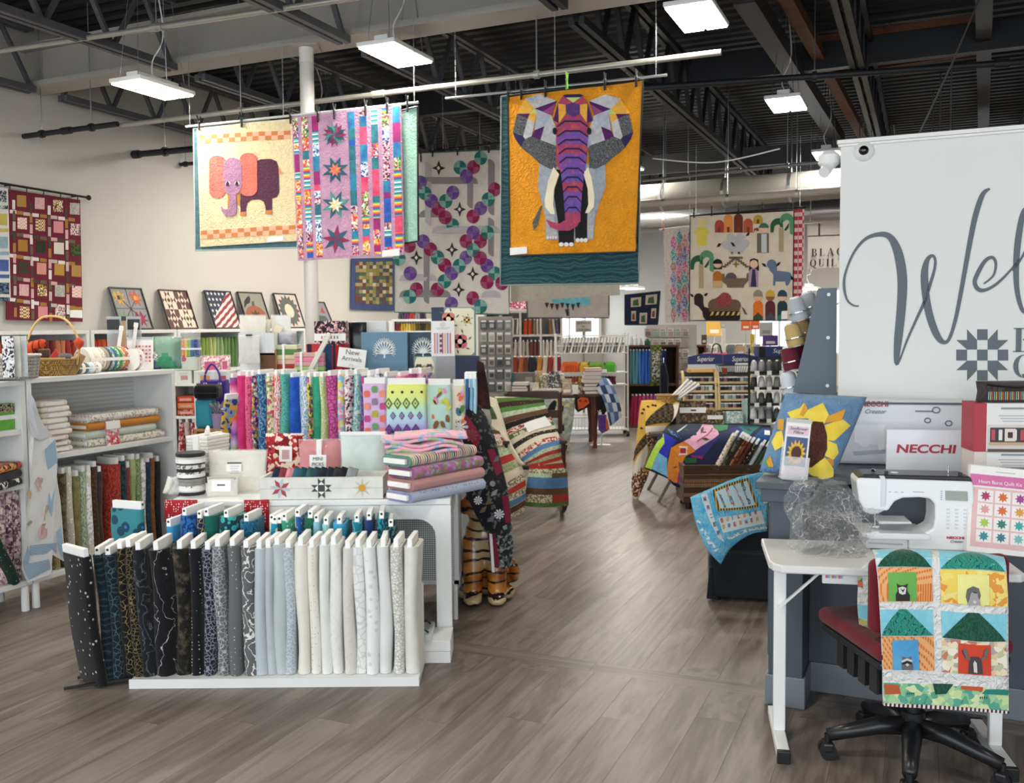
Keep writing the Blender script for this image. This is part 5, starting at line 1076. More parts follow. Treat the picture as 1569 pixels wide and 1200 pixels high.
def fatbundle(rect,Y,cs,lab,on,dep=.16,rib=(.25,.75),rz=0):
    t,W,H=bx('fabric_bundle',lab,'fabric bundle',rect,Y,dep,None,on=on,rz=rz);n=len(cs)
    for i,c in enumerate(cs):MB().box(-W/2+rnd.uniform(0,.006),W/2-rnd.uniform(0,.006),rnd.uniform(0,.004),dep,H*i/n,H*(i+.95)/n).out('fat_quarter',f('mottle',c,c),t,bev=.004)
    for x in rib:MB().box(-W/2+x*W-.008,-W/2+x*W+.008,-.004,dep+.004,0,H+.003).out('ribbon',CARD,t)
    return t
fatbundle((421,528,456,570),SY-.0,['#8c8478','#34302c','#5c544c','#a8423c','#e0b0a0','#d8cfa0','#5c8c54','#d0d4b4'],'red, green and brown fat quarter bundle',SZ+.001,rib=(.4,))
fatbundle((450,540,497,570),SY-.06,['#7c8c94','#4c6c4c','#58a870','#a8d080','#d8a0a8','#e888a4','#cfa8a0'],'pink and green fat quarter bundle tied with white ribbons',SZ+.001)
t,W,H=packet((424,508,452,530),SY+.06,f('mottle','#b8b8c4','#8c90a0'),'grey wrapped bundle on the fat quarters',.1,0,P(438,530,SY+.06).z);MB().box(-W*.4,W*.4,.01,.09,SZ-t.location.z,-.001).out('stack_below',f('solid','#a8a4a0'),t)
t,W,H=sbox((459,500,466,566),f('stripe','#efece4','#d8d2c4',sc=10,ax=0),'rolled strips of white trim leaning between bundles',cat='trim',name='trim_roll',dep=.03,Y=SY-.1);t.rotation_euler.y=.5
t,W,H=packet((534,494,562,570),SY+.1,pl('#16181c',.25),'crumpled black plastic bag behind the sign',.06,0,SZ+.001,film_=False,name='plastic_bag',cat='bag')
t,W,H=sbox((545,492,592,512),pl('#dfe0de',.6),'white open box on the shelf behind the blue box',Y=SY+.2,on=P(560,512,SY+.2).z,dep=.12);MB().box(-W/2,W/2,0,.12,SZ-t.location.z,-.001).out('box_below',WHITE,t)
# ================================================================== left aisle bookcases
RL=math.pi/2-TH;BV=-4.65;BT=1.33
pA0=PV(49,800,BV);uA0=pA0.dot(U3);uA1=PV(272,700,BV).dot(U3);WA=uA1-uA0
beadm=f('stripe','#d3d6d5','#c2c6c5',sc=4,ax=2)
bcA=shelfcase('bookcase','white bookcase with wicker basket and strip rolls on top','bookcase',B(uA0,BV),RL,WA,.36,BT,(.86,),WHITE,.03,legs=.15,bm=beadm)
bcB=shelfcase('bookcase','white bookcase holding the green packet and hung towel','bookcase',B(uA0-1.3,BV),RL,1.29,.36,BT-.01,(1.03,.72),WHITE,.03,legs=.15,bm=beadm)
def onV(px,py,v=BV):return PV(px,py,v)
def LB(px,zb,m,lab,grp,t=.045,w=.19,h=.56,v=BV-.03,rot=0,**k):
    p=PV(px,700,v);return bolt(V((p.x,p.y,zb)),m,lab,grp,t=t,w=w,h=h,rot=(0,rot,RL),**k)
LOW=[(70,'#cfc8b4','cream'),(84,'#8c7f58','olive leaf'),(97,'#544a34','dark olive leaf'),(107,'#d8d2bc','beige sprig'),(118,'#6f6a44','moss green'),(128,'#8f9c84','grey green scroll'),(137,'#dcd6c4','ivory sprig'),(146,'#4a3426','dark brown'),(153,'#3a2a22','espresso'),(176,'#8c2f24','brick red'),(190,'#1c3238','dark teal'),(197,'#8c3a34','rust red'),(205,'#8f9c6c','sage green floral'),(213,'#7c8c60','leaf green'),(220,'#cfd0c4','off-white'),(228,'#2a3f4c','slate blue'),(234,'#7c4a2c','brown orange'),(243,'#1e1e22','black')]
for i,(px,c,nm) in enumerate(LOW):
    c2='#'+''.join('%02x' % min(255,int(int(c[k:k+2],16)*1.25+14)) for k in (1,3,5))
    m=f(['mottle','leaf','floral','spots'][i % 4],c,c2,sc=1.4)
    LB(px,.182,m,f'{nm} fabric bolt in the lower bay of the bookcase','bolts in the lower bay of the bookcase',t=.045 if i not in (9,) else .13,w=.18,h=.56+rnd.uniform(-.03,.02),rot=.0 if i != 9 else .04)
pz=.876
fold=lambda p,rz,W,D,H,m,lab,g=None:(lambda t:(MB().box(-W/2,W/2,0,D,0,H).out('folded_fabric',m,t,bev=min(H*.45,.02),seg=3),MB().box(-W*.32,W*.32,-.003,.05,H*.25,H*.75).out('board_end',CARD,t),t)[-1])(thing('folded_fabric',lab,'folded fabric',p,rz,g))
for i,c in enumerate(['#b8a890','#8f8a84','#d8b4a8','#e4dccb','#dcd4c4','#e6dfd0','#d4cdbd','#e2dac8','#dcd3c2']):
    p=PV(91-2*(i % 3),690,BV-.04);fold(V((p.x,p.y,pz)),RL+.05*(i % 3-1),.2,.28,.034,f('mottle',c,'#efe9dc'),f'{["tan", "grey brown", "blush", "cream", "oatmeal", "ivory", "sand", "pale cream", "linen"][i]} folded fabric in the bookcase pile','folded fabrics in the bookcase pile');pz += .0345
def hbolt(px,pz_,m,lab,L=.5,dv=.04,t=.05,g='bolts lying on the bookcase shelf'):
    p=PV(px,690,BV-dv);o=thing('fabric_bolt',lab,'fabric bolt',V((p.x,p.y,pz_)),RL,g);sec=[(math.cos(a)*t/2+.09-t/2+.09*0,t/2+math.sin(a)*t/2) for a in [math.pi/2-k*math.pi/8 for k in range(9)]]
    sec=[(t/2-math.cos(a)*t/2,t/2+math.sin(a)*t/2) for a in [-math.pi/2+k*math.pi/8 for k in range(9)]] + [(.18-t/2+math.cos(a)*t/2,t/2+math.sin(a)*t/2) for a in [math.pi/2-k*math.pi/8 for k in range(9)]]
    MB().prism([V((-L/2,y,z)) for y,z in sec],(L,0,0)).out('fabric',m,o,smooth=40);MB().box(-L/2-.012,-L/2+.03,.02,.16,t*.3,t*.7).out('board',CARD,o);return o
hb_=[(198,.876,f('floral','#dcd8c8','#a8a490','#e6e2d4','#e0dcc8',sc=2),'cream bolt with tiny sprigs at the bottom of the lying pile',.62),(190,.926,f('mottle','#ccd4c8','#bcc8bc'),'pale sage bolt in the lying pile',.56),(194,.976,f('dots','#c47f2c','#e8c080',sc=1.4,th=.12),'ochre bolt with pin dots in the lying pile',.58),(194,1.026,f('floral','#dcd6cc','#b0a89c','#e4dfd6',sc=2),'oatmeal sprig bolt on top of the lying pile',.56)]
for px,z,m,lab,L in hb_:hbolt(px,z,m,lab,L)
p=PV(176,676,BV-.02);t=thing('fabric_packet','red floral packet propped in front of the lying bolts','packet',V((p.x,p.y,.876)),0,None,(-.1,0,RL));pil(.11,.02,.15,5).out('folded_fabric',f('floral','#b82c3c','#f0e4dc','#d8606c',sc=1.6),t,smooth=True);pil(.115,.022,.155,5).out('wrapper',film,t,smooth=True);plate(t,-.055,.1,.055,.15,CARD,-.003)
# items in the left-hand bookcase
p=PV(8,632,BV-.05);t=thing('green_packet','bright green fabric packet with a white band','packet',V((p.x,p.y,1.043)),RL);MB().box(-.11,.06,0,.06,0,.15).out('folded_fabric',f('mottle','#5ca03c','#74b84c'),t,bev=.01);MB().box(-.112,.062,-.003,.063,.06,.085).out('paper_band',CARD,t);MB().box(-.11,.055,-.002,0,.1,.148).out('photo_label',f('floral','#2c2c28','#8c9c6c','#b88c84',sc=3),t)
for i,(m,lab) in enumerate([(f('floral','#15181c','#e8e4dc','#20342c','#15181c',sc=.9),'black bolt with a white flower lying in the bookcase'),(f('mottle','#1c1c20','#34343a'),'black shadow print bolt lying in the bookcase'),(f('floral','#2c4030','#c8402c','#e0a04c','#23382a',sc=1.2),'dark green bolt with red flowers lying in the bookcase')]):
    p=PV(32,700,BV+.02);o=thing('fabric_bolt',lab,'fabric bolt',V((p.x,p.y,.734+.046*i)),RL+.4,'bolts lying in the left bookcase');MB().box(-.5,.02,0,.18,0,.042).out('fabric',m,o,bev=.018,seg=3);MB().box(.0,.045,.02,.16,.01,.034).out('board',CARD,o,bev=.004)
for i,(c,c2,nm) in enumerate((('#8c6a78','#c4a4a4','mauve paisley'),('#a48490','#5c3c4c','plum paisley'),('#6c5460','#b49ca0','dusty plum'))):LB(2+11*i,.182,f('floral',c,c2,'#d8c8c0',sc=1.6),f'{nm} bolt standing at the foot of the left bookcase','paisley bolts in the left bookcase',t=.05,h=.53)
LB(20,.182,f('dots','#1c3028','#8cb098',sc=1,th=.12),'dark green dotted bolt leaning in the left bookcase','paisley bolts in the left bookcase',h=.3,rot=-.35,v=BV+.02)
# tea towel hanging on the bookcase corner
tw=thing('tea_towel','white tea towel with blue borders hanging at the bookcase corner','towel',PV(65,890,BV+.03));
fr=(0,660,4.286)
def towel(pts,m,dv,name):
    q=[]
    for i,(x,y) in enumerate(pts):q.append(PV(x,y,BV+.03+dv+.012*math.sin(i*1.7)))
    MB().prism(q,V3*.003).out(name,m,tw,world=True)
TW=f('solid','#e4e4e2');TBL=f('check','#8fb0c8','#b4cad8',sc=3)
towel([(45,598),(55,625),(72,668),(84,672),(88,700),(86,730),(92,765),(100,862),(80,850),(78,880),(42,893),(33,872),(40,800),(46,740),(44,690),(42,640)],TW,0,'cloth')
for q_ in ([(68,690),(84,673),(88,715),(84,745),(79,792),(73,775),(76,742)],[(46,836),(86,832),(86,848),(46,851)],[(36,866),(74,857),(77,872),(44,888)],[(86,815),(93,808),(99,858),(88,846)],[(36,860),(42,836),(45,850),(42,868)]):towel(q_,TBL,.009,'blue_border')
towel([(44,600),(52,612),(62,645),(80,668),(60,674),(48,668),(44,640)],f('solid','#d2d6da'),.012,'top_fold')
for pts,c in (([(53,740),(58,731),(66,733),(68,745),(60,752)],'#d8b8b4'),([(41,757),(45,750),(48,756),(46,766)],'#dcc090'),([(58,815),(64,803),(73,802),(76,812),(70,824),(61,825)],'#d4aeaa'),([(66,780),(70,774),(73,784),(72,798),(67,798)],'#dcccb4'),([(41,803),(46,797),(49,800),(44,806)],'#c4c8b0')):towel(pts,f('solid',c),.007,'print')
# ---- on top of the bookcase
def topthing(name,label,cat,px,py=560,v=BV-.14,z=BT+.001,group=None):p=PV(px,py,v);return thing(name,label,cat,V((p.x,p.y,z)),RL,group)
WIC=f('weave','#d9b878','#c8a05c','#8c6a34',sc=1.8);WICW=f('weave','#d6d2ca','#c4c0b8','#8f8c86',sc=1.8)
def basket(t,rx,ry,h_,m,rim,flare=1.12,n=20,sq=False):
    k=3.2 if sq else 2
    sup=lambda a,r:(r*abs(math.cos(a))**(2/k)*(1 if math.cos(a) >= 0 else -1),abs(math.sin(a))**(2/k)*(1 if math.sin(a) >= 0 else -1))
    rows=7;g=[]
    for i in range(rows+1):
        fz=i/rows;s_=1/flare+(1-1/flare)*fz+ (.012*(i % 2));g.append([V((sup(2*math.pi*j/n,1)[0]*rx*s_,sup(2*math.pi*j/n,1)[1]*ry*s_,h_*fz)) for j in range(n+1)])
    for i in range(rows):MB().sheet([g[i],g[i+1]]).out('woven_row',m,t,smooth=True,solid=.007)
    MB().add([p for p in g[0][:-1]],[tuple(range(n))]).out('base',m,t,solid=.006);MB().tube(g[-1],.009,6,cap=False).out('rim',rim,t,smooth=True)
t=topthing('wicker_basket','honey wicker basket with a tall hoop handle full of felt toys','basket',84,565);t.rotation_euler.z=0;MW[t]=Matrix.Translation(t.location);WB=t
basket(t,.135,.11,.1,WIC,pl('#c8a060',.6));MB().tube(spl([(-.14,0,.06),(-.16,0,.2),(-.09,0,.33),(0,0,.355),(.09,0,.32),(.15,0,.2),(.135,0,.06)],6),.007,6).out('handle',pl('#e0b878',.55,var=.15),t,smooth=True);MB().tube([(.152,0,.17),(.153,0,.2)],.0085,6).out('handle_tape',pl('#e0d040',.6),t)
t=topthing('white_basket','white woven tray basket with plastic packets','basket',14,570,BV-.12);t.rotation_euler.z=0;MW[t]=Matrix.Translation(t.location);basket(t,.16,.1,.13,WICW,pl('#d8d4cc',.6),sq=True)
for k in range(3):o=bx('fabric_packet',['clear packet with black print in the white tray basket','white packet in the white tray basket','glossy packet leaning in the white tray basket'][k],'packet',(4+10*k,515,22+10*k,562),4.98+.03*k,.008,[f('floral','#d8d8d8','#404048','#f0f0f0',sc=2),f('mottle','#e8e6e0','#cfccc4'),f('mottle','#c0c8c8','#e8ecec')][k],on=BT+.02,bev=.002)
wbp=WB.location
def toy(nm,lab,mb,m,extra=()):
    t=thing(nm,lab,'felt toy',wbp + V((0,0,.012)));mb.out('body',m,t,smooth=True)
    for n2,b2,m2 in extra:b2.out(n2,m2,t)
toy('felt_fish','orange felt fish with dark stripes on the basket',MB().tube(spl([(-.2,0,.06),(-.17,0,.1),(-.12,-.01,.155),(-.06,-.01,.185),(-.045,-.01,.195)],4),[.002,.008,.014,.02,.026,.03,.034,.036,.036,.034,.03,.027,.024,.02,.016,.012,.006],10),f('stripe','#d8512a','#d8512a','#d8512a','#7c2a18',sc=3.2,ax=0),[('eye',MB().lathe([(.0,0),(.006,.003)],8,(-.06,-.04,.195)),BLACK)])
toy('felt_log','dark brown felt log with pale cut end in the basket',MB().lathe([(.034,.0),(.036,.06),(.034,.14),(.0,.14)],14,(-.055,-.01,.0)),f('stripe','#3a2620','#4c342a',sc=12,ax=0),[('cut_end',MB().lathe([(.03,.141),(.03,.146),(.0,.147)],14,(-.055,-.01,0)),f('solid','#b08850')),('twig',MB().tube([(-.07,-.03,.1),(-.1,-.04,.15)],.006,6),pl('#2c1c16',.8))])
toy('felt_flower','red felt flower petals in the basket',MB().lathe([(.02,.0),(.05,.05),(.035,.1),(.0,.15)],7,(.02,-.02,.0)),f('solid','#a8302c'),[('petal',MB().lathe([(.02,.0),(.045,.06),(.0,.12)],6,(.065,.0,.0)),f('solid','#b83a34'))])
toy('felt_stone','grey felt stone in the wicker basket',MB().lathe([(.03,.07),(.045,.09),(.035,.115),(.0,.122)],12,(.085,-.04,0)),f('solid','#6c6c6e'))
toy('felt_bird','orange felt bird perched on the basket edge',MB().lathe([(.0,.1),(.026,.125),(.03,.15),(.0,.178)],12,(.165,-.03,.04)),f('solid','#d05028'),[('beak',MB().cyl((.16,-.03,.19),(.13,-.06,.175),.008,.002),f('solid','#6c3020'))])
t=thing('card_tag','kraft card packet standing in the wicker basket','card',wbp+V((.09,.02,.012)),0,None,(0,.5,0));MB().box(-.03,.03,0,.006,0,.13).out('card',pl('#b89468',.7),t);plate(t,-.025,.02,.0,.12,CARD,-.001)
# strip rolls lying in a row
def lroll(px0,px1,r,cs,lab,v=BV-.1,z=BT+.001):
    a,b_=PV(px0,560,v),PV(px1,560,v);L=(b_-a).length;n=len(cs);t=thing('strip_roll',lab,'strip roll',V((a.x,a.y,z)),RL,'strip rolls on the bookcase')
    for i,c in enumerate(cs):
        m=Matrix.Translation((L*i/n,r,r)) @ Matrix.Rotation(math.pi/2,4,'Y');MB().lathe([(r*.95,0),(r,L/n*.2),(r,L/n*.8),(r*.95,L/n)],18).xf(m).out('fabric_layer',f('floral',c,c,'#efe8dc',sc=3) if i % 2 else f('mottle',c,c),t,smooth=50)
    MB().box(0,L,-.002,.012,r*.9,r*1.15).out('ribbon',CARD,t)
lroll(122,156,.035,['#6b6a68','#efece6','#6a6c70','#8fc4d8','#d8e4e8','#a88c90','#efece6'],'small grey and aqua strip roll in clear wrap',BV-.06)
lroll(140,170,.08,['#efe8dc','#e0d4c4','#ece4d8','#c4b8a4','#a89c88'],'cream and beige strip roll on the bookcase',BV-.14);lroll(170,205,.08,['#4c5a5c','#6c9cb0','#3c6c84','#5c9c64','#4c8c54','#b8925c','#c07c4c','#b84c44','#9c2c34'],'rainbow strip roll on the bookcase',BV-.14)
t=topthing('ribbon_spool','white and red ribbon spool beside the rainbow roll','spool',210,560,BV-.08)
for x,m in ((0,CARD),(.008,f('floral','#b83440','#f0dcd8',sc=3)),(.04,CARD)):MB().lathe([(.072 if m is CARD else .055,0),(.072 if m is CARD else .055,.008 if m is CARD else .032)],18).xf(Matrix.Translation((x,.05,.073)) @ Matrix.Rotation(math.pi/2,4,'Y')).out('flange' if m is CARD else 'ribbon',m,t)
t=topthing('pattern_card','white pattern card with rows of print propped on the bookcase','pattern card',216,560,BV-.2);t.rotation_euler=(-.1,0,.15);MW[t]=Matrix.Translation(t.location) @ Matrix.Rotation(.15,4,'Z') @ Matrix.Rotation(-.1,4,'X');MB().box(-.09,.08,0,.006,0,.22).out('card',CARD,t);plate(t,-.085,.205,.075,.22,pl('#b8bcc0',.5))
for j in range(5):
    for i in range(6):plate(t,-.06+.022*i,.05+.025*j,-.046+.022*i,.062+.025*j,pl(['#c05058','#e0a0a0','#d07078'][(i+j) % 3],.7),-.001)
t=topthing('pincushion','black and white spotted pincushion in a blue pot','pincushion',240,558,BV-.16);MB().lathe([(.035,0),(.045,.01),(.048,.06),(.043,.06)],16).out('pot',pl('#3c5c84',.3),t,smooth=40);MB().lathe([(.045,.058),(.06,.075),(.055,.1),(.03,.118),(.0,.122)],16).out('cushion',f('spots','#ece8dc','#2c2a28','#2c2a28',sc=1.8,th=.3),t,smooth=True)
t,W,H=packet((232,517,274,552),6.3,f('mottle','#2c7c58','#4c9c74'),'green fabric bundle in clear cellophane',.1,0,BT+.001)
for i,(px,h_,m) in enumerate(((176,.3,CARD),(200,.32,CARD),(190,.36,f('solid','#b89468')),(205,.34,clear('#d8dce0',.5)))):
    p=PV(px,560,BV-.26);t=thing('ruler',['white ruler leaning in the notions stand','second white ruler leaning in the notions stand','wooden yardstick in the notions stand','clear acrylic ruler in the notions stand'][i],'ruler',V((p.x,p.y,BT+.001)),0,None,(0,(.18,.15,.02,-.06)[i],0));MB().box(-.012,.012,0,.004,0,h_).out('blade',m,t)
    MB().box(-.014,.014,-.003,.007,h_-.03,h_).out('end_cap',[CARD,CARD,BLACK,CARD][i],t)
p=PV(190,560,BV-.3);t=thing('notions_stand','black and clear notions stand holding rulers','stand',V((p.x,p.y,BT+.001)),.2);MB().box(-.1,.1,0,.05,0,.02).out('base',BLACK,t);MB().box(-.1,-.03,.0,.05,.27,.34).out('holder',BLACK,t);MB().box(.03,.1,0,.05,.27,.34).out('holder',BLACK,t);MB().box(-.11,.11,.04,.05,.02,.36).out('back_panel',clear('#c8ccd0',.45),t)
# ================================================================== cube shelf, bags and boxes between the bookcase and the bright bolts
CY_=7.0;x0_,x1_=P(262,650,CY_).x,P(352,650,CY_).x;CT=P(300,588,CY_).z
cs=shelfcase('cube_shelf','white cube shelf with red fabrics beside the purple bag','shelf unit',V((x0_,CY_,0)),0,(x1_-x0_)*.45,.36,CT,(.93,.5),WHITE,.02)
for k in range(3):
    t=thing('folded_fabric',['red print folded fabric in the cube shelf','orange folded fabric in the cube shelf','tomato red folded fabric in the cube shelf'][k],'folded fabric',V((x0_+.11,CY_+.03,.942+.05*k)));MB().box(-.07,.06,0,.25,0,.048).out('folded_fabric',[f('floral','#b02c34','#e09078','#8c2030',sc=2),f('mottle','#d86c34','#e08c4c'),f('mottle','#c83c28','#d04c34')][k],t,bev=.01);MB().box(-.05,.04,-.002,.0,.014,.034).out('fold_edge',f('solid','#d8a890'),t)
for k in range(3):bolt(V((x0_+.06+.05*k,CY_+.02,.511)),f('floral',['#a82c40','#c8b0a8','#9c2430'][k],'#d8c0b8',sc=1.4),['crimson bolt in the cube shelf','grey pink bolt in the cube shelf','dark red bolt in the cube shelf'][k],'bolts in the cube shelf',t=.042,h=.38,w=.17)
t,W,H=bx('pattern_box','mint box with a pink dot on the cube shelf','box',(264,547,300,568),CY_+.02,.16,pl('#d3ddd0',.6),on=P(280,568,CY_).z,bev=.004);MB().lathe([(.0,0),(.02,.001)],10).xf(Matrix.Translation((0,-.001,H*.85)) @ Matrix.Rotation(math.pi/2,4,'X')).out('logo',pl('#c85c7c',.6),t);zt=t.location.z
for k,(a,b_) in enumerate(((270,294),(297,330),(330,352))):
    t,W,H=bx('pattern_box',['white box with pink print under the mint box','white box with candy print beside the purple bag','white and red box behind the purple bag'][k],'box',(a,568,b_,588),CY_+.02,.16,pl('#e0e2da',.6),on=CT+.001 if k == 0 else P(300,588,CY_).z,bev=.004);plate(t,-W*.2,H*.3,W*.25,H*.6,pl(['#c88c90','#d8a050','#b84c58'][k],.6));lines(t,-W*.3,W*.3,H*.8,2,.012)
    if k == 0:MB().box(-W*.5,W*.5,0,.16,H,zt-CT-.002).out('lid',pl('#d3ddd0',.6),t)
for k,(a,b_,y0) in enumerate(((306,338,546),(338,352,545))):
    t,W,H=packet((a,y0,b_,572),CY_+.06,f('floral','#e8dcdc','#c8486c','#e8b0b8','#efe8e4',sc=1.4),['pink and white pillow packet with a square label','pink striped packet behind the purple bag'][k],.05,0,P(320,588,CY_).z+.001);plate(t,-W*.25,H*.5,W*.25,H*.8,pl('#d05c84',.6),-.004)
t=thing('strip_roll','pastel rainbow strip bundle in cellophane','strip roll',V((P(285,547,CY_).x,CY_+.03,P(285,547,CY_).z+.002)))
for k,c in enumerate(['#d07078','#e0905c','#e0c860','#8cb86c','#4c74b0','#34508c']):MB().box(-.07+.024*k,-.047+.024*k,0,.1,0,.13).out('fabric_strip',f('dots',c,'#efe8dc',sc=2),t,bev=.006)
MB().box(-.072,.075,-.002,.102,.05,.065).out('ribbon',CARD,t);pil(.17,.12,.2,5).out('wrapper',film,t,smooth=True)
# riser shelf of the bags
SHZ=P(320,657,6.75).z;rs=shelfcase('riser_shelf','wooden topped stand carrying the teal case','stand',V((P(299,650,6.75).x,6.72,0)),0,P(352,650,6.75).x-P(299,650,6.75).x,.4,SHZ,(.4,),WOOD,.02)
t,W,H=bx('hard_case','turquoise rounded hard case with a black pouch on top','case',(299,612,326,657),6.76,.12,pl('#2389a4',.35),on=SHZ+.001,bev=.02);MB().box(-W*.3,W*.3,-.002,0,H*.15,H*.8).out('front_panel',pl('#2a93ae',.3),t)
CASE=t.location.z+H
t,W,H=bx('soft_pouch','black soft pouch resting on the turquoise case','pouch',(295,590,333,613),6.74,.16,f('solid','#101116'),on=CASE+.001,bev=.03);MB().box(-W/2,W/2,-.003,0,H*.42,H*.46).out('zip',pl('#2c2e34',.5),t)
t,W,H=bx('tote_bag','purple rubber tote bag with two round handles','bag',(308,582,348,640),6.95,.14,None,on=SHZ+.001);PURP=pl('#43248c',.45)
MB().add([(-W*.45,0,0),(W*.45,0,0),(W*.45,.13,0),(-W*.45,.13,0),(-W*.5,-.01,H),(W*.5,-.01,H),(W*.5,.14,H),(-W*.5,.14,H)],[(3,2,1,0),(0,1,5,4),(1,2,6,5),(2,3,7,6),(3,0,4,7),(4,5,6,7)]).out('body',PURP,t,bev=.01)
for y in (-.014,.144):MB().tube(spl([(-W*.28,y,H-.03),(-W*.26,y,H+.05),(0,y,H+.12),(W*.26,y,H+.05),(W*.28,y,H-.03)],6),.008,6).out('handle',PURP,t,smooth=True)
for x in (-.28,.28):MB().cyl((x*W,-.02,H-.03),(x*W,-.01,H-.03),.014,n=10).out('button',pl('#d8d0c8',.4),t)
t,W,H=bx('canister','lilac canister with glittery foil stuffing','canister',(318,638,338,658),6.66,.1,None);t.location.y=6.76;t.location.z=SHZ+.001;MB().lathe([(.038,0),(.046,.11),(.042,.11)],16).out('cup',pl('#9c88b0',.4),t,smooth=40)
fo_=MB();r_=random.Random(3)
for k in range(26):a,b_=r_.uniform(0,6.28),r_.uniform(.3,1);c=V((0,0,.1));fo_.tube([c,c+V((.07*math.cos(a)*b_,.05*math.sin(a)*b_,.04+.06*r_.random()))],[.004,.008],4)
fo_.out('foil_stuffing',pl('#b8bcc4',.2,.8),t)
# ================================================================== shelves and framed blocks on the left wall
WT=1.6;WV=VL+.42
cols5=[['#8c2a28','#a84030','#7c2428','#b85c40','#9c3430','#6c2024','#c07858','#a03c34'],['#b8482c','#c85c30','#a83c2c','#8c3428','#d07038','#b85034','#943028','#c0643c'],['#7c8c30','#98a83c','#a8b85c','#88a04c','#b0bc7c','#90a878','#6c8c50','#587c48'],['#2c4c38','#24443c','#1c3c38','#34585c','#246464','#1c5c60','#2c7078','#207c80'],['#2c5c80','#34508c','#3c4890','#4c3c80','#5c3478','#6c3c70','#7c4468','#8c5060']]
tone5=[x.split(',') for x in ('brick red,tomato,maroon,coral red,crimson,oxblood,salmon red,poppy red','burnt orange,pumpkin,rust,chestnut,tangerine,terracotta,russet,copper','olive,moss green,lime,leaf green,pale lime,sage,fern green,forest green','hunter green,pine green,bottle green,slate teal,deep teal,petrol,sea teal,turquoise','steel blue,denim blue,indigo,violet blue,purple,plum,mulberry,dusty wine')]
names5=['red','rust orange','lime to sage green','dark green to teal','blue to violet']
uw=PV(140,520,WV).dot(U3)
for k in range(5):
    u0=uw+1.22*(k-1);o=shelfcase('fabric_shelf',f'white wall shelf unit of {names5[k]} solids along the left wall','shelf unit',B(u0,WV),RL,1.2,.4,WT,(1.1,.6),WHITE,.04,group=None)
    n=16
    for i in range(n):
        c=cols5[k][i*8//n];p=B(u0+.09+i*.0645,WV-.05);hh=rnd.uniform(.34,.4)
        t=thing('fabric_bolt',f'{tone5[k][i*8//n]} fabric bolt on the {names5[k]} wall shelf','fabric bolt',V((p.x,p.y,1.12)),RL,f'{tone5[k][i*8//n]} bolts on the left wall shelves');key=('wb',i % 3)
        if key not in BM:BM[key]=bolt_mesh(.055,.19,.38,i)
        inst('fabric',BM[key],f('solid',c),t);
frames=[((100,62),(490,92),(583,575),(196,560),0),((682,112),(1030,138),(1118,590),(790,580),1),((1240,150),(1560,165),(1640,605),(1335,595),2)]
def pframe(c,lab,fm=pl('#2f2622',.5)):
    """a framed painted block leaning back against the wall on the shelf; c: picture corners tl tr br bl"""
    zt=lambda px,py,v:PV(px,py,v)
    vb=WV-.22;vt=VL+.03
    bl,br=PV(*c[3],vb),PV(*c[2],vb);
    tl,tr=PV(*c[0],vt),PV(*c[1],vt);dz=WT+.004-(bl.z+br.z)/2
    for p in (bl,br,tl,tr):p.z += dz
    ex=((br-bl)+(tr-tl)).normalized();ex.z=0;ex.normalize();W=((br-bl).length+(tr-tl).length)/2;H=((tl-bl).length+(tr-br).length)/2
    up=((tl+tr)/2-(bl+br)/2);up=(up-ex*up.dot(ex)).normalized();n=ex.cross(up);o=(bl+br)/2-ex*W/2
    t=thing('framed_block',lab,'picture',(bl+br)/2);fn=lambda a,b_,d=0:o+ex*a*W+up*b_*H+n*d
    MB().ob(fn(.5,.5,-.01),ex*W/2,up*H/2,n*.01).out('board',pl('#8d8c8c',.6),t,world=True)
    for a,b_,ca,cb in ((.5,.99,.5,.012),(.5,.01,.5,.012),(.01,.5,.012,.5),(.99,.5,.012,.5)):MB().ob(fn(a,b_,.004),ex*W*ca,up*H*cb,n*.012).out('frame',fm,t,world=True)
    def pc(pts,col,lv=1):MB().prism([fn(a,b_,.0004) for a,b_ in pts],n*.0016*lv).out('painted_piece',pl(col,.6),t,world=True)
    return t,pc
C1=lambda z:(160+z[0]/7.845,420+z[1]/7.845)
t,pc=pframe([C1(q) for q in frames[0][:4]],'framed block of four coloured maple leaves on grey',pl('#3a3c40',.5))
for cx,cy,sx,sy,c1,c2,c3 in ((.25,.75,-1,-1,'#d8a03c','#8c7c3c','#2c2824'),(.75,.75,-1,1,'#c8502c','#d88038','#e8a83c'),(.25,.25,1,1,'#7c9468','#5c7450','#2c3428'),(.75,.25,1,-1,'#8c2038','#981c34','#a02840')):
    q=lambda pts,c,lv=1:pc([(cx+a*.2,cy+b_*.2) for a,b_ in pts],c,lv)
    q([(-1,.3),(-.6,.9),(-.3,.3),(0,1),(.35,.35),(.9,.6),(.4,0),(1,-.3),(.3,-.3),(.5,-1),(0,-.5),(-.4,-.9),(-.35,-.2),(-.9,-.3),(-.5,0)],c1);q([(-.35,-.2),(0,-.2),(0,.3),(-.35,.3)],c3,2);q([(0,-.2),(.35,-.2),(.35,.3),(0,.3)],c2,2)
for a in ((.495,0,.505,1),(0,.495,1,.505)):pc([(a[0],a[1]),(a[2],a[1]),(a[2],a[3]),(a[0],a[3])],'#3c4044',2)
pc([(.3,.3),(.31,.29),(.7,.69),(.69,.7)],'#3c4044',2);pc([(.3,.7),(.29,.69),(.69,.29),(.7,.3)],'#3c4044',2)
t,pc=pframe([C1(q) for q in frames[1][:4]],'framed brown and cream star block painting',pl('#4a3028',.5))
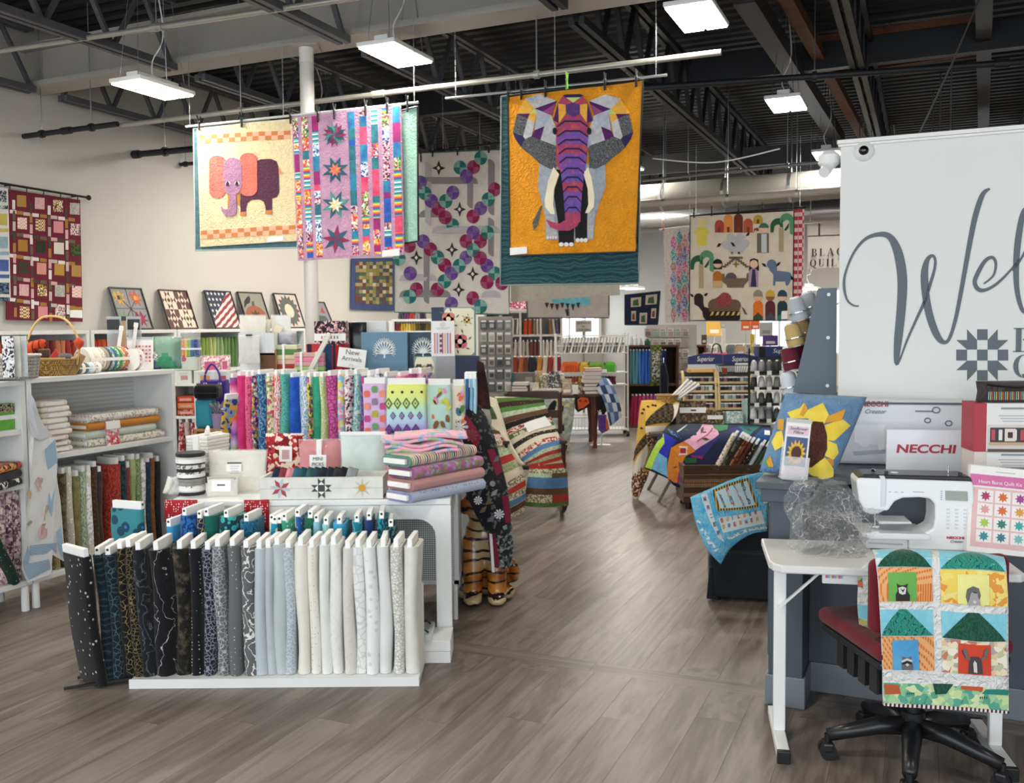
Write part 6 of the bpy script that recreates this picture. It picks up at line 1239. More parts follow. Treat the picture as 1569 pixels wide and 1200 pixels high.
for i in range(6):
    for j in range(6):
        a,b_=.03+.157*i,.03+.157*j;d=((i//3+j//3) % 2 == 0);ba,fg=('#ddcdb8','#5a3028') if d else ('#5a3028','#ddcdb8');ii,jj=i % 3,j % 3
        sq=[(a,b_),(a+.157,b_),(a+.157,b_+.157),(a,b_+.157)]
        pc(sq,ba if (ii+jj) % 2 else fg)
        m_=(a+.0785,b_+.0785)
        if (ii+jj) % 2:pc([sq[0],sq[1],m_],fg,2);pc([sq[2],sq[3],m_],fg,2)
        elif ii == 1:pc([(m_[0]-.06,m_[1]),(m_[0],m_[1]-.06),(m_[0]+.06,m_[1]),(m_[0],m_[1]+.06)],ba,2)
t,pc=pframe([C1(q) for q in frames[2][:4]],'framed stars and stripes block painting',pl('#1c2030',.5))
for k in range(9):pc([(.02,.02),(.98,.02),(.98,.98),(.02,.98)],'#d8d0c8') if k == 0 else None
for k in range(10):
    pts=[];n=9
    lo=[(x,-.55+.17*k+.62*x+(.02 if i % 2 else 0)) for i,x in enumerate([.02+.96*i/n for i in range(n+1)])];hi=[(x,y+.085) for x,y in lo]
    cl=lambda q:(q[0],max(.02,min(.98,q[1])))
    P_=[cl(q) for q in lo]+[cl(q) for q in hi[::-1]]
    if max(q[1] for q in P_)-min(q[1] for q in P_) > .03:pc(P_,'#8c2430',2)
pc([(.02,.98),(.02,.18),(.12,.3),(.22,.42),(.34,.5),(.44,.6),(.55,.7),(.66,.8),(.78,.9),(.84,.98)],'#1c2440',3)
for j in range(5):
    for i in range(5-j):cx,cy=.1+.14*i,.92-.15*j;pc([(cx+(.05 if q % 2 == 0 else .02)*math.sin(q*math.pi/5),cy+(.05 if q % 2 == 0 else .02)*math.cos(q*math.pi/5)) for q in range(10)],'#e8e4dc',4)
C2=lambda z:(340+z[0]/5.604,420+z[1]/5.604)
t,pc=pframe([C2(q) for q in ((178,130),(384,143),(430,440),(225,430))],'framed crow on a pumpkin block painting',pl('#2c2620',.5));pc([(.02,.02),(.98,.02),(.98,.98),(.02,.98)],'#8c8a7c')
pc([(.5+.42*math.cos(a),.33+.3*math.sin(a)) for a in [k*math.pi/9 for k in range(18)]],'#94502c',2)
for k in range(8):a=k*math.pi/4;pc([(.5,.33),(.5+.12*math.cos(a-.4),.33+.1*math.sin(a-.4)),(.5+.25*math.cos(a),.33+.2*math.sin(a)),(.5+.12*math.cos(a+.4),.33+.1*math.sin(a+.4))],'#5c2c24' if k % 2 else '#34281c',3)
pc([(.45,.62),(.55,.62),(.58,.76),(.48,.74)],'#4c5038',3);pc([(.1,.55),(.18,.75),(.34,.86),(.44,.9),(.46,.82),(.38,.7),(.24,.66)],'#1c1c1c',3)
t,pc=pframe([C2(q) for q in ((478,148),(668,162),(715,450),(530,430))],'framed pine and red wreath block painting',pl('#2c2422',.5));pc([(.02,.02),(.98,.02),(.98,.98),(.02,.98)],'#c8c0b4')
for k in range(16):a=k*math.pi/8;r1=.34;pc([(.5+r1*math.cos(a-.25),.5+r1*math.sin(a-.25)),(.5+.47*math.cos(a),.5+.47*math.sin(a)),(.5+r1*math.cos(a+.25),.5+r1*math.sin(a+.25))],'#7c2c34' if k % 3 == 0 else '#5c5c58',2)
pc([(.5+.36*math.cos(k*.39),.5+.36*math.sin(k*.39)) for k in range(16)],'#5a5c56',3);pc([(.5+.2*math.cos(k*.39),.5+.2*math.sin(k*.39)) for k in range(16)],'#cfc8b0',4)
t,pc=pframe([C2(q) for q in ((800,178),(925,184),(958,390),(850,385))],'framed grey block painting with a small red flower by the column',pl('#2c2826',.5));pc([(.45,.6),(.8,.55),(.7,.8)],'#a84048',2);pc([(.1,.1),(.9,.1),(.7,.45),(.2,.48)],'#505850',2)

# ================================================================== draped cloth helper
def proj(p):
    d=V(p)-CAM;z=d.dot(_f);return (CX+FPX*d.dot(_r)/z,CY-FPX*d.dot(_u)/z)
class Drape:
    """cloth through rows of control points (world); pieces are cut in its own s,t space"""
    def __init__(s,t,rows,m,th=.008,nu=16,nv=16,name='cloth',ripple=0,sub=True):
        s.t=t;R=[spl(r,5) for r in rows];s.R=[[V(p) for p in r] for r in R]
        s.col=[spl([r[j] for r in s.R],5) for j in range(len(s.R[0]))];s.ripple=ripple
        g=[[s.at(j/nv,i/nu) for j in range(nv+1)] for i in range(nu+1)]
        if m:MB().sheet(g).out(name,m,t,smooth=True,solid=th,world=True)
        s.S=[(a/40,b_/40,proj(s.at(a/40,b_/40))) for a in range(41) for b_ in range(41)];s.th=th
    def at(s,a,b_):
        a=min(.9999,max(0,a));b_=min(.9999,max(0,b_));n=len(s.col)-1;j=a*n;j0=int(j);fj=j-j0;m_=len(s.col[0])-1;i=b_*m_;i0=int(i);fi=i-i0
        q=lambda jj:s.col[jj][i0]*(1-fi)+s.col[jj][min(i0+1,m_)]*fi
        p=q(j0)*(1-fj)+q(min(j0+1,n))*fj
        if s.ripple:p=p + V((0,-1,0))*s.ripple*math.sin(a*14+b_*3)
        return p
    def nrm(s,a,b_):
        e=.01;n=(s.at(min(1,a+e),b_)-s.at(max(0,a-e),b_)).cross(s.at(a,min(1,b_+e))-s.at(a,max(0,b_-e)))
        if n.length < 1e-9:return V((0,-1,0))
        n.normalize();return n if n.dot(CAM-s.at(a,b_)) > 0 else -n
    def st(s,px,py):
        a,b_,_=min(s.S,key=lambda q:(q[2][0]-px)**2+(q[2][1]-py)**2)
        for k in range(4):
            x,y=proj(s.at(a,b_));e=.01
            ea,eb=(e if a < .98 else -e),(e if b_ < .98 else -e)
            xa,ya=proj(s.at(a+ea,b_));xb,yb=proj(s.at(a,b_+eb))
            J=((xa-x)/ea,(xb-x)/eb,(ya-y)/ea,(yb-y)/eb);D=J[0]*J[3]-J[1]*J[2]
            if abs(D) < 1e-6:break
            dx,dy=px-x,py-y;a=min(1,max(0,a+(J[3]*dx-J[1]*dy)/D));b_=min(1,max(0,b_+(-J[2]*dx+J[0]*dy)/D))
        return a,b_
    def poly(s,pts,m,lv=1,name='patch',cuts=2):
        """pts in s,t"""
        bm=bmesh.new();vs=[bm.verts.new((a,b_,0)) for a,b_ in pts]
        try:bm.faces.new(vs)
        except ValueError:bm.free();return
        bmesh.ops.triangulate(bm,faces=bm.faces[:])
        for k in range(cuts):
            ed=[e for e in bm.edges if e.calc_length() > .09]
            if ed:bmesh.ops.subdivide_edges(bm,edges=ed,cuts=1);bmesh.ops.triangulate(bm,faces=bm.faces[:])
        off=s.th*.5+.0018*lv;mi=MW[s.t].inverted()
        ps=[(v.co.x,v.co.y) for v in bm.verts]
        bm.verts.index_update();fs=[[v.index for v in f_.verts] for f_ in bm.faces];bm.free()
        P3=[mi @ (s.at(a,b_)+s.nrm(a,b_)*off) for a,b_ in ps];mb=MB();mb.v=P3;mb.f=[tuple(x) for x in fs]
        return mb.out(name,m,s.t,smooth=True)
    def trace(s,pts,m,lv=1,name='patch',fr=None,cuts=2):
        if fr:pts=[(fr[0]+x/fr[2],fr[1]+y/fr[2]) for x,y in pts]
        return s.poly([s.st(*p) for p in pts],m,lv,name,cuts)
    def band(s,b0,b1,m,a0=0,a1=1,sk=0,lv=1,name='strip'):
        n=8;g=[[s.at(a0+(a1-a0)*j/n,min(1,b+sk*(j/n-.5)))+s.nrm(a0+(a1-a0)*j/n,min(1,b))*(s.th*.5+.0018*lv) for j in range(n+1)] for b in (b0,(b0+b1)/2,b1)]
        return MB().sheet(g).out(name,m,s.t,smooth=True,world=True)
def organic(shapes,name,m,t,vox=.012,sm=6):
    """one continuous figure: overlapping solids fused by a voxel remesh"""
    mb=MB()
    for sh in shapes:
        if sh[0] == 'e':
            _,c,r=sh[:3];rot=sh[3] if len(sh) > 3 else Matrix()
            b=MB().lathe([(math.sin(a),-math.cos(a)) for a in [math.pi*(k+.02)/8.04 for k in range(9)]],14);b.xf(Matrix.Translation(c) @ rot @ Matrix.Diagonal((*r,1)))
        else:b=MB().tube(sh[1],sh[2],10)
        mb.add(b.v,b.f)
    o=mb.out(name,m,t,smooth=True,recalc=False)
    k=o.modifiers.new('r','REMESH');k.mode='VOXEL';k.voxel_size=vox;k.use_smooth_shade=True
    k=o.modifiers.new('s','SMOOTH');k.iterations=sm;k.factor=.6
    return o
# ================================================================== tiger statue
def tiger_mat():
    m,nt,b=newmat('glazed tiger');N=nt.nodes;L=nt.links;tc=N.new('ShaderNodeTexCoord')
    se=N.new('ShaderNodeSeparateXYZ');L.new(tc.outputs['Object'],se.inputs[0])
    # stripes: wavy level bands broken by noise
    mp=N.new('ShaderNodeMapping');mp.inputs['Scale'].default_value=(.55,.55,1);L.new(tc.outputs['Object'],mp.inputs['Vector'])
    w_=N.new('ShaderNodeTexWave');w_.bands_direction='Z';w_.inputs['Scale'].default_value=5;w_.inputs['Distortion'].default_value=5;w_.inputs['Detail'].default_value=2;w_.inputs['Detail Scale'].default_value=2.2;L.new(mp.outputs[0],w_.inputs['Vector'])
    st=N.new('ShaderNodeValToRGB');st.color_ramp.elements[0].position=.1;st.color_ramp.elements[0].color=(1,1,1,1);st.color_ramp.elements[1].position=.15;st.color_ramp.elements[1].color=(0,0,0,1);L.new(w_.outputs['Fac'],st.inputs['Fac'])
    ab=N.new('ShaderNodeMath');ab.operation='ABSOLUTE';L.new(se.outputs[0],ab.inputs[0])
    bl=N.new('ShaderNodeMapRange');bl.inputs['From Min'].default_value=.09;bl.inputs['From Max'].default_value=.045;L.new(ab.outputs[0],bl.inputs['Value'])
    zz=N.new('ShaderNodeMapRange');zz.inputs['From Min'].default_value=.17;zz.inputs['From Max'].default_value=.27;L.new(se.outputs[2],zz.inputs['Value'])
    mu=N.new('ShaderNodeMath');mu.operation='MULTIPLY';L.new(bl.outputs[0],mu.inputs[0]);L.new(zz.outputs[0],mu.inputs[1])
    pw=N.new('ShaderNodeMapRange');pw.inputs['From Min'].default_value=.075;pw.inputs['From Max'].default_value=.05;L.new(se.outputs[2],pw.inputs['Value'])
    mx=N.new('ShaderNodeMath');mx.operation='MAXIMUM';L.new(mu.outputs[0],mx.inputs[0]);L.new(pw.outputs[0],mx.inputs[1])
    nz=N.new('ShaderNodeTexNoise');nz.inputs['Scale'].default_value=9;L.new(tc.outputs['Object'],nz.inputs['Vector'])
    r1=N.new('ShaderNodeValToRGB');r1.color_ramp.elements[0].position=.35;r1.color_ramp.elements[0].color=hx('#8a4a1c');r1.color_ramp.elements[1].position=.6;r1.color_ramp.elements[1].color=hx('#c98234');L.new(nz.outputs['Fac'],r1.inputs['Fac'])
    a=N.new('ShaderNodeMix');a.data_type='RGBA';L.new(mx.outputs[0],a.inputs[0]);L.new(r1.outputs[0],a.inputs[6]);a.inputs[7].default_value=hx('#c4ad80')
    c=N.new('ShaderNodeMix');c.data_type='RGBA';L.new(st.outputs[0],c.inputs[0]);L.new(a.outputs[2],c.inputs[6]);c.inputs[7].default_value=hx('#231812')
    L.new(c.outputs[2],b.inputs['Base Color']);b.inputs['Roughness'].default_value=.22;b.inputs['Coat Weight'].default_value=.4
    return m
tp=fl(743,926);TG=thing('tiger_statue','glazed ceramic sitting tiger statue under the draped floral panel','statue',tp+V((0,.1,0)))
RY=lambda a:Matrix.Rotation(a,4,'Y')
organic([('e',(0,.12,.14),(.15,.15,.145)),('e',(0,.06,.27),(.125,.12,.17)),('e',(0,.0,.38),(.12,.105,.15)),('t',[(-.065,-.03,.38),(-.068,-.06,.2),(-.07,-.075,.035)],[.066,.062,.056]),('t',[(.065,-.03,.38),(.068,-.06,.2),(.07,-.075,.035)],[.066,.062,.056]),
  ('e',(-.07,-.105,.032),(.058,.07,.036)),('e',(.07,-.105,.032),(.058,.07,.036)),('e',(-.125,.02,.04),(.04,.09,.042)),('e',(.125,.02,.04),(.04,.09,.042)),('t',[(.1,.2,.06),(.17,.12,.1),(.175,.05,.17),(.16,.06,.22)],[.035,.035,.034,.03]),('t',[(.13,.03,.05),(.15,-.02,.04)],[.035,.034]),
  ('e',(-.01,-.03,.5),(.085,.085,.1)),('e',(-.02,-.05,.585),(.1,.095,.095)),('e',(-.03,-.135,.565),(.052,.05,.045)),('e',(-.03,-.12,.53),(.035,.03,.025)),('e',(-.095,-.01,.66),(.03,.018,.034)),('e',(.055,-.01,.665),(.03,.018,.034)),('e',(.08,-.05,.56),(.04,.03,.05)),('e',(-.115,-.05,.56),(.035,.03,.05))]
  + [('e',(sx*.07-.028+.019*k,-.155,.026),(.011,.02,.017)) for sx in (-1,1) for k in range(4)],'body',tiger_mat(),TG,.011,5)
for x in (-.06,.012):MB().lathe([(.0,-.012),(.012,-.004),(.012,.004),(.0,.012)],10,(x,-.135,.605)).out('eye',pl('#2a1c08',.1),TG,smooth=True)
MB().lathe([(.0,-.008),(.014,.0),(.0,.01)],8,(-.03,-.182,.575)).out('nose',pl('#3a1c18',.3),TG,smooth=True)
# floral panel draped from the table over the tiger
fp=thing('floral_throw','black floral fabric panel with burgundy strips draped over the tiger','fabric panel',P(755,870,5.1))
q=lambda *a:[P(*x) for x in a]
D=Drape(fp,[q((694,618,5.32),(716,615,5.34),(736,622,5.38)),q((700,660,5.22),(728,655,5.24),(756,665,5.3)),q((705,705,5.14),(738,705,5.16),(768,712,5.2)),q((712,745,5.08),(748,748,5.06),(778,752,5.12)),q((722,775,5.05),(752,785,5.03),(782,790,5.1)),q((744,815,5.05),(762,820,5.03),(784,822,5.1))],f('floral','#16171c','#16171c','#1c1d22','#16171c','#5c5a58','#16171c',sc=1.3),.006)
BUR=f('solid','#7c1c38')
D.trace([(694,628),(704,622),(736,668),(730,690)],BUR);D.trace([(746,690),(756,688),(770,722),(760,730)],BUR,1);D.trace([(768,760),(778,760),(782,800),(774,802)],BUR)
def flower(D,x,y,r,c,n=9):
    for k in range(n):
        a=k*2*math.pi/n;D.trace([(x,y),(x+r*math.cos(a-.22),y+r*math.sin(a-.22)),(x+r*1.15*math.cos(a),y+r*1.15*math.sin(a)),(x+r*math.cos(a+.22),y+r*math.sin(a+.22))],pl(c,.85),2,'petal',cuts=0)
for x,y,r,c in ((704,655,12,'#b8b8b8'),(705,655,7,'#e0e0de'),(733,767,6,'#e4e2de'),(764,788,7,'#d8d8da'),(754,742,4,'#a8a8a4'),(722,668,9,'#7c3c40')):flower(D,x,y,r,c)
for k,(x,y) in enumerate(((742,726),(756,757),(740,782),(752,796),(735,740),(748,770),(760,705))):D.trace([(x-5,y+4),(x-1,y-4),(x+6,y-7),(x+3,y+2)],pl(('#5c6670','#8a8c88','#6c5a3c')[k % 3],.85),2,'leaf',cuts=0)
D2=Drape(fp,[q((746,812,5.07),(766,808,5.05),(784,800,5.1)),q((750,842,5.1),(770,842,5.06),(786,835,5.1)),q((752,866,5.12),(770,872,5.08),(784,866,5.12))],f('floral','#2c3034','#5c6264','#1c1f22','#8a8c86',sc=1.6),.006)
D2.trace([(747,814),(757,811),(766,868),(754,864)],BUR,1)
MB().bar(P(751,806,5.05),P(756,877,5.07),.016,.006).out('white_batten',CARD,fp,world=True)
# dark hoodie-like throw and cream tree piece hung beside the bolts
t=thing('fabric_length','dark red and black fabric length hung beside the blue bolts','fabric panel',P(742,640,5.36));Drape(t,[q((730,552,5.42),(741,556,5.42)),q((731,590,5.4),(748,594,5.4)),q((732,632,5.39),(752,626,5.39))],f('mottle','#1c1416','#34201e','#5c2a20',sc=.6),.006)
D=Drape(t,[q((738,626,5.36),(750,628,5.37)),q((736,645,5.36),(753,648,5.37)),q((742,672,5.36),(746,674,5.37))],f('solid','#a49a94'),.005,name='grey_hem')
# ================================================================== rocking chair under the strip quilt
RY0=7.95;rcp=fl(820,790);rc=thing('rocking_chair','dark wooden rocking chair under the red and green strip quilt','rocking chair',V((rcp.x,RY0,0)))
for sx in (-.24,.24):
    MB().tube([V((sx,-.45+.09*k,.02+.9*((k-5)*.09)**2*.6)) for k in range(11)],.018,8).out('rocker',DARKW,rc,smooth=True)
    MB().cyl((sx,-.22,.04),(sx,-.25,.62),.018,n=8).out('front_leg',DARKW,rc);MB().cyl((sx,.22,.05),(sx,.3,1.0),.02,n=8).out('back_post',DARKW,rc);MB().box(sx-.03,sx+.03,-.28,.28,.62,.645).out('armrest',DARKW,rc,bev=.006)
MB().box(-.26,.26,-.26,.24,.4,.43).out('seat',DARKW,rc,bev=.01)
for z in (.6,.78,.95):MB().box(-.23,.23,.24+z*.05,.265+z*.05,z,z+.07).out('back_slat',DARKW,rc)
sq=thing('strip_quilt','quilt of red, green and blue strips with a cream tree panel on the rocking chair','quilt',P(830,785,7.7))
STR=[f('mottle','#4c6c34','#608044'),f('dots','#3a2c20','#8c7454',sc=1),f('mottle','#4c7434','#5c8c48'),f('floral','#a8bc9c','#c4d0b4',sc=2),f('mottle','#5c4030','#6c4c38'),f('dots','#241f1c','#8c7c5c',sc=1),f('floral','#a83434','#e8dcd0',sc=2),f('mottle','#4c6830','#5c7c3c'),f('solid','#d8cfb8'),f('dots','#2c2a24','#a89c74',sc=1),f('solid','#ded6c2'),f('floral','#a83c38','#e4d4c4',sc=2),f('mottle','#4c74a0','#5c88b4'),f('floral','#98ac8c','#bccab0',sc=2),f('mottle','#9c3028','#b03c30'),f('floral','#8c9470','#b0b48c',sc=2),f('mottle','#a43428','#b43c30'),f('floral','#d8ceb4','#7c7458',sc=2)]
FQ=(680,600,3.527);z5=lambda x,y,Y:P(FQ[0]+x/FQ[2],FQ[1]+y/FQ[2],Y)
D=Drape(sq,[[z5(275,28,7.9),z5(410,32,7.88),z5(540,40,7.9)],[z5(300,110,7.85),z5(430,105,7.82),z5(555,95,7.86)],[z5(345,240,7.8),z5(480,205,7.75),z5(605,200,7.82)],[z5(410,370,7.7),z5(530,310,7.64),z5(640,295,7.75)],[z5(462,400,7.66),z5(560,400,7.6),z5(660,390,7.72)],[z5(450,500,7.64),z5(555,505,7.57),z5(668,500,7.7)],[z5(437,620,7.64),z5(550,628,7.57),z5(672,618,7.7)]],f('solid','#cfc6b0'),.01)
bs=[0,.055,.11,.15,.19,.23,.27,.305,.335,.365,.395,.43,.47,.51,.545,.58,.615,.65]
for i in range(17):D.band(bs[i]+.001,bs[i+1]-.001,STR[i],0,1,-.06)
for i,(b0,b1,k) in enumerate(((.655,.70,14),(.70,.74,17),(.74,.775,3),(.775,.86,12),(.86,.9,4),(.9,.955,17),(.955,.995,0))):D.band(b0,b1,STR[k],0,1);
D.band(.74,.775,STR[4],.6,1,lv=2);D.band(.9,.955,STR[14],.62,1,lv=2)
D.trace([(432,175),(545,135),(582,185),(460,225)],CARD,4,'show_card',FQ)
D=Drape(sq,[[z5(232,200,7.78),z5(260,205,7.75),z5(300,215,7.74)],[z5(262,290,7.74),z5(300,290,7.7),z5(345,300,7.7)],[z5(300,400,7.68),z5(350,395,7.63),z5(412,380,7.64)],[z5(335,520,7.62),z5(385,500,7.58),z5(440,480,7.6)],[z5(345,600,7.6),z5(390,590,7.56),z5(440,570,7.58)],[z5(362,685,7.6),z5(395,672,7.56),z5(435,650,7.58)]],f('solid','#d4cbb4'),.01,name='side_drop')
for i,k in enumerate((4,6,17,13,14,15,8,17,16,17,12,4,17)):D.band(i/13+.004,(i+1)/13-.004,STR[k],0,1,-.05)
D=Drape(sq,[[z5(228,35,7.88),z5(250,30,7.88),z5(285,40,7.86)],[z5(240,110,7.84),z5(280,115,7.8),z5(320,150,7.8)],[z5(245,170,7.8),z5(320,220,7.74),z5(350,250,7.74)],[z5(300,230,7.75),z5(370,300,7.66),z5(412,372,7.64)],[z5(400,390,7.63),z5(420,400,7.6),z5(442,392,7.6)]],f('solid','#d8cfb8'),.008,name='cream_panel')
for pts in ([(230,60),(262,85),(245,90),(278,118),(258,120),(290,148),(250,150),(235,120)],[(250,205),(285,235),(270,238),(305,270),(290,262),(262,240)]):D.trace(pts,f('mottle','#3c5434','#4c6840'),1,'tree_branch',FQ)

# ================================================================== welcome wall and grey counter
UWW=4.75;RT=-TH
wl=PU(1284,600,UWW);vW=wl.dot(V3);zW=PU(1284,216,UWW).z
mb=MB();bbox(mb,UWW,UWW+.12,vW,3.6,0,zW);ww=struct(mb,'wall_welcome',WWALL)
mb=MB();bbox(mb,UWW-.02,UWW+.14,vW-.015,3.6,zW-.018,zW);bbox(mb,UWW-.012,UWW+.13,vW-.01,3.6,zW-.03,zW-.019);mb.v=[p-ww.location for p in mb.v];mb.out('coping',pl('#e8e8e4',.5),ww)
# painted lettering
INKW=pl('#5d666c',.6);fr=(1269,180,2.7267)
def stroke(pts,ws,close=False,n=8):
    """brush stroke on the wall: pts traced, ws half widths in crop pixels"""
    P2=spl([V((x,y,w_)) for (x,y),w_ in zip(pts,ws)],n);L,R=[],[]
    for i,p in enumerate(P2):
        d=P2[min(i+1,len(P2)-1)]-P2[max(i-1,0)];nn=V((-d.y,d.x,0));nn.normalize();L.append(p+nn*p.z*1.12);R.append(p-nn*p.z*1.12)
    M3=lambda p,d:PU(fr[0]+p.x/fr[2],fr[1]+p.y/fr[2],UWW)-U3*d-ww.location
    mb=MB();a=[M3(p,.002) for p in L];b_=[M3(p,.002) for p in R];mb.sheet([a,b_]);mb.out('painted_letter',INKW,ww,solid=.003)
stroke([(128,788),(105,785),(78,760),(66,700),(75,640),(110,560),(160,505),(220,488),(258,500),(285,545),(302,610),(310,690),(305,800),(292,930),(285,1025),(300,1010),(330,930),(370,840),(402,770),(425,700),(445,630),(446,590),(432,578),(412,600),(402,660),(410,760),(430,850),(460,920),(488,940),(510,915),(535,830),(560,700),(585,560),(608,440),(630,360),(650,315),(675,298)],
       [3,3.5,4,5,4,4.5,6,9,12,16,18,18,17,15,8,3.5,4,5,6,6,5,5,6,9,14,14,14,12,7,6,7,8,9,10,10,8,4],n=4)
stroke([(650,695),(690,660),(700,610),(685,585),(655,600),(625,650),(612,690),(630,720),(665,718),(710,690),(760,640),(800,590)],[3,4,5,6,7,8,8,8,6,5,4,4])
stroke([(770,640),(800,600),(840,520),(850,440),(840,380),(815,400),(795,500),(785,620),(790,730),(815,810),(850,800)],[4,4,5,6,7,10,12,11,9,7,5])
def wp(pts,m=INKW,lv=1):
    q=[PU(fr[0]+x/fr[2],fr[1]+y/fr[2],UWW)-ww.location for x,y in pts];MB().prism(q,-U3*(.002*lv)).out('painted_logo',m,ww)
g=[(535,580,622,666,708,752),(885,930,970,1016,1056,1100)]
X,Yg=g
wp([(X[2],Yg[0]),(X[3],Yg[0]),(X[3],Yg[1]),(X[2],Yg[1])]);wp([(X[2],Yg[4]),(X[3],Yg[4]),(X[3],Yg[5]),(X[2],Yg[5])]);wp([(X[0],Yg[2]),(X[1],Yg[2]),(X[1],Yg[3]),(X[0],Yg[3])]);wp([(X[4],Yg[2]),(X[5],Yg[2]),(X[5],Yg[3]),(X[4],Yg[3])])
wp([(X[2],Yg[2]),(X[3],Yg[2]),(X[3],Yg[3]),(X[2],Yg[3])])
for a in ([(X[1],Yg[0]),(X[2],Yg[1]),(X[2],Yg[2]),(X[1],Yg[2]),(X[0],Yg[1]),(X[1],Yg[1])],[(X[4],Yg[0]),(X[4],Yg[1]),(X[5],Yg[1]),(X[4],Yg[2]),(X[3],Yg[2]),(X[3],Yg[1])],[(X[1],Yg[3]),(X[2],Yg[3]),(X[2],Yg[4]),(X[1],Yg[5]),(X[1],Yg[4]),(X[0],Yg[4])],[(X[3],Yg[3]),(X[4],Yg[3]),(X[5],Yg[4]),(X[4],Yg[4]),(X[4],Yg[5]),(X[3],Yg[4])]):wp(a)
MW[ww]=Matrix.Translation(ww.location)
oB=PU(fr[0]+772/fr[2],fr[1]+980/fr[2],UWW-.002);serif('BLACK',.108,INKW,ww,oB,V3,Z3);oQ=PU(fr[0]+772/fr[2],fr[1]+1085/fr[2],UWW-.002);serif('QUILT',.1,INKW,ww,oQ,V3,Z3)
# dome camera
p=PU(1324,232,UWW);t=thing('dome_camera','white dome security camera on the welcome wall','security camera',p);R_=Matrix.Rotation(-TH,4,'Z') @ Matrix.Rotation(math.pi/2,4,'X')
MB().lathe([(.048,0),(.045,.012),(.032,.024),(.026,.03)],20).xf(R_).out('housing',WHITE,t,smooth=40);MB().lathe([(.024,.024),(.022,.036),(.013,.045),(.0,.048)],16).xf(R_).out('dome',pl('#101114',.08),t,smooth=True);MB().lathe([(.008,.046),(.0,.051)],10).xf(R_).out('lens',CHROME,t)
p=PU(1270,248,UWW+.06);t=thing('spot_camera','white bullet camera on the end of the welcome wall','security camera',p)
MB().lathe([(.03,-.03),(.05,-.01),(.05,.03),(.03,.05)],14).out('body',WHITE,t,smooth=40);MB().cyl((0,0,-.02),(-.04,-.05,-.06),.028,n=12).out('lens_hood',WHITE,t);MB().cyl((0,0,0),(.07,0,.02),.015,n=8).out('arm',WHITE,t)
# counter ------------------------------------------------------------
UCF=4.15;CZ=.95;pv=fl(1176,1080);vp0=pv.dot(V3);up0=3.93;vp1=fl(1228,1089).dot(V3)
ct=thing('service_counter','dark grey service counter with panelled pilasters','counter',B(UCF,vp0))
def cbx(u0,u1,v0,v1,z0,z1,m,name,bev=.004):mb=MB();bbox(mb,u0,u1,v0,v1,z0,z1);mb.out(name,m,ct,bev=bev,world=True)
cbx(UCF,UWW-.002,vp1,3.4,0,CZ-.05,GREY,'body');cbx(up0,UWW-.002,vp0,vp1,0,CZ-.05,GREY,'pilaster');cbx(up0,UCF,1.22,1.42,0,CZ-.05,GREY,'pilaster')
cbx(UCF-.04,UWW-.002,vp1,3.4,CZ-.03,CZ,GREY,'top');cbx(up0-.05,UWW-.002,vp0-.05,vp1+.04,CZ-.03,CZ+.001,GREY,'pilaster_cap');cbx(up0-.03,UCF,vp0-.03,vp1+.03,CZ-.085,CZ-.03,GREY,'moulding')
cbx(up0-.012,up0,vp0-.012,vp1+.012,.0,.13,GREYB,'baseboard');cbx(UCF-.012,UCF,vp1,1.22,.0,.13,GREYB,'baseboard');cbx(up0,UCF,vp1,vp1+.012,0,.13,GREYB,'baseboard');cbx(up0-.012,up0,1.21,1.43,0,.13,GREYB,'baseboard')
cbx(up0,UWW,vp0-.012,vp0,0,.13,GREYB,'baseboard')
cbx(up0+.03,UWW-.05,vp0-.008,vp0,.2,CZ-.13,GREY,'side_panel')
# grey side panel of the thread stand with cones in wire holders
US=4.9
sp=thing('thread_stand','grey slanted thread stand with wire spool holders','thread stand',PU(1250,605,US))
MB().prism([PU(x,y,US) for x,y in ((1253,442),(1282,441),(1281,606),(1215,601))],U3*.02).out('side_panel',pl('#5c6872',.5),sp,world=True);MB().prism([PU(x,y,US+.3) for x,y in ((1253,448),(1282,448),(1281,606),(1220,603))],U3*.02).out('side_panel',pl('#5c6872',.5),sp,world=True)
MB().prism([PU(x,y,US+.02) for x,y in ((1254,446),(1266,446),(1232,600),(1218,600))],U3*.28).out('slant_board',pl('#5c6872',.5),sp,world=True)
cbx(US-.02,US+.36,vW-.28,vW+.0,CZ-.03,PU(1250,606,US).z-.002,GREY,'riser_block')
for x,y in ((1270,451.5),(1269,517.5),(1268,591)):c=PU(x,y,US);MB().cyl(c,c-U3*.008,.009,n=10).out('bolt_cap',CARD,sp,world=True)
THR=[('#b8bcc0','silver grey',1222,474,1240,466),('#c8ac74','gold',1216,513,1232,505),('#6c2434','burgundy',1211,549,1225,545),('#dfe4e8','white',1210,588,None,None)]
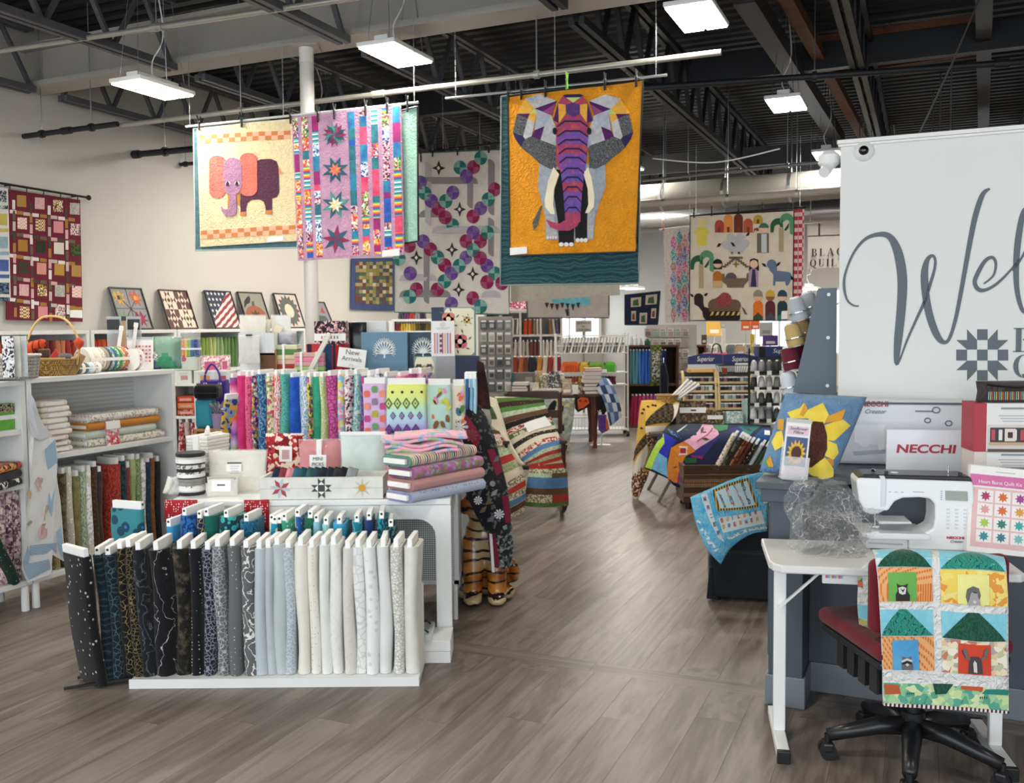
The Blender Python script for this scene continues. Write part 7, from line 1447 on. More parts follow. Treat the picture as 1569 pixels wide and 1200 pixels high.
for i,(c,nm,x,y,x2,y2) in enumerate(THR):
    for k,(a,b_) in enumerate(((x,y),(x2,y2))):
        if a is None:continue
        p=PU(a,b_,US+.08+.12*k);t=thing('thread_cone',f'{nm} thread cone in the {["upper", "second", "third", "lowest"][i]} wire holder','thread cone',p,0,f'{nm} thread cones',(0,-.25,-TH));s_=.055
        MB().lathe([(s_*.8,-.06),(s_*.86,-.05),(s_*.72,.045),(s_*.6,.055)],18).out('thread',f('stripe',c,c,c,'#'+''.join('%02x' % int(int(c[q:q+2],16)*.82) for q in (1,3,5)),sc=18),t,smooth=40);MB().lathe([(s_*.5,.055),(s_*.45,.066),(s_*.0,.066)],12).out('tube_end',CARD,t)
        MB().lathe([(s_*1.0,-.02),(s_*1.0,-.016)],18).out('wire_ring',CHROME,t);MB().lathe([(s_*1.0,-.064),(s_*1.0,-.06),(0,-.06)],18).out('holder_base',pl('#8c9094',.3,.6),t)
        MB().bar((s_,0,-.062),(s_+.1,.0,-.03),.006,.006).out('wire_arm',CHROME,t)
# ---- goods on the counter
def cbox(rect,Y,dep,m,lab,cat,name,on=CZ+.001,**k):return bx(name,lab,cat,rect,Y,dep,m,on=on,**k)
SHELL=pl('#dfe1e6',.3)
t,W,H=cbox((1288,613,1473,722),4.2,.16,None,'white sewing machine hard case printed with a machine picture','case','machine_case',rz=-.2)
MB().box(-W/2,W/2,0,.16,0,H).out('shell',SHELL,t,bev=.015);MB().tube([(-W/2+.01,-.003,.01),(-W/2+.01,-.003,H-.012),(W/2-.01,-.003,H-.012),(W/2-.01,-.003,.01)],.006,6).out('rim',pl('#9a9ea2',.3,.6),t)
RED=pl('#b02f45',.5);kx=lambda x:(x-1381)/FPX*4.2;kz=lambda y:(722-y)/FPX*4.2
ltext(t,'NECCHI',kx(1320),kz(631),.032,RED,y=-.003,al='LEFT',w=.12,bold=.001);ltext(t,'Creator',kx(1326),kz(642),.028,pl('#6c6f76',.5),y=-.003,al='LEFT',shear=.4)
pm=pl('#f2f3f5',.4);po=[(1312,660),(1356,660),(1356,700),(1348,700),(1346,690),(1334,690),(1330,694),(1324,694),(1318,690),(1312,686)]
MB().prism([V((kx(x),-.002,kz(y))) for x,y in po],(0,-.001,0)).out('machine_picture',pm,t);MB().prism([V((kx(x),-.002,kz(y))) for x,y in ((1310,702),(1358,698),(1358,703),(1312,708))],(0,-.001,0)).out('machine_picture',pl('#b8bcc4',.4),t)
for x,y,r in ((1430,636,.016),(1418,652,.013),(1448,656,.014)):MB().tube([V((kx(x)+r*math.cos(a),-.003,kz(y)+r*.8*math.sin(a))) for a in [q*.6 for q in range(12)]],.0025,4).out('accessory_picture',pl('#707680',.4),t)
MB().box(kx(1400),kx(1425),-.0035,-.002,kz(639),kz(637)).out('accessory_picture',pl('#707680',.4),t)
t,W,H=cbox((1361,658,1474,728),4.0,.012,pl('#e6e8ec',.35),'white manual cover card with red lettering','sign','brand_card',rz=-.16);ltext(t,'NECCHI',0,H*.46,.05,RED,w=.245,bold=.0015,shear=.1)
# sunflower pillow
pw=thing('sunflower_pillow','blue cushion with a pieced yellow sunflower','pillow',P(1235,730,3.98))
c4=[P(1204,603,4.16),P(1328,609,4.12),P(1274,736,3.9),P(1164,722,3.98)]
rows=[];nb=V((-.25,-.9,.25)).normalized()
for i in range(7):
    b_=i/6;r_=[]
    for j in range(7):
        a=j/6;p=(c4[0]*(1-a)+c4[1]*a)*(1-b_)+(c4[3]*(1-a)+c4[2]*a)*b_;th=((1-abs(2*a-1)**3)*(1-abs(2*b_-1)**3))**.5;r_.append(p+nb*.075*th)
    rows.append(r_)
PB=f('mottle','#5c86b0','#7498bc',q=.5);D=Drape(pw,rows,PB,.006,14,14,'front');
Drape(pw,[[p-nb*(.15*((1-abs(j/3-1)**3)*(1-abs(i/3-1)**3))**.5) for j,p in enumerate(r_)] for i,r_ in enumerate(rows)],PB,.006,10,10,'back')
fq7=(1160,590,3.836);YL,YD,GO=f('mottle','#f0d040','#f6e060'),f('mottle','#e8b83c','#e0a834'),f('mottle','#e4a83c','#d8983c')
for pts,m,lv in (([(180,165),(250,140),(275,110),(300,200),(200,200)],YL,1),([(275,180),(300,150),(385,112),(420,180),(395,230),(320,225)],YL,2),([(250,180),(280,112),(298,150),(270,190)],GO,2),([(395,230),(420,185),(515,150),(490,215)],GO,3),([(395,240),(500,205),(542,240),(450,330),(408,330)],YL,2),([(405,330),(460,350),(470,400),(440,440),(395,420)],YL,3),([(380,440),(440,430),(445,470),(410,480)],GO,2),([(290,500),(330,460),(395,430),(440,490),(445,545),(380,555),(310,520)],YL,3),([(90,340),(120,280),(150,270),(160,360),(110,390)],YL,1),([(130,205),(165,205),(160,270),(125,265)],GO,2),([(40,460),(80,420),(75,490)],f('solid','#5c9c4c'),1),([(60,450),(85,420),(100,480),(70,480)],GO,2),
    ([(290,250),(330,220),(385,225),(408,300),(408,380),(385,435),(320,480),(270,470),(250,400),(255,300)],f('leaf','#4a2820','#5c342a',sc=2,q=.6),4)):D.trace(pts,m,lv,'petal' ,fq7)
# flower pattern leaflet in a clear stand
t,W,H=cbox((1195,641,1236,733),3.84,.02,None,'sunflower pillow pattern leaflet in a clear stand','pattern card','pattern_leaflet',rz=-.05);t.rotation_euler.y=.1;MW[t]=Matrix.Translation(t.location) @ Matrix.Rotation(.1,4,'Y')
MB().box(-W*.45,W*.45,.004,.016,.02,H).out('leaflet',CARD,t);plate(t,-W*.45,H*.94,W*.47,H,pl('#c8c4be',.5),.003);plate(t,-W*.4,H*.74,W*.38,H*.88,pl('#e8c8d8',.6),.003);ltext(t,'Sunflower',0,H*.82,.018,INK,y=.001,shear=.3);ltext(t,'Pillow',0,H*.76,.018,INK,y=.001,shear=.3)
plate(t,-W*.4,H*.22,W*.38,H*.7,pl('#4a5f88',.6),.003)
for k in range(14):a=k*math.pi/7;MB().prism([V((x,.0015,H*.44+z)) for x,z in ((.024*math.cos(a-.35),.03*math.sin(a-.35)),(.041*math.cos(a),.058*math.sin(a)),(.024*math.cos(a+.35),.03*math.sin(a+.35)),(0,0))],(0,-.0008,0)).out('petal_print',pl('#e8b838',.6),t)
MB().prism([V((.021*math.cos(k*.63),.0002,H*.44+.029*math.sin(k*.63))) for k in range(10)],(0,-.0008,0)).out('petal_print',pl('#4a2c22',.6),t);plate(t,-W*.4,H*.06,W*.38,H*.2,pl('#e8d0dc',.6),.003);lines(t,-W*.3,W*.3,H*.12,2,.01,y=.001)
for a in ((-W*.5,W*.5,-.012,-.009,0,H*.38),(-W*.5,W*.5,.018,.021,0,H*.6),(-W*.5,W*.5,-.03,.04,0,.003),(W*.48,W*.5,-.009,.018,0,H*.38)):MB().box(*a).out('acrylic_panel',clear('#ffffff',.3,.04),t)
# boxed kits at the right
for i,(rect,side,lab,pm) in enumerate((((1513,692,1600,748),'#e0d4cc','cream sided cushion kit box under the red one',0),((1513,617,1600,692),'#b03444','red sided cushion kit box with a bench picture',1))):
    z=P(1540,rect[3],3.72).z;t,W,H=bx('kit_box',lab,'box',rect,3.72,.14,pl('#e8e6e4',.5),on=CZ-.0+.001 if i == 0 else None,rz=-.12)
    if i == 1:t.location.z=KZ+.001
    KZ=t.location.z+H;MB().box(-W/2-.048,-W/2,.0,.14,0,H).out('side_panel',pl(side,.5),t)
    lines(t,-.06,.05,H*.88,1,.01,y=-.002,h=.007)
    lines(t,-.07,.06,H*.74,3,.011,y=-.002)
    plate(t,-W*.48,0,W*.5,H*.56,pl('#d8d2cc',.6));plate(t,-W*.44,H*.2,W*.3,H*.5,pl('#3a3a44' if i else '#3c403c',.6),-.003)
    if i:
        for k in range(6):plate(t,-W*.42+k*W*.12,H*.24,-W*.36+k*W*.12,H*.46,pl(['#c8505c','#e8e4e0','#5c6a8c','#e8e4e0','#b85058','#e0dcd8'][k],.6),-.0045)
        plate(t,-W*.2,H*.22,-W*.02,H*.48,pl('#e4dccc',.6),-.005);plate(t,-W*.15,H*.29,-W*.07,H*.41,pl('#4a2c30',.6),-.0065)
        plate(t,-W*.46,H*.14,W*.4,H*.2,pl('#c8a888',.6),-.0045);plate(t,-W*.48,0,W*.5,H*.06,pl('#5c4c44',.6),-.0045)
    else:
        for k in range(4):plate(t,-W*.4+k*W*.17,H*.22,-W*.31+k*W*.17,H*.36,pl(['#e8e0d8','#5c8c4c','#e8e4dc','#c86c5c'][k],.6),-.0045)
t=thing('zip_bag','dark patterned zip bag on the kit boxes','bag',P(1560,615,3.74));t.location.z=KZ+.001;MW[t]=Matrix.Translation(t.location);pil(.28,.12,.085,6).out('body',f('weave','#34302f','#241f20','#4a4244',sc=3),t,smooth=True)
MB().box(-.12,.13,-.004,.004,.012,.045).out('pattern_band',f('stripe','#17181c','#c05c5c','#17181c','#7cb8c0','#17181c','#d8c060',sc=5,ax=0),t);MB().tube(spl([(-.13,.0,.075),(0,.0,.062),(.13,.02,.08)],5),.004,5).out('zip',BLACK,t)
# ================================================================== sewing table
SZ_=.73;a0,a1=PZ(1180,866,SZ_),PZ(1569,884,SZ_);dx=(a1-a0).normalized();rzt=math.atan2(dx.y,dx.x);L_=(a1-a0).length+.02
rzt=-.19
st=thing('sewing_table','white folding sewing table with T-shaped legs','table',V((a0.x,a0.y,0)),rzt);TD=.43
r=.04;out=[(r,0),(L_-.02,0),(L_,.02),(L_,TD),(0,TD),(0,.07),(.012,.03)]
MB().prism([V((x,y,SZ_-.03)) for x,y in out],(0,0,.03)).out('top',pl('#dcdcda',.35),st,bev=.006)
for x in (.03,L_-.06):
    MB().box(x,x+.045,.17,.2,.045,SZ_-.03).out('leg_post',WHITE,st,bev=.005);MB().box(x,x+.045,.0,TD-.01,.006,.045).out('foot_bar',WHITE,st,bev=.004);MB().box(x-.001,x+.046,-.012,.012,.0,.047).out('foot_cap',BLACK,st,bev=.004);MB().box(x,x+.045,TD-.02,TD-.005,.0,.047).out('foot_cap',BLACK,st)
    s_=1 if x < .1 else -1;MB().bar((x+.02,.16,SZ_-.2),(x+.02+s_*.17,.16,SZ_-.035),.014,.008).out('brace',WHITE,st)
MB().box(.19,L_-.22,.06,.08,SZ_-.075,SZ_-.03).out('apron',WHITE,st);MB().box(.2,.26,.058,.06,SZ_-.055,SZ_-.042).out('label',f('stripe','#d86c8c','#8cb0d8','#c8d88c',sc=5,ax=0),st)
# sewing machine ------------------------------------------------------
mp_=PZ(1405,846,SZ_);sm=thing('sewing_machine','white computerised sewing machine with grey display','sewing machine',V((mp_.x,mp_.y+.02,SZ_)),rzt)
MWH=pl('#eceef0',.22,coat=.3);MGR=pl('#d3d6da',.3);yM=mp_.y+.02
ml=lambda x,y:((1160+x/3.836-1405)/FPX*yM/math.cos(rzt),(846-(590+y/3.836))/FPX*yM)
def mpoly(pts,y0,d,m,name,bev=.006):q_=[ml(*p) for p in pts];zmin=-.0;return MB().prism([V((a,y0,max(.001,b_))) for a,b_ in q_],(0,d,0)).out(name,m,sm,bev=bev,seg=3)
mpoly([(612,575),(622,552),(1245,560),(1256,590),(1272,975),(900,975),(900,905),(985,880),(1040,845),(1050,790),(1048,700),(1020,668),(960,662),(870,668),(826,690),(790,748),(655,742),(628,690)],0,.15,MWH,'body',.012)
mpoly([(618,553),(650,530),(1235,532),(1252,562)],.004,.142,pl('#26282c',.3),'top_handle_recess',.006)
mpoly([(640,878),(1000,874),(1020,890),(1018,912),(690,915),(640,900)],-.02,.2,MWH,'bed',.006);mpoly([(668,915),(900,915),(900,975),(668,975)],-.01,.17,MGR,'free_arm_base',.006);mpoly([(680,935),(870,938),(870,948),(680,944)],-.0115,.002,pl('#a8adb2',.4),'slot',0)
mpoly([(745,815),(920,812),(930,826),(745,832)],.01,.12,MGR,'needle_plate',.003)
mpoly([(735,535),(765,535),(776,560),(774,700),(770,720),(748,720),(748,560)],-.006,.01,pl('#d8dbe0',.25),'take_up_cover',.003);mpoly([(655,742),(785,745),(745,770),(700,778),(660,760)],.02,.08,MGR,'needle_head',.004)
a_,b_=ml(735,770);MB().cyl((a_,.06,b_),(a_,.06,b_-.055),.003,n=6).out('needle_bar',CHROME,sm);MB().box(a_-.012,a_+.012,.045,.075,b_-.06,b_-.052).out('presser_foot',CHROME,sm)
mpoly([(1100,616),(1220,618),(1222,676),(1102,673)],-.0035,.004,pl('#a0a6a0',.2),'display',.001);
for j in range(6):
    for i in range(3):x,y=ml(1118+i*46,728+j*22);MB().box(x-.0055,x+.0055,-.003,0,y-.0022,y+.0022).out('button',pl('#c9ccd1',.4),sm)
for k in range(5):x,y=ml(1080,622+k*12);MB().box(x-.003,x+.003,-.002,0,y-.0015,y+.0015).out('indicator',pl('#9aa0a8',.4),sm)
for k in range(3):x,y=ml(798+k*34,632);MB().box(x-.005,x+.005,-.002,0,y-.002,y+.002).out('button',pl('#b8bcc2',.4),sm)
xb,yb=ml(1112,902);ltext(sm,'NECCHI',xb,yb,.012,RED,y=-.002,al='LEFT',w=.062,bold=.0006);xb,yb=ml(1130,925);ltext(sm,'Creator',xb,yb,.014,INK,y=-.002,al='LEFT',shear=.4);xb,yb=ml(925,630);lines(sm,xb,xb+.04,yb,1,.005,y=-.001)
x,y=ml(1262,630);MB().cyl((x-.003,.07,y),(x+.018,.07,y),.034,n=20).out('hand_wheel',BLACK,sm,smooth=40)
x,y=ml(1148,530);MB().cyl((x,.08,y),(x,.08,y+.03),.003,n=6).out('spool_pin',CHROME,sm);x,y=ml(718,520);MB().lathe([(.008,0),(.01,.006),(.004,.012)],10,(x,.05,y-.004)).out('thread_guide',CHROME,sm);x,y=ml(840,533);MB().lathe([(.016,-.004),(.014,.004),(.0,.005)],12,(x,.06,y)).out('bobbin_winder',MWH,sm)
for xx in (785,1190):x,y=ml(xx,532);MB().box(x-.006,x+.006,.02,.03,y-.002,y+.012).out('hinge',BLACK,sm)
# crumpled clear cover
cvp=PZ(1272,858,SZ_);cv=thing('plastic_cover','crumpled clear plastic cover on the sewing table','plastic cover',V((cvp.x,cvp.y+.1,SZ_+.002)))
def crumple(sx,sy,sz,sd,name,n=20,am=.32):
    r=random.Random(sd);bm=bmesh.new();bmesh.ops.create_icosphere(bm,subdivisions=3,radius=1)
    pk=[(V((r.gauss(0,1),r.gauss(0,1),r.gauss(0,1))).normalized(),r.uniform(.06,.4),r.uniform(-am,am)) for _ in range(70)]
    for v in bm.verts:
        d=v.co.normalized();k=1
        for ax,w_,h_ in pk:
            a=1-d.dot(ax)
            if a < w_:k += h_*(1-a/w_)
        v.co=V((d.x*sx*k,d.y*sy*k,max(-.02,(d.z*k*.75+.62))*sz))
    me=bpy.data.meshes.new(name);bm.to_mesh(me);bm.free();return me
def film_mat():
    m,nt,b=newmat('crumpled clear film');N=nt.nodes;L=nt.links;b.inputs['Base Color'].default_value=hx('#f4f4f2');b.inputs['Roughness'].default_value=.06;b.inputs['Specular IOR Level'].default_value=1
    tr=N.new('ShaderNodeBsdfTransparent');x=N.new('ShaderNodeMixShader');L.new(tr.outputs[0],x.inputs[1]);L.new(b.outputs[0],x.inputs[2]);L.new(x.outputs[0],N['Material Output'].inputs[0])
    tc=N.new('ShaderNodeTexCoord');lw=N.new('ShaderNodeLayerWeight');lw.inputs['Blend'].default_value=.3
    mr=N.new('ShaderNodeMapRange');mr.inputs['To Min'].default_value=.015;mr.inputs['To Max'].default_value=.2;L.new(lw.outputs['Facing'],mr.inputs['Value']);last=mr.outputs[0]
    wn=N.new('ShaderNodeTexNoise');wn.inputs['Scale'].default_value=18;L.new(tc.outputs['Object'],wn.inputs['Vector']);sc2=N.new('ShaderNodeVectorMath');sc2.operation='SCALE';sc2.inputs['Scale'].default_value=.09;L.new(wn.outputs['Color'],sc2.inputs[0])
    av=N.new('ShaderNodeVectorMath');L.new(tc.outputs['Object'],av.inputs[0]);L.new(sc2.outputs[0],av.inputs[1])
    for sc_v,wd,hi in ((13,.02,1),(30,.02,.7)):  # opaque white crease lines painted in as the film's glints
        v=N.new('ShaderNodeTexVoronoi');v.feature='DISTANCE_TO_EDGE';v.inputs['Scale'].default_value=sc_v;L.new(av.outputs[0],v.inputs['Vector'])
        m2=N.new('ShaderNodeMapRange');m2.inputs['From Max'].default_value=wd;m2.inputs['To Min'].default_value=hi;m2.inputs['To Max'].default_value=0;L.new(v.outputs['Distance'],m2.inputs['Value'])
        gn=N.new('ShaderNodeTexNoise');gn.inputs['Scale'].default_value=sc_v*.5;L.new(tc.outputs['Object'],gn.inputs['Vector']);g2=N.new('ShaderNodeMapRange');g2.inputs['From Min'].default_value=.45;g2.inputs['From Max'].default_value=.62;L.new(gn.outputs['Fac'],g2.inputs['Value'])
        mm=N.new('ShaderNodeMath');mm.operation='MULTIPLY';L.new(m2.outputs[0],mm.inputs[0]);L.new(g2.outputs[0],mm.inputs[1]);mx=N.new('ShaderNodeMath');mx.operation='MAXIMUM';L.new(last,mx.inputs[0]);L.new(mm.outputs[0],mx.inputs[1]);last=mx.outputs[0]
    L.new(last,x.inputs[0])
    n=N.new('ShaderNodeTexNoise');n.inputs['Scale'].default_value=30;n.inputs['Detail'].default_value=2;n.inputs['Distortion'].default_value=2;L.new(tc.outputs['Object'],n.inputs['Vector']);k=N.new('ShaderNodeBump');k.inputs['Strength'].default_value=1;k.inputs['Distance'].default_value=.02;L.new(n.outputs['Fac'],k.inputs['Height']);L.new(k.outputs[0],b.inputs['Normal']);return m
FILM=film_mat()
inst('outer_film',crumple(.15,.1,.2,4,'outer_film'),FILM,cv);inst('inner_fold',crumple(.11,.08,.16,9,'inner_fold',am=.45),FILM,cv,(.03,-.02,0));inst('skirt_fold',crumple(.16,.08,.1,13,'skirt_fold',am=.4),FILM,cv,(.02,-.05,0))
# quilt kit leaning on the machine
t,W,H=bx('quilt_kit','bagged quilt kit with a pink title and twelve star blocks','quilt kit',(1483,716,1590,838),3.42,.03,None,on=SZ_+.001,lean=-.16,rz=-.12);t.rotation_euler.y=.09
MW[t]=Matrix.Translation(t.location) @ Matrix.Rotation(-.12,4,'Z') @ Matrix.Rotation(.09,4,'Y') @ Matrix.Rotation(-.16,4,'X')
MB().box(-W/2,W/2,.0,.025,0,H).out('card',CARD,t);MB().box(-W/2-.006,W/2,-.004,.03,0,H+.006).out('bag',clear('#ffffff',.12,.05,.3),t,bev=.006)
plate(t,-W/2,H*.77,W/2,H*.9,pl('#d03c98',.5),-.0005,'title_band');ltext(t,'Heart Burst Quilt Kit',-.1,H*.8,.018,CARD,y=-.002,al='LEFT');lines(t,-.04,.03,H*.94,1,.01,y=-.001)
plate(t,-W/2+.012,.02,W/2-.03,H*.75,pl('#e4b4b4',.6),-.0005)
for j in range(4):
    for i in range(3):
        x,z=-W/2+.03+i*.062,.04+j*.05;plate(t,x,z,x+.055,z+.044,pl('#f0ece8',.6),-.002);c=['#3c8c98','#3c7c8c','#7cbcb4','#a8c850','#3c7c70','#40a89c','#e0a0a0','#d8703c','#e09c48','#b03c68','#d86c38','#a0488c'][j*3+i]
        for k in range(8):a=k*math.pi/4;MB().prism([V((x+.0275+r_*math.cos(a+o_),-.0035,z+.022+r_*math.sin(a+o_))) for r_,o_ in ((0,0),(.011,-.39),(.02,0),(.011,.39))],(0,-.0006,0)).out('star_print',pl(c,.6),t)
# ================================================================== office chair with the animal house quilt
chx,chy=1.45,3.3
oc=thing('office_chair','burgundy swivel office chair on a black five-star base','office chair',V((chx,chy,0)),.12)
MAR=f('solid','#6c1c28');PLB=pl('#1b1c1f',.35)
for k in range(5):
    a=math.radians(-122+72*k);d=V((math.cos(a),math.sin(a),0));
    MB().tube([V((0,0,.135)),d*.12+Z3*.13,d*.22+Z3*.105,d*.3+Z3*.085],[.036,.034,.028,.024],8).out('base_arm',PLB,oc,smooth=True);c=d*.3
    MB().cyl(c+Z3*.09,c+Z3*.05,.012,n=8).out('caster_stem',PLB,oc);n_=V((-d.y,d.x,0))
    for s_ in (-1,1):MB().cyl(c+n_*.006*s_+Z3*.03,c+n_*.028*s_+Z3*.03,.03,n=16).out('caster_wheel',PLB,oc,smooth=40)
    MB().ob(c+Z3*.045,d*.02,n_*.03,Z3*.018).out('caster_hood',PLB,oc,bev=.008)
MB().cyl((0,0,.1),(0,0,.19),.042,n=16).out('hub',PLB,oc,smooth=40);MB().cyl((0,0,.19),(0,0,.4),.025,n=14).out('gas_lift',PLB,oc,smooth=40);MB().box(-.1,.1,-.12,.12,.39,.42).out('seat_plate',PLB,oc)
MB().box(-.24,.24,-.2,.25,.42,.45).out('seat_shell',PLB,oc,bev=.01)
for k in range(4):MB().box(-.235+.0*k,-.215,-.17+.08*k,-.12+.08*k,.33,.42).out('seat_rib',PLB,oc)
MB().box(-.25,.25,-.21,.26,.451,.51).out('seat',MAR,oc,bev=.025,seg=4);MB().bar((0,-.1,.42),(0,-.17,.5),.06,.02).out('back_bracket',PLB,oc);MB().bar((0,-.17,.49),(0,-.17,.7),.06,.02).out('back_bar',PLB,oc)
MB().box(-.262,.245,-.19,-.13,.54,.8).out('backrest',MAR,oc,bev=.05,seg=5)
aq=thing('animal_quilt','quilt of animal houses draped over the office chair back','quilt',P(1445,1090,3.0));Yq=3.02;f5=(1300,830,4.446)
pt=lambda x,y,Y:P(f5[0]+x/f5[2],f5[1]+y/f5[2],Y)
D=Drape(aq,[[pt(165,62,3.2),pt(400,58,3.19),pt(640,70,3.18),pt(880,82,3.17),pt(1055,110,3.16)],[pt(180,100,3.08),pt(400,90,3.07),pt(640,100,3.06),pt(880,115,3.05),pt(1068,150,3.04)],[pt(200,250,3.05),pt(400,255,3.035),pt(640,260,3.03),pt(880,270,3.02),pt(1078,280,3.02)],[pt(210,420,3.05),pt(400,425,3.03),pt(640,430,3.03),pt(880,450,3.02),pt(1085,450,3.02)],[pt(222,640,3.06),pt(400,650,3.04),pt(640,660,3.03),pt(880,690,3.02),pt(1085,690,3.02)],[pt(230,880,3.08),pt(400,880,3.06),pt(640,890,3.04),pt(880,910,3.03),pt(1088,920,3.03)],[pt(234,1110,3.09),pt(400,1125,3.08),pt(640,1135,3.05),pt(880,1150,3.04),pt(1085,1165,3.04)]],f('solid','#e4e4e0',q=.6),.009,20,20)
SKY,OBR,DGR,TGR,YEL=f('mottle','#78c4d8','#94d4e0',sc=2),f('weave','#d87a34','#c86c2c','#e8ac74',sc=2),f('leaf','#1c4a38','#2c6450','#245848',sc=1.5),f('leaf','#2c8c78','#4cb09c','#1c5c54',sc=1.5,th=.6),f('floral','#f0d464','#f0e08c','#e89c48','#f2dc78',sc=1.2)
T_=lambda pts,m,lv=1,nm='patch':D.trace(pts,m,lv,nm,f5)
T_([(175,72),(560,70),(565,178),(195,175)],SKY);T_([(195,172)]+[(195+(555-195)*k/8,172-105*math.sin(math.pi*k/8)**.7) for k in range(1,8)]+[(560,176)],DGR,2);T_([(195,178),(565,180),(570,405),(205,405)],OBR);T_([(265,210),(455,208),(460,400),(272,402)],f('solid','#6cac54'),2)
T_([(612,70),(1055,118),(1068,205),(620,185)],SKY);T_([(620,185)]+[(620+435*k/8,186+16*k/8-105*math.sin(math.pi*k/8)**.7) for k in range(1,8)]+[(1062,205)],TGR,2);T_([(620,190),(1068,210),(1078,440),(625,412)],YEL);T_([(735,222),(950,228),(952,430),(738,415)],f('solid','#ece894'),2)
T_([(215,458),(568,460),(575,632),(225,628)],SKY);T_([(345,455),(390,455),(572,635),(225,635)],TGR,2);T_([(228,640),(575,642),(582,875),(235,865)],OBR);T_([(295,665),(470,662),(480,868),(302,868)],f('mottle','#4c9cd0','#64b0dc'),2)
T_([(625,468),(1075,490),(1072,670),(632,645)],SKY);T_([(808,480),(880,482),(1065,675),(632,648)],DGR,2);T_([(630,652),(1070,680),(1075,915),(635,885)],f('floral','#ece0c0','#e8c4a0','#c0c8a0','#c8806c','#f0ead8','#b8a8a0',sc=1.2));T_([(742,685),(962,700),(965,908),(742,890)],f('solid','#d84c34'),2)
T_([(235,955),(1085,1005),(1085,1160),(240,1105)],f('floral','#a8d0a0','#c8dca0','#5ca890','#90c498','#d8e4b0',sc=.9));T_([(240,962),(340,968),(355,1030),(245,1035)],f('mottle','#c8683c','#b85c38'),2);T_([(570,960),(710,965),(660,1030),(650,990),(590,1035)],DGR,2);T_([(760,975),(910,985),(905,1015),(765,1000)],f('solid','#c85c38'),2);T_([(930,1000),(1085,1005),(1080,1040),(900,1030)],f('solid','#2c8478'),2)
for x in (440,540,790,930):T_([(x-25,1095),(x,1040),(x+25,1098)],f('solid','#5cac88'),3)
for x,y in ((420,1025),(910,1055)):
    for k in range(4):T_([(x-25+14*k,y-5),(x-17+14*k,y-5),(x-20+14*k,y+14)],BLACK,3)
T_([(235,1090),(480,1100),(480,1122),(238,1112)],f('stripe','#e8dcd8','#50303c',sc=8,ax=0),3,'binding');T_([(480,1100),(1085,1145),(1085,1166),(485,1126)],f('stripe','#e8dcd8','#50303c',sc=8,ax=0),3,'binding')
GRY,GRD,GRL=pl('#6c6a6c',.85),pl('#2c2a2e',.85),pl('#d8d4d0',.85)
# owl, squirrel, raccoon, moose
T_([(320,400),(318,355),(332,330),(328,300),(322,282),(345,295),(375,295),(400,284),(394,305),(396,335),(412,360),(410,400)],GRD,3,'owl');T_([(335,310),(362,302),(388,312),(382,350),(362,356),(340,345)],GRL,4,'owl_face');T_([(345,312),(362,325),(380,312),(364,340)],GRD,5,'owl_face')
T_([(792,370),(800,320),(840,300),(880,315),(892,360),(880,410),(860,425),(805,415)],GRY,3,'squirrel_tail');T_([(800,420),(815,385),(822,350),(835,335),(850,350),(870,342),(872,370),(885,400),(890,428),(820,428)],pl('#a8a4a4',.85),4,'squirrel');T_([(835,400),(848,390),(862,402),(848,415)],GRL,5,'squirrel')
T_([(362,865),(358,830),(365,800),(362,772),(385,780),(405,780),(425,770),(422,800),(435,830),(438,866)],GRY,3,'raccoon');T_([(355,800),(395,782),(432,798),(425,808),(395,798),(362,812)],GRL,4,'raccoon_mask');T_([(360,812),(395,800),(428,810),(425,822),(395,815),(365,825)],GRD,5,'raccoon_mask');T_([(382,822),(395,812),(408,824),(395,835)],GRL,6,'raccoon_mask')
T_([(810,890),(815,800),(832,775),(880,778),(898,805),(908,892),(870,895),(840,893)],pl('#4c4448',.85),3,'moose');T_([(845,880),(840,820),(850,800),(865,820),(868,885)],GRL,4,'moose_muzzle')
for sx,x0 in ((-1,820),(1,895)):T_([(x0,800),(x0+sx*30,790),(x0+sx*42,750),(x0+sx*60,725),(x0+sx*22+sx*25,735),(x0+sx*38,715),(x0+sx*20,735),(x0+sx*18,770),(x0,785)],GRY,4,'moose_antler')
D3=Drape(aq,[[pt(70,200,3.28),pt(120,150,3.24),pt(195,120,3.2)],[pt(64,320,3.27),pt(130,330,3.26),pt(200,330,3.24)],[pt(62,440,3.27),pt(135,450,3.26),pt(208,440,3.24)],[pt(72,562,3.27),pt(140,585,3.26),pt(215,580,3.24)]],f('solid','#dcdcd8',q=.5),.008,name='back_drop')
D3.poly([(0,.62),(1,.62),(1,.86),(0,.84)],SKY);D3.poly([(0,.86),(1,.88),(1,.99),(0,.97)],f('floral','#a8c078','#c8b060','#6c8c54',sc=1.4));D3.poly([(.0,.05),(.3,.02),(.3,.3),(0,.3)],f('floral','#5c8c6c','#c86c4c','#a8c098',sc=1.4))
# ================================================================== slipcovered ottoman and the blue quilt
op=fl(1120,928);BLKF=f('solid','#1d2126');ot=thing('slipper_chair','black slipcovered low chair under the blue letter quilt','chair',V((op.x+.27,op.y+.3,0)),-.2)
MB().box(-.33,.33,-.28,.28,.02,.28).out('skirt',BLKF,ot,bev=.03,seg=3)
for sx in (-.34,.3):MB().prism([V((sx,-.285,.015)),V((sx+.04,-.285,.015)),V((sx+.025,-.285,.2)),V((sx+.015,-.285,.2))],(0,.05,0)).out('skirt_pleat',BLKF,ot)
MB().box(-.315,.315,-.27,.27,.285,.47).out('cushion',BLKF,ot,bev=.05,seg=4);MB().box(.2,.34,-.26,.27,.3,.8).out('backrest',BLKF,ot,bev=.04,seg=3)
for x in (-.28,.28):
    for y in (-.23,.23):MB().cyl((x,y,0),(x,y,.03),.02,n=8).out('foot',BLACK,ot)
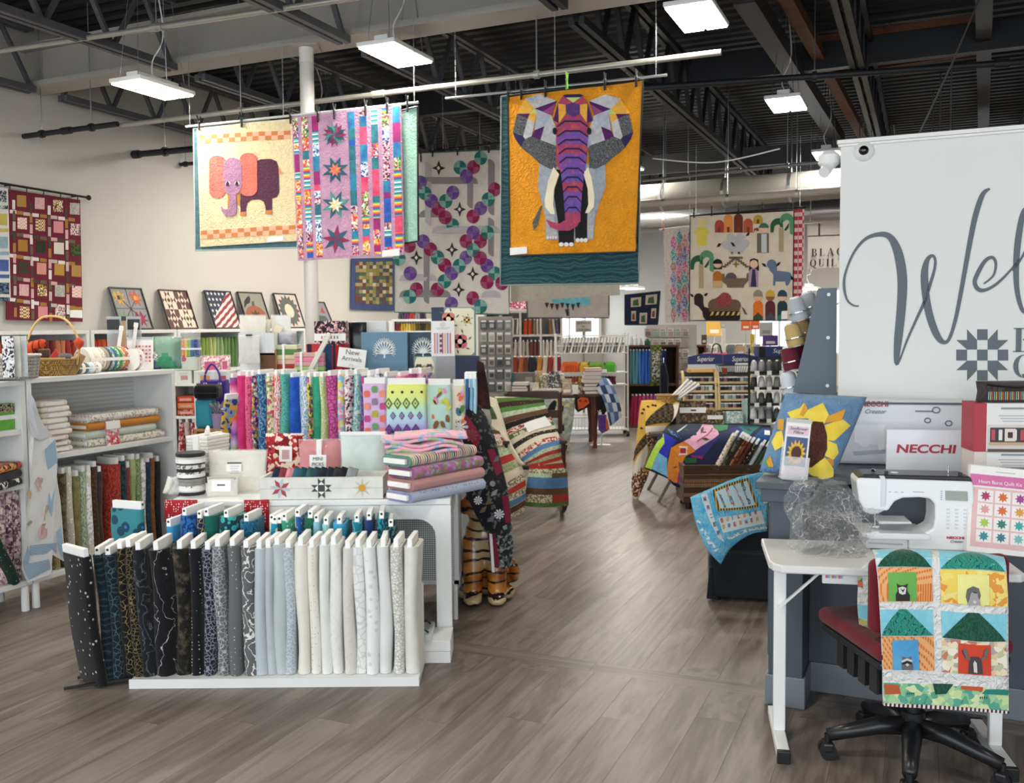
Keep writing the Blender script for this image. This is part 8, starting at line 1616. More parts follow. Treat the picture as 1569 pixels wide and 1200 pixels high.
bq=thing('letter_quilt','bright blue panel quilt with coloured letters draped over the low chair','quilt',P(1110,862,5.15));f8=(960,600,3.53);pb=lambda x,y,Y:P(f8[0]+x/f8[2],f8[1]+y/f8[2],Y*1.1)
D=Drape(bq,[[pb(345,572,4.72),pb(480,515,4.74),pb(610,462,4.78),pb(765,430,4.86)],[pb(372,700,4.68),pb(490,650,4.68),pb(620,610,4.72),pb(768,560,4.8)],[pb(405,790,4.66),pb(500,740,4.65),pb(630,700,4.68),pb(765,660,4.76)],[pb(450,870,4.66),pb(520,820,4.64),pb(640,760,4.67),pb(762,725,4.74)],[pb(510,935,4.67),pb(560,850,4.66),pb(660,775,4.68),pb(760,755,4.74)]],f('mottle','#46aede','#8cd2ea',sc=1.6,q=.5),.008)
T8=lambda pts,m,lv=1,nm='patch':D.trace(pts,m,lv,nm,f8)
T8([(462,535),(655,468),(715,625),(490,648)],f('stripe','#e0b040','#343230',sc=7,ax=0),1,'border');T8([(478,545),(648,485),(695,615),(505,635)],f('solid','#cfe8ec'),2,'panel');T8([(495,685),(725,645),(745,715),(520,765)],f('solid','#e4ecec'),1,'panel');T8([(400,560),(435,550),(530,815),(495,790)],f('solid','#dce4e8'),1);T8([(700,490),(762,480),(762,600),(740,610)],f('floral','#e8e4cc','#58b0cc','#e0c058',sc=1.5),1)
LC=[pl(c,.8) for c in ('#c8303c','#2c8c6c','#e0a030','#26324c','#3c78b0','#5c3c78')]
def lett(s,x,y,dx,dy,size,li):
    """little block letters built from bars on the cloth"""
    SEG={'B':'abcdefg','U':'bcdef','I':'ef','L':'def','D':'abcdef','E':'adefg','X':'xy','P':'abefg','O':'abcdef','R':'abefgy','A':'abcefg','Y':'bcfg','N':'bcefz','M':'bcefz','T':'aef','F':'aefg','C':'adef','S':'acdfg'}
    for i,ch in enumerate(s):
        cx,cy=x+dx*i,y+dy*i;w_,h_=size*.55,size;th=size*.2;m=LC[(li+i*2) % 6]
        e=lambda ax,ay:(cx+ax*w_ + ay*h_*.18,cy+ay*h_-ax*w_*.3)
        S_={'a':((0,0),(1,.2)),'d':((0,.8),(1,1)),'g':((0,.4),(1,.58)),'f':((0,0),(.3,.55)),'e':((0,.45),(.3,1)),'b':((.7,0),(1,.55)),'c':((.7,.45),(1,1))}
        for k in SEG.get(ch,'ad'):
            if k in S_:(a,b_),(c,d_)=S_[k];T8([e(a,b_),e(c,b_),e(c,d_),e(a,d_)],m,3,'letter')
            elif k in 'yz':T8([e(.3,.4),e(.55,.4),e(1,1),e(.7,1)],m,3,'letter')
            elif k == 'x':T8([e(0,0),e(.3,0),e(1,1),e(.7,1)],m,3,'letter')
lett('BUILD',614,494,9,24,23,3);lett('EXPLORE',574,507,8,16.5,16,4);lett('PLAY',534,524,9,25,25,0);lett('LEARN',494,548,7,17,17,1)
T8([(372,690),(392,690),(500,850),(480,868)],f('floral','#e4ecf0','#58b0d8','#8cc8e0',sc=1.5),1);T8([(540,790),(640,745),(755,730),(755,742),(645,760),(552,805)],f('floral','#dce8ec','#7cb0c8','#e4ecec',sc=2),1)
lett('BUILDER',505,690,30,-7,21,0);lett('DREAMER',514,724,30,-7,21,2);lett('MAKER',414,575,18,45,22,3)

# ================================================================== thread table, baskets and quilts right of the aisle
TZ2=.655;tY=8.25
tt=thing('thread_table','folding table with crossed metal legs under the bright quilt','table',V((P(1110,700,tY).x,tY,0)))
xa,xb=P(1000,700,tY).x-tt.location.x,P(1225,700,tY).x-tt.location.x
MB().box(xa,xb,.1,.85,TZ2-.065,TZ2-.035).out('top',pl('#4c4c4c',.5),tt,bev=.004)
for x in (xa+.06,xb-.1):
    for y in (.05,.68):MB().bar((x,y,0),(x+.32*(1 if x < 0 else -1),y,TZ2-.065),.025,.025).out('leg',pl('#8c8c88',.4,.6),tt);MB().bar((x+.3*(1 if x < 0 else -1),y,0),(x,y,TZ2-.065),.025,.025).out('leg',pl('#8c8c88',.4,.6),tt)
# bright applique quilt over the table front
f9=(960,620,7.06);pq=lambda x,y,Y:P(f9[0]+x/f9[2],f9[1]+y/f9[2],Y)
bqt=thing('applique_quilt','bright appliqued quilt of pink, teal and orange panels on the thread table','quilt',P(1090,745,8.1));g3=MW[bqt]
D=Drape(bqt,[[pq(470,215,8.7),pq(800,212,8.7),pq(1150,225,8.7),pq(1560,230,8.7)],[pq(390,300,8.3),pq(780,320,8.28),pq(1150,330,8.26),pq(1560,330,8.24)],[pq(300,430,8.22),pq(600,470,8.2),pq(900,500,8.18),pq(1500,520,8.2)],[pq(230,580,8.18),pq(480,640,8.17),pq(700,680,8.16),pq(1500,680,8.18)],[pq(195,690,8.16),pq(440,800,8.14),pq(620,905,8.14),pq(1500,900,8.16)]],f('solid','#232c4c'),.01,18,18)
T9=lambda pts,c,lv=1,nm='patch':D.trace(pts,f('mottle',c,'#'+''.join('%02x' % min(255,int(int(c[k:k+2],16)*1.12+6)) for k in (1,3,5))) if isinstance(c,str) else c,lv,nm,f9)
T9([(470,220),(660,218),(540,300),(590,390),(400,300)],'#1c2228');T9([(620,400),(820,222),(930,228),(960,260),(1000,330),(740,500)],'#d09cb4');T9([(930,232),(1100,228),(1090,280),(1010,300),(945,265)],'#3c7c58',2);T9([(1100,235),(1480,235),(1380,290),(1270,380),(1180,235)],'#2c7c7c');T9([(1090,285),(1180,235),(1285,385),(1210,420)],'#282870',2);T9([(1290,400),(1470,260),(1552,262),(1552,380),(1400,430)],'#1c4a84')
T9([(345,520),(405,310),(540,390),(470,480),(440,585)],'#2c34a8');T9([(200,680),(400,320),(410,420),(270,705)],'#a8cc4c',2);T9([(275,700),(345,520),(440,585),(448,790)],'#6ca8cc',2);T9([(460,560),(480,470),(620,400),(740,510),(640,560),(600,640),(550,850),(445,800)],'#c8782c',2);T9([(545,850),(610,620),(640,660),(625,900)],'#8c2c80',3);T9([(740,500),(1000,330),(900,480),(830,560),(700,540)],'#302c6c',1);T9([(700,545),(830,560),(815,590),(690,560)],'#8c2068',2);T9([(620,580),(760,570),(750,630),(640,640)],'#285838',3)
T9([(560,450),(590,500),(560,550),(655,545),(650,505),(660,455)],'#cfc8c0',3);T9([(580,475),(640,475),(640,530),(580,530)],'#8c2434',4)
for a,b_ in (((830,245),(800,330)),((810,375),(900,385)),((500,690),(550,670)),((620,275),(680,295)),((1280,270),(1360,295))):
    dx,dy=(b_[0]-a[0]),(b_[1]-a[1]);T9([a,(a[0]+dx*.5-dy*.18,a[1]+dy*.5+dx*.18),b_,(a[0]+dx*.5+dy*.18,a[1]+dy*.5-dx*.18)],['#3c4838','#3c3040','#6c5434','#d8a0a0','#c85c48'][int(a[0]) % 5],3,'leaf')
T9([(755,400),(925,262),(932,268),(765,405)],'#8c2c48',3);T9([(1490,285),(1550,290),(1550,340),(1490,335)],'#e0e4e8',2)
T9([(540,300),(650,225),(662,228),(555,310)],'#b8c8c8',2);T9([(440,260),(550,320),(590,380),(480,330)],f('floral','#24386c','#5c8cb0','#1c2850',sc=2),2)
# cowhide print quilt on the chair left of the table
cq=thing('cowboy_quilt','mustard and brown western print quilt draped beside the thread table','quilt',P(1000,770,8.5))
D=Drape(cq,[[pq(160,-40,8.7),pq(250,-45,8.7),pq(430,-40,8.7),pq(575,-20,8.7)],[pq(140,60,8.62),pq(240,60,8.6),pq(420,60,8.6),pq(540,110,8.6)],[pq(125,230,8.56),pq(210,230,8.52),pq(350,210,8.52),pq(470,205,8.55)],[pq(105,400,8.52),pq(180,400,8.48),pq(260,380,8.5),pq(360,350,8.52)],[pq(80,620,8.5),pq(130,620,8.46),pq(190,600,8.48),pq(270,560,8.5)],[pq(62,900,8.5),pq(110,920,8.46),pq(160,880,8.47),pq(235,760,8.5)],[pq(90,1068,8.48),pq(120,1030,8.46),pq(150,960,8.47),pq(180,870,8.5)]],f('mottle','#c49a44','#d0a850'),.01,18,14)
TC=lambda pts,m,lv=1:D.trace(pts,m,lv,'patch',f9)
CRMW,PLD,FLO=f('solid','#ddd6c8'),f('check','#2c241c','#5c4c34',sc=.6),f('floral','#4c2c24','#8c6a3c','#6c3430','#e0c8a8',sc=1.6)
TC([(200,0),(425,-5),(430,180),(205,190)],f('mottle','#d0a440','#dab458'),1);TC([(430,-10),(500,0),(500,195),(205,235),(205,195),(430,182)],PLD,2);TC([(500,10),(565,-10),(530,150),(500,190)],CRMW,2);TC([(205,240),(430,228),(400,280),(205,310)],CRMW,2);TC([(205,320),(340,300),(340,380),(250,480),(220,420)],FLO,2);TC([(90,500),(205,320),(215,420),(80,620)],PLD,2);TC([(75,700),(215,425),(230,520),(190,650),(90,780)],CRMW,3);TC([(65,790),(150,670),(235,720),(215,800),(130,985),(68,960)],FLO,3);TC([(68,975),(130,985),(92,1065)],CRMW,4)
for x,y in ((230,30),(280,15),(170,100),(165,260),(185,60),(310,20)):TC([(x-18,y),(x,y-14),(x+20,y-2),(x+8,y+14)],f('solid','#34241c'),3)
# big wicker trough of leaning bolts
wbk=P(1104,772,8.0);wk=thing('wicker_trough','dark brown rectangular wicker basket of leaning fabric bolts','basket',V((P(1112,740,7.95).x,7.95,0)))
BRW=f('weave','#8a6a4c','#987858','#4a3424',sc=1.1);hw=(1178-1048)/FPX*7.95/2;z0,z1=.07,.39
n=8
for k in range(n):
    za,zb=z0+(z1-z0)*k/n,z0+(z1-z0)*(k+.96)/n;e=.004*(k % 2)
    MB().box(-hw-e,hw+e,0-e,.012,za,zb).out('woven_row',BRW,wk,bev=.006);MB().box(-hw-e,hw+e,.348,.36+e,za,zb).out('woven_row',BRW,wk);MB().box(-hw-e,-hw+.012,.012,.348,za,zb).out('woven_row',BRW,wk);MB().box(hw-.012,hw+e,.012,.348,za,zb).out('woven_row',BRW,wk)
MB().box(-hw,hw,0,.36,z0-.01,z0).out('base',BRW,wk)
for x in (-hw+.05,hw-.05):
    for y in (.05,.31):MB().cyl((x,y,0),(x,y,.06),.025,n=10).out('caster',BLACK,wk)
for i,(px,c,c2,k,nm) in enumerate(((1093,'#dcd4c0','#6c4c2c','spots','cow spot'),(1103,'#23261f','#6c6c54','floral','black green floral'),(1108,'#241f1c','#4c4038','mottle','black'),(1113,'#6c2c24','#b07c5c','floral','rust print'),(1118,'#5c2820','#8c5440','floral','brick print'),(1125,'#4c2c20','#6c4030','mottle','chocolate'),(1133,'#2c2420','#b8a88c','spots','brown dotted'),(1144,'#c8d0d0','#8c9c9c','dots','pale blue grey'),(1152,'#2c4034','#3c5444','mottle','forest green'),(1160,'#c8ccb8','#98a088','leaf','pale green sprig'),(1168,'#b8bca8','#d8d8c8','leaf','sage sprig'))):
    p=P(px-12,705,7.97);bolt(V((p.x-.05,8.0,.1)),f(k,c,c2,sc=1.2),f'{nm} bolt leaning in the wicker trough','bolts in the wicker trough',t=.036 if i else .05,h=.62-.014*i,rot=(0,.5,-.35),w=.17)
# goods on the thread table
def tbx(rect,Y,dep,m,lab,cat,name,on=TZ2+.012,**k):return bx(name,lab,cat,rect,Y,dep,m,on=on,**k)
t,W,H=tbx((1042,614,1083,648),8.78,.2,f('floral','#4c4030','#6c4c3c','#8c7c60','#3c3c2c',sc=1.2),'brown floral fabric bundle with a white band','fabric bundle','fabric_bundle',lean=-.2);plate(t,-W/2,H*.45,W/2,H*.7,CARD,-.003);plate(t,-.02,H*.54,.03,H*.6,BLACK,-.005)
t,W,H=tbx((1084,628,1108,648),8.72,.15,f('floral','#4c4430','#7c6448','#98886c','#3c3020',sc=1.2),'small brown print bundle with a white band','fabric bundle','fabric_bundle',lean=-.15);plate(t,-W/2,H*.3,W/2,H*.6,CARD,-.003)
t,W,H=tbx((1114,630,1139,648),8.7,.15,f('floral','#b8ccc8','#e4ecea','#8ca8a4',sc=1.8),'small pale teal print bundle','fabric bundle','fabric_bundle',lean=-.15);plate(t,-W*.3,H*.2,W*.1,H*.8,f('floral','#dce8e4','#98b0ac',sc=2),-.003)
t,W,H=tbx((1143,610,1186,648),8.74,.15,f('leaf','#b4c8c4','#c0d2cc','#4c6460',th=.8,sc=1.4),'pale teal woodland print bundle with a white label','fabric bundle','fabric_bundle',lean=-.15);plate(t,-W*.35,H*.5,W*.5,H*.72,CARD,-.003);lines(t,-.04,.06,H*.62,2,.02,y=-.005)
# two birch thread racks
BIR=pl('#d8bf8c',.5,var=.06)
def rack(x0,x1,y0,y1,Y,lab,cs):
    p=P((x0+x1)/2,y1,Y);p.z=TZ2+.001;t=thing('thread_rack',lab,'thread rack',p);W=(x1-x0)/FPX*Y;H=P(x0,y0,Y).z-TZ2
    for x in (-W/2,W/2-.02):MB().tube(spl([(x+.01,.1,0),(x+.01,-.02,.01),(x+.01,.0,H*.6),(x+.01,.06,H*.95),(x+.01,.1,H)],5),.014,6).out('side_rail',BIR,t)
    n=5
    for k in range(n):
        z=.03+(H-.06)*k/n;MB().box(-W/2+.01,W/2-.01,-.01+.012*k,.0+.012*k,z,z+.022).out('front_slat',BIR,t);MB().box(-W/2+.01,W/2-.01,.0+.012*k,.09,z,z+.006).out('tray',BLACK,t)
        for j in range(7):
            x=-W/2+.05+(W-.1)*j/6;c=cs[(j*3+k*2) % len(cs)];tz=z+.008;wp_=MW[t] @ V((x,.035+.012*k,tz))
            s=thing('thread_spool',f'{c[1]} thread spool on {lab.split(" with")[0]}','thread spool',wp_,0,f'{c[1]} spools on {lab.split(" with")[0]}');MB().lathe([(.02,.012),(.023,.03),(.02,.048)],10).out('thread',pl(c[0],.6),s,smooth=40)
            for zz in (.0,.048):MB().lathe([(.027,zz),(.027,zz+.012)],10).out('flange',CARD,s)
    MB().box(-W/2+.01,W/2-.01,.1,.106,0,H).out('back',pl('#3a3a3c',.5),t)
SP=[('#e8e4dc','white'),('#26262c','black'),('#b8b4a8','stone'),('#5c5c64','grey'),('#a87c90','dusty pink'),('#7c98a0','grey blue'),('#34343c','charcoal'),('#4c4048','plum')]
rack(1046,1099,571,640,8.98,'the left birch thread rack with slatted front',SP);rack(1100,1154,571,640,8.98,'the right birch thread rack with slatted front',SP[::-1])
# branded header cards and kit box
NV=pl('#2b3767',.5)
for i,(x0,x1) in enumerate(((1054,1107),(1108,1160))):
    t,W,H=bx('header_card',['navy and white thread header card above the left rack','navy and white thread header card above the right rack'][i],'sign',(x0,545,x1,580),9.15,.02,pl('#d8dadc',.5),on=TZ2+.001)
    MB().prism([V((x,-.002,z)) for x,z in ((-W/2,H-.085),(W/2,H-.085),(W/2,H+(.01 if i == 0 else -.01)),(W*.1,H+.02),(-W*.1,H+.02),(-W/2,H-.01 if i == 0 else H+.01))],(0,.02,0)).out('navy_header',NV,t);ltext(t,'Superior',0,H-.055,.07,CARD,y=-.004,shear=.25,w=W*.5)
t,W,H=bx('kit_carton','navy thread carton with white lettering','box',(1163,531,1222,547),9.0,.2,NV,bev=.003);plate(t,-W/2,0,-W/2+.06,H,pl('#15171c',.5));ltext(t,'Superior',.05,H*.4,.06,CARD,shear=.25);MB().box(-W*.45,W*.45,.03,.18,-.18,-.001).out('carton_below',pl('#4c5054',.5),t)
t.location.z -= 0
t,W,H=bx('wire_basket','black wire basket with packets on the right thread rack','basket',(1102,560,1155,574),8.9,.16,None);MB().tube([(-W/2,0,H),(W/2,0,H),(W/2,.16,H),(-W/2,.16,H),(-W/2,0,H)],.004,5).out('rim',BLACK,t);MB().tube([(-W*.42,0.02,0),(W*.42,.02,0),(W*.42,.14,0),(-W*.42,.14,0),(-W*.42,.02,0)],.004,5).out('base_ring',BLACK,t)
for k in range(15):x=-.5+k/14;MB().cyl((x*W*.84,.02,0),(x*W,0,H),.002,n=4).out('wire',BLACK,t);MB().cyl((x*W*.84,.14,0),(x*W,.16,H),.002,n=4).out('wire',BLACK,t)
MB().box(-.12,-.08,.05,.1,0,.06).out('packet',f('solid','#a8582c'),t);MB().box(.0,.12,.04,.06,.02,H+.02).out('price_card',CARD,t)
t,W,H=bx('orange_box','flat orange box on the left thread rack','box',(1055,566,1096,571),8.97,.1,pl('#d89a4c',.5));plate(t,-W*.4,H*.2,W*.4,H*.8,pl('#e8b870',.5))
# spool shelf at the right of the racks
bs=thing('spool_shelf','black wire shelf of grey thread cones with white tags','thread rack',V((P(1187,640,8.6).x,8.6,TZ2+.001)));Wb=(1225-1153)/FPX*8.6
for k in range(4):
    z=P(1180,643-24.5*k,8.6).z-bs.location.z-.02;MB().box(-Wb/2,Wb/2,0,.14,z,z+.02).out('shelf',BLACK,bs)
    for j in range(4):MB().box(-Wb/2+.05+.115*j-.022,-Wb/2+.05+.115*j+.022,-.003,0,z-.012,z+.028).out('price_tag',CARD,bs)
    for j in range(6):
        p=MW[bs] @ V((-Wb/2+.04+.072*j,.07,z+.021));c=['#d8d8d8','#b4b6b8','#8c8e90','#5c5e60','#2c2e30'][(j+k*2) % 5];nm=['white','silver','grey','charcoal','black'][(j+k*2) % 5]
        s=thing('thread_cone',f'{nm} thread cone on the black wire shelf','thread cone',p,0,f'{nm} thread cones on the black wire shelf');MB().lathe([(.03,0),(.034,.01),(.026,.085),(.018,.095)],12).out('thread',pl(c,.5),s,smooth=40);MB().lathe([(.014,.095),(.012,.105),(0,.105)],8).out('tube_end',CARD,s)
for x in (-Wb/2,Wb/2-.012):MB().box(x,x+.012,.1,.13,0,.72).out('upright',BLACK,bs)
# little wicker basket of rolled papers on the western quilt
t=thing('paper_basket','small round wicker basket of rolled patterns','basket',P(1022,620,8.75));basket(t,.1,.09,.09,WIC,pl('#a8824c',.6));MB().cyl((0,0,0),(0,0,-.16),.08,n=12).out('foot_stand',DARKW,t)
for k in range(4):s=thing('paper_roll','rolled white paper pattern tilted in the wicker basket','paper roll',t.location+V((.0+.02*k,.02,.02)),0,'rolled patterns in the small basket',(.1,.75+.07*k,0));MB().cyl((0,0,0),(0,0,.3),.014,n=10).out('roll',CARD,s,smooth=40);MB().cyl((0,0,.29),(0,0,.302),.009,n=8).out('core',pl('#8c8478',.7),s)
# ================================================================== centre back: tables, racks and shelves
def simple_bolts(x0,x1,ytop,ybase,Y,cols,place,n=None,dep=.18,tilt=0,zb=None):
    n=n or len(cols)
    for i in range(n):
        c,nm=cols[i*len(cols)//n];a=x0+(x1-x0)*i/n;b_=x0+(x1-x0)*(i+1)/n;p=P((a+b_)/2,ybase,Y);
        if zb is not None:p.z=zb
        h_=P((a+b_)/2,ytop,Y).z-p.z;t=thing('fabric_bolt',f'{nm} fabric bolt {place}','fabric bolt',p,0,f'{nm} bolts {place}',(0,tilt,0));w_=(b_-a)/FPX*Y*.9
        key=('sb',round(w_,2),round(h_,1),i % 2)
        if key not in BM:BM[key]=bolt_mesh(w_,dep,h_*.95,i,.003)
        inst('fabric',BM[key],f('solid',c),t);MB().box(-min(.011,w_*.3),min(.011,w_*.3),.01,dep-.02,h_*.9,h_).out('board',CARD,t)
# dark wood fabric shelf: blues above, magentas below
DY=14.4;zf=0;x0,x1=P(961,600,DY).x,P(1040,600,DY).x;zt=P(980,529,DY).z
ds=shelfcase('wood_shelf','dark brown shelf of blue and magenta solids','shelf unit',V((x0,DY,0)),0,x1-x0,.3,zt,(P(980,588,DY).z-.02,),pl('#4c3222',.5),.035,bm=pl('#241a14',.6));zs=P(980,588,DY).z-.005
simple_bolts(964,1022,535,586,DY+.03,[('#5c8c9c','grey teal'),('#4c84a8','steel blue'),('#3c78b8','sky blue'),('#2c64b8','azure'),('#2456ac','bright blue'),('#1c48a0','royal blue'),('#1c3c8c','deep blue'),('#1c3078','navy blue'),('#142458','midnight')],'on the dark wood shelf',zb=zs,n=12)
simple_bolts(964,1022,604,650,DY+.03,[('#a01c48','crimson'),('#b82c64','magenta'),('#c04c80','rose'),('#b85c94','orchid'),('#a85ca0','mauve'),('#8c4c8c','plum'),('#6c3474','purple')],'on the lower dark wood shelf',zb=.037,n=10,tilt=.06)
for k,(x,w_,h_,c) in enumerate(((966,5,12,'#c8ccd0'),(973,4,14,'#d8dadc'),(980,5,10,'#b8bcc0'),(988,9,9,'#34604c'))):
    t,W,H=bx('bottle' if k < 3 else 'tin',['clear squat bottle on the dark shelf','tall clear spray bottle on the dark shelf','pale bottle on the dark shelf','green tin on the dark shelf'][k],'bottle' if k < 3 else 'tin',(x,528-h_,x+w_,528),DY+.08,.05,None,on=zt+.001);MB().lathe([(W*.45,0),(W*.5,H*.1),(W*.5,H*.6),(W*.2,H*.75),(W*.2,H)],10,(0,W/2,0)).out('body',pl(c,.2),t,smooth=40);MB().lathe([(W*.24,H),(W*.24,H*1.08),(0,H*1.08)],8,(0,W/2,0)).out('cap',CARD,t)
# long narrow wall hanging and dark coat
t=thing('banner_panel','narrow green bordered panel hanging on the dark shelf end','wall hanging',P(1005,592,13.9));MB().prism([P(x,y,13.9) for x,y in ((997,531),(1014,529),(1013,590),(997,592))],(0,.01,0)).out('border',f('check','#6c7c30','#3c4820',sc=.4),t,world=True);MB().prism([P(x,y,13.885) for x,y in ((999,539),(1011,538),(1011,583),(999,585))],(0,.012,0)).out('picture',f('floral','#c8c4b8','#3c3c3c','#7c7c78',sc=1.4),t,world=True)
t=thing('dark_coat','dark navy garment hanging beside the pattern racks','garment',P(1019,605,13.7));MB().prism([P(x,y,13.7) for x,y in ((1016,553),(1021,560),(1025,580),(1024,606),(1012,608),(1012,560))],(0,.1,0)).out('body',f('solid','#181c28'),t,world=True,bev=.03);MB().cyl(P(1017,556,13.7),P(1017,548,13.72),.008,n=6).out('hook',STEEL,t,world=True)
# white wire cart
WY=13.3;WR=pl('#d8dad8',.4);wc=thing('wire_cart','white wire shelf cart with orange and green baskets','wire rack',V((P(905,600,WY).x,WY,0)));wx0,wx1=P(853,600,WY).x-wc.location.x,P(962,600,WY).x-wc.location.x;zt=P(900,511,WY).z
for x in (wx0,wx1):
    for y in (0,.4):MB().cyl((x,y,.08),(x,y,zt),.012,n=6).out('post',WR,wc);MB().cyl((x-.02,y,.04),(x+.02,y,.04),.04,n=10).out('caster',BLACK,wc)
for yy in (515,530,541,571,590,640,660):
    z=max(.1,P(900,yy,WY).z);MB().box(wx0,wx1,-.008,.0,z-.006,z+.006).out('wire_rail',WR,wc);MB().box(wx0,wx1,.4,.408,z-.006,z+.006).out('wire_rail',WR,wc)
    if yy in (541,571,590,660):MB().box(wx0,wx1,0,.4,z-.01,z).out('shelf',WR,wc)
for k in range(24):
    x=wx0+(wx1-wx0)*k/23;MB().box(x-.003,x+.003,-.006,0,P(900,541,WY).z,zt).out('wire',WR,wc);MB().box(x-.003,x+.003,-.006,0,.1,P(900,640,WY).z).out('wire',WR,wc)
for k in range(20):
    lab=('grey','beige','charcoal','cream','brown grey')[k % 5]+' pattern packet filed in the white wire cart';t,W,H=bx('pattern_packet',lab,'packet',(858+4.8*k,514,862+4.8*k,540),WY+.1,.25,None,on=P(900,541,WY).z+.002,group=lab);t.rotation_euler.y=.25;MB().box(-.015,.015,0,.25,0,H*.9).out('packet',pl(['#9c9c9c','#c4c0b8','#4c4c54','#d8d4cc','#7c7474'][k % 5],.5),t);MB().box(-.016,.016,-.002,.0,H*.6,H*.9).out('header',CARD,t)
z=P(900,571,WY).z
for k,(a,b_,c,nm) in enumerate(((862,888,'#d8642c','orange'),(889,901,'#d8b43c','yellow'),(902,926,'#7ca84c','leaf green'),(927,944,'#5cb83c','lime green'))):
    t,W,H=bx('fabric_basket',f'{nm} basket of folded fabric on the wire cart','basket',(a,556,b_,571),WY+.03,.3,None,on=z+.002);n=8
    for y in (0,.29):
        MB().box(-W/2,W/2,y,y+.008,0,.012).out('rail',pl(c,.5),t);MB().box(-W/2,W/2,y,y+.008,H*.7,H*.78).out('rail',pl(c,.5),t)
        for j in range(n):x=-W/2+W*j/(n-1);MB().box(x-.006,x+.006,y,y+.008,.012,H*.7).out('bar',pl(c,.5),t)
    MB().box(-W/2,W/2,0,.3,0,.006).out('base',pl(c,.5),t);MB().box(-W*.46,W*.46,.02,.27,.01,H*1.05).out('folded_fabric',f('mottle',c,'#'+''.join('%02x' % min(255,int(int(c[q:q+2],16)*1.15)) for q in (1,3,5))),t,bev=.02)
t,W,H=bx('price_card','small white card on the green basket','sign',(917,566,930,571),WY-.02,.004,CARD);lines(t,-.04,.04,H*.5,1,.01)
simple_bolts(866,944,577,590,WY+.05,[('#8c3c38','brick'),('#a8583c','terracotta'),('#c8a83c','gold'),('#c8c04c','lemon'),('#8c8c44','olive'),('#443c44','dark plum'),('#34303c','charcoal violet'),('#5c2c44','wine')],'lying low in the wire cart',n=16,zb=P(900,590,WY).z+.001)
# white shelf with bolts behind
BYk=13.9;bk=[(783,795,'#7c3024','rust'),(795,803,'#9c5428','copper'),(803,809,'#6c2c20','auburn'),(809,823,'#20222c','ink'),(823,831,'#a8742c','ochre'),(831,840,'#b4ac98','stone'),(840,847,'#8c2c30','cherry'),(847,854,'#c87868','salmon'),(854,860,'#7c2430','garnet')]
zs_=P(820,573,BYk).z
bsx0,bsx1=P(742,600,BYk).x,P(864,600,BYk).x
shelfcase('white_shelf','white shelf of red and dark bolts behind the book table','shelf unit',V((bsx0,BYk-.02,0)),0,bsx1-bsx0,.32,zs_+.0,(.5,),WHITE,.03)
for a,b_,c,nm in bk:simple_bolts(a,b_,546,573,BYk+.02,[(c,nm)],'on the white shelf behind the table',zb=zs_+.001)
# tall back shelves with cream, orange and scrap bolts
KY=16.0;x0,x1=P(742,500,KY).x,P(862,500,KY).x;zt=P(800,476,KY).z;z1=P(800,513,KY).z;z2=P(800,546,KY).z
shelfcase('tall_shelf','tall white fabric shelf under the grey quilts','shelf unit',V((x0,KY,0)),0,x1-x0,.35,zt,(z1-.015,z2-.015,.6),pl('#b8b4ac',.6),.04,uprights=((x1-x0)*.21,(x1-x0)*.46,(x1-x0)*.72))
simple_bolts(770,795,488,513,KY+.03,[('#d8b8a8','blush'),('#c89c6c','tan'),('#d8cc90','straw'),('#d0ccb4','cream'),('#4c5848','dark green'),('#d4d0c0','ecru')],'on the tall back shelf',zb=z1+.002,n=7)
simple_bolts(802,816,489,513,KY+.03,[('#a8441c','burnt orange')],'on the tall back shelf',zb=z1+.002,n=2);simple_bolts(817,826,489,513,KY+.03,[('#7c6c58','brown'),('#b8ac98','beige')],'on the tall back shelf',zb=z1+.002)
simple_bolts(744,766,490,513,KY+.03,[('#5c5054','dusky'),('#a8a0a4','pale mauve'),('#98909c','lavender grey'),('#8c7478','dusty rose')],'on the tall back shelf',zb=z1+.002)
simple_bolts(842,858,489,513,KY+.03,[('#7c5c40','nut brown'),('#b8b4ac','putty'),('#5c546c','slate violet')],'on the tall back shelf',zb=z1+.002,tilt=-.1)
simple_bolts(775,860,521,546,KY+.03,[('#b8b0a4','linen'),('#a89c8c','taupe grey'),('#6c4038','maroon'),('#c0b8ac','oat'),('#a8a49c','ash')],'on the middle tall shelf',zb=z2+.002,n=14)
# more shelves under the scrap quilt on the far left
x0,x1=P(600,500,15).x,P(665,500,15).x;z1=P(630,507,15).z;shelfcase('low_shelf','white shelf of yellow and red bolts below the circle quilt','shelf unit',V((x0,15,0)),0,x1-x0,.35,P(630,489,15).z,(z1-.02,.7),WHITE,.04)
simple_bolts(606,660,494,507,15.03,[('#7c2c34','dark red'),('#c8a83c','mustard'),('#d8c060','yellow'),('#a88c3c','old gold'),('#5c4c2c','umber'),('#34302c','espresso'),('#6c5c30','bronze')],'on the shelf under the circle quilt',n=14,zb=z1+.001)
x0,x1=P(540,500,14.2).x,P(600,500,14.2).x;shelfcase('low_shelf','white low shelf under the scrappy blue bordered quilt','shelf unit',V((x0,14.2,0)),0,x1-x0,.35,P(570,492,14.2).z,(.9,.5),WHITE,.04)
simple_bolts(610,652,479,489,15.1,[('#4c4c5c','smoke'),('#6c3c64','violet'),('#b83c3c','scarlet'),('#8c8c94','silver'),('#3c3448','aubergine')],'on top of the shelf under the circle quilt',n=10,zb=P(630,489,15).z+.002)
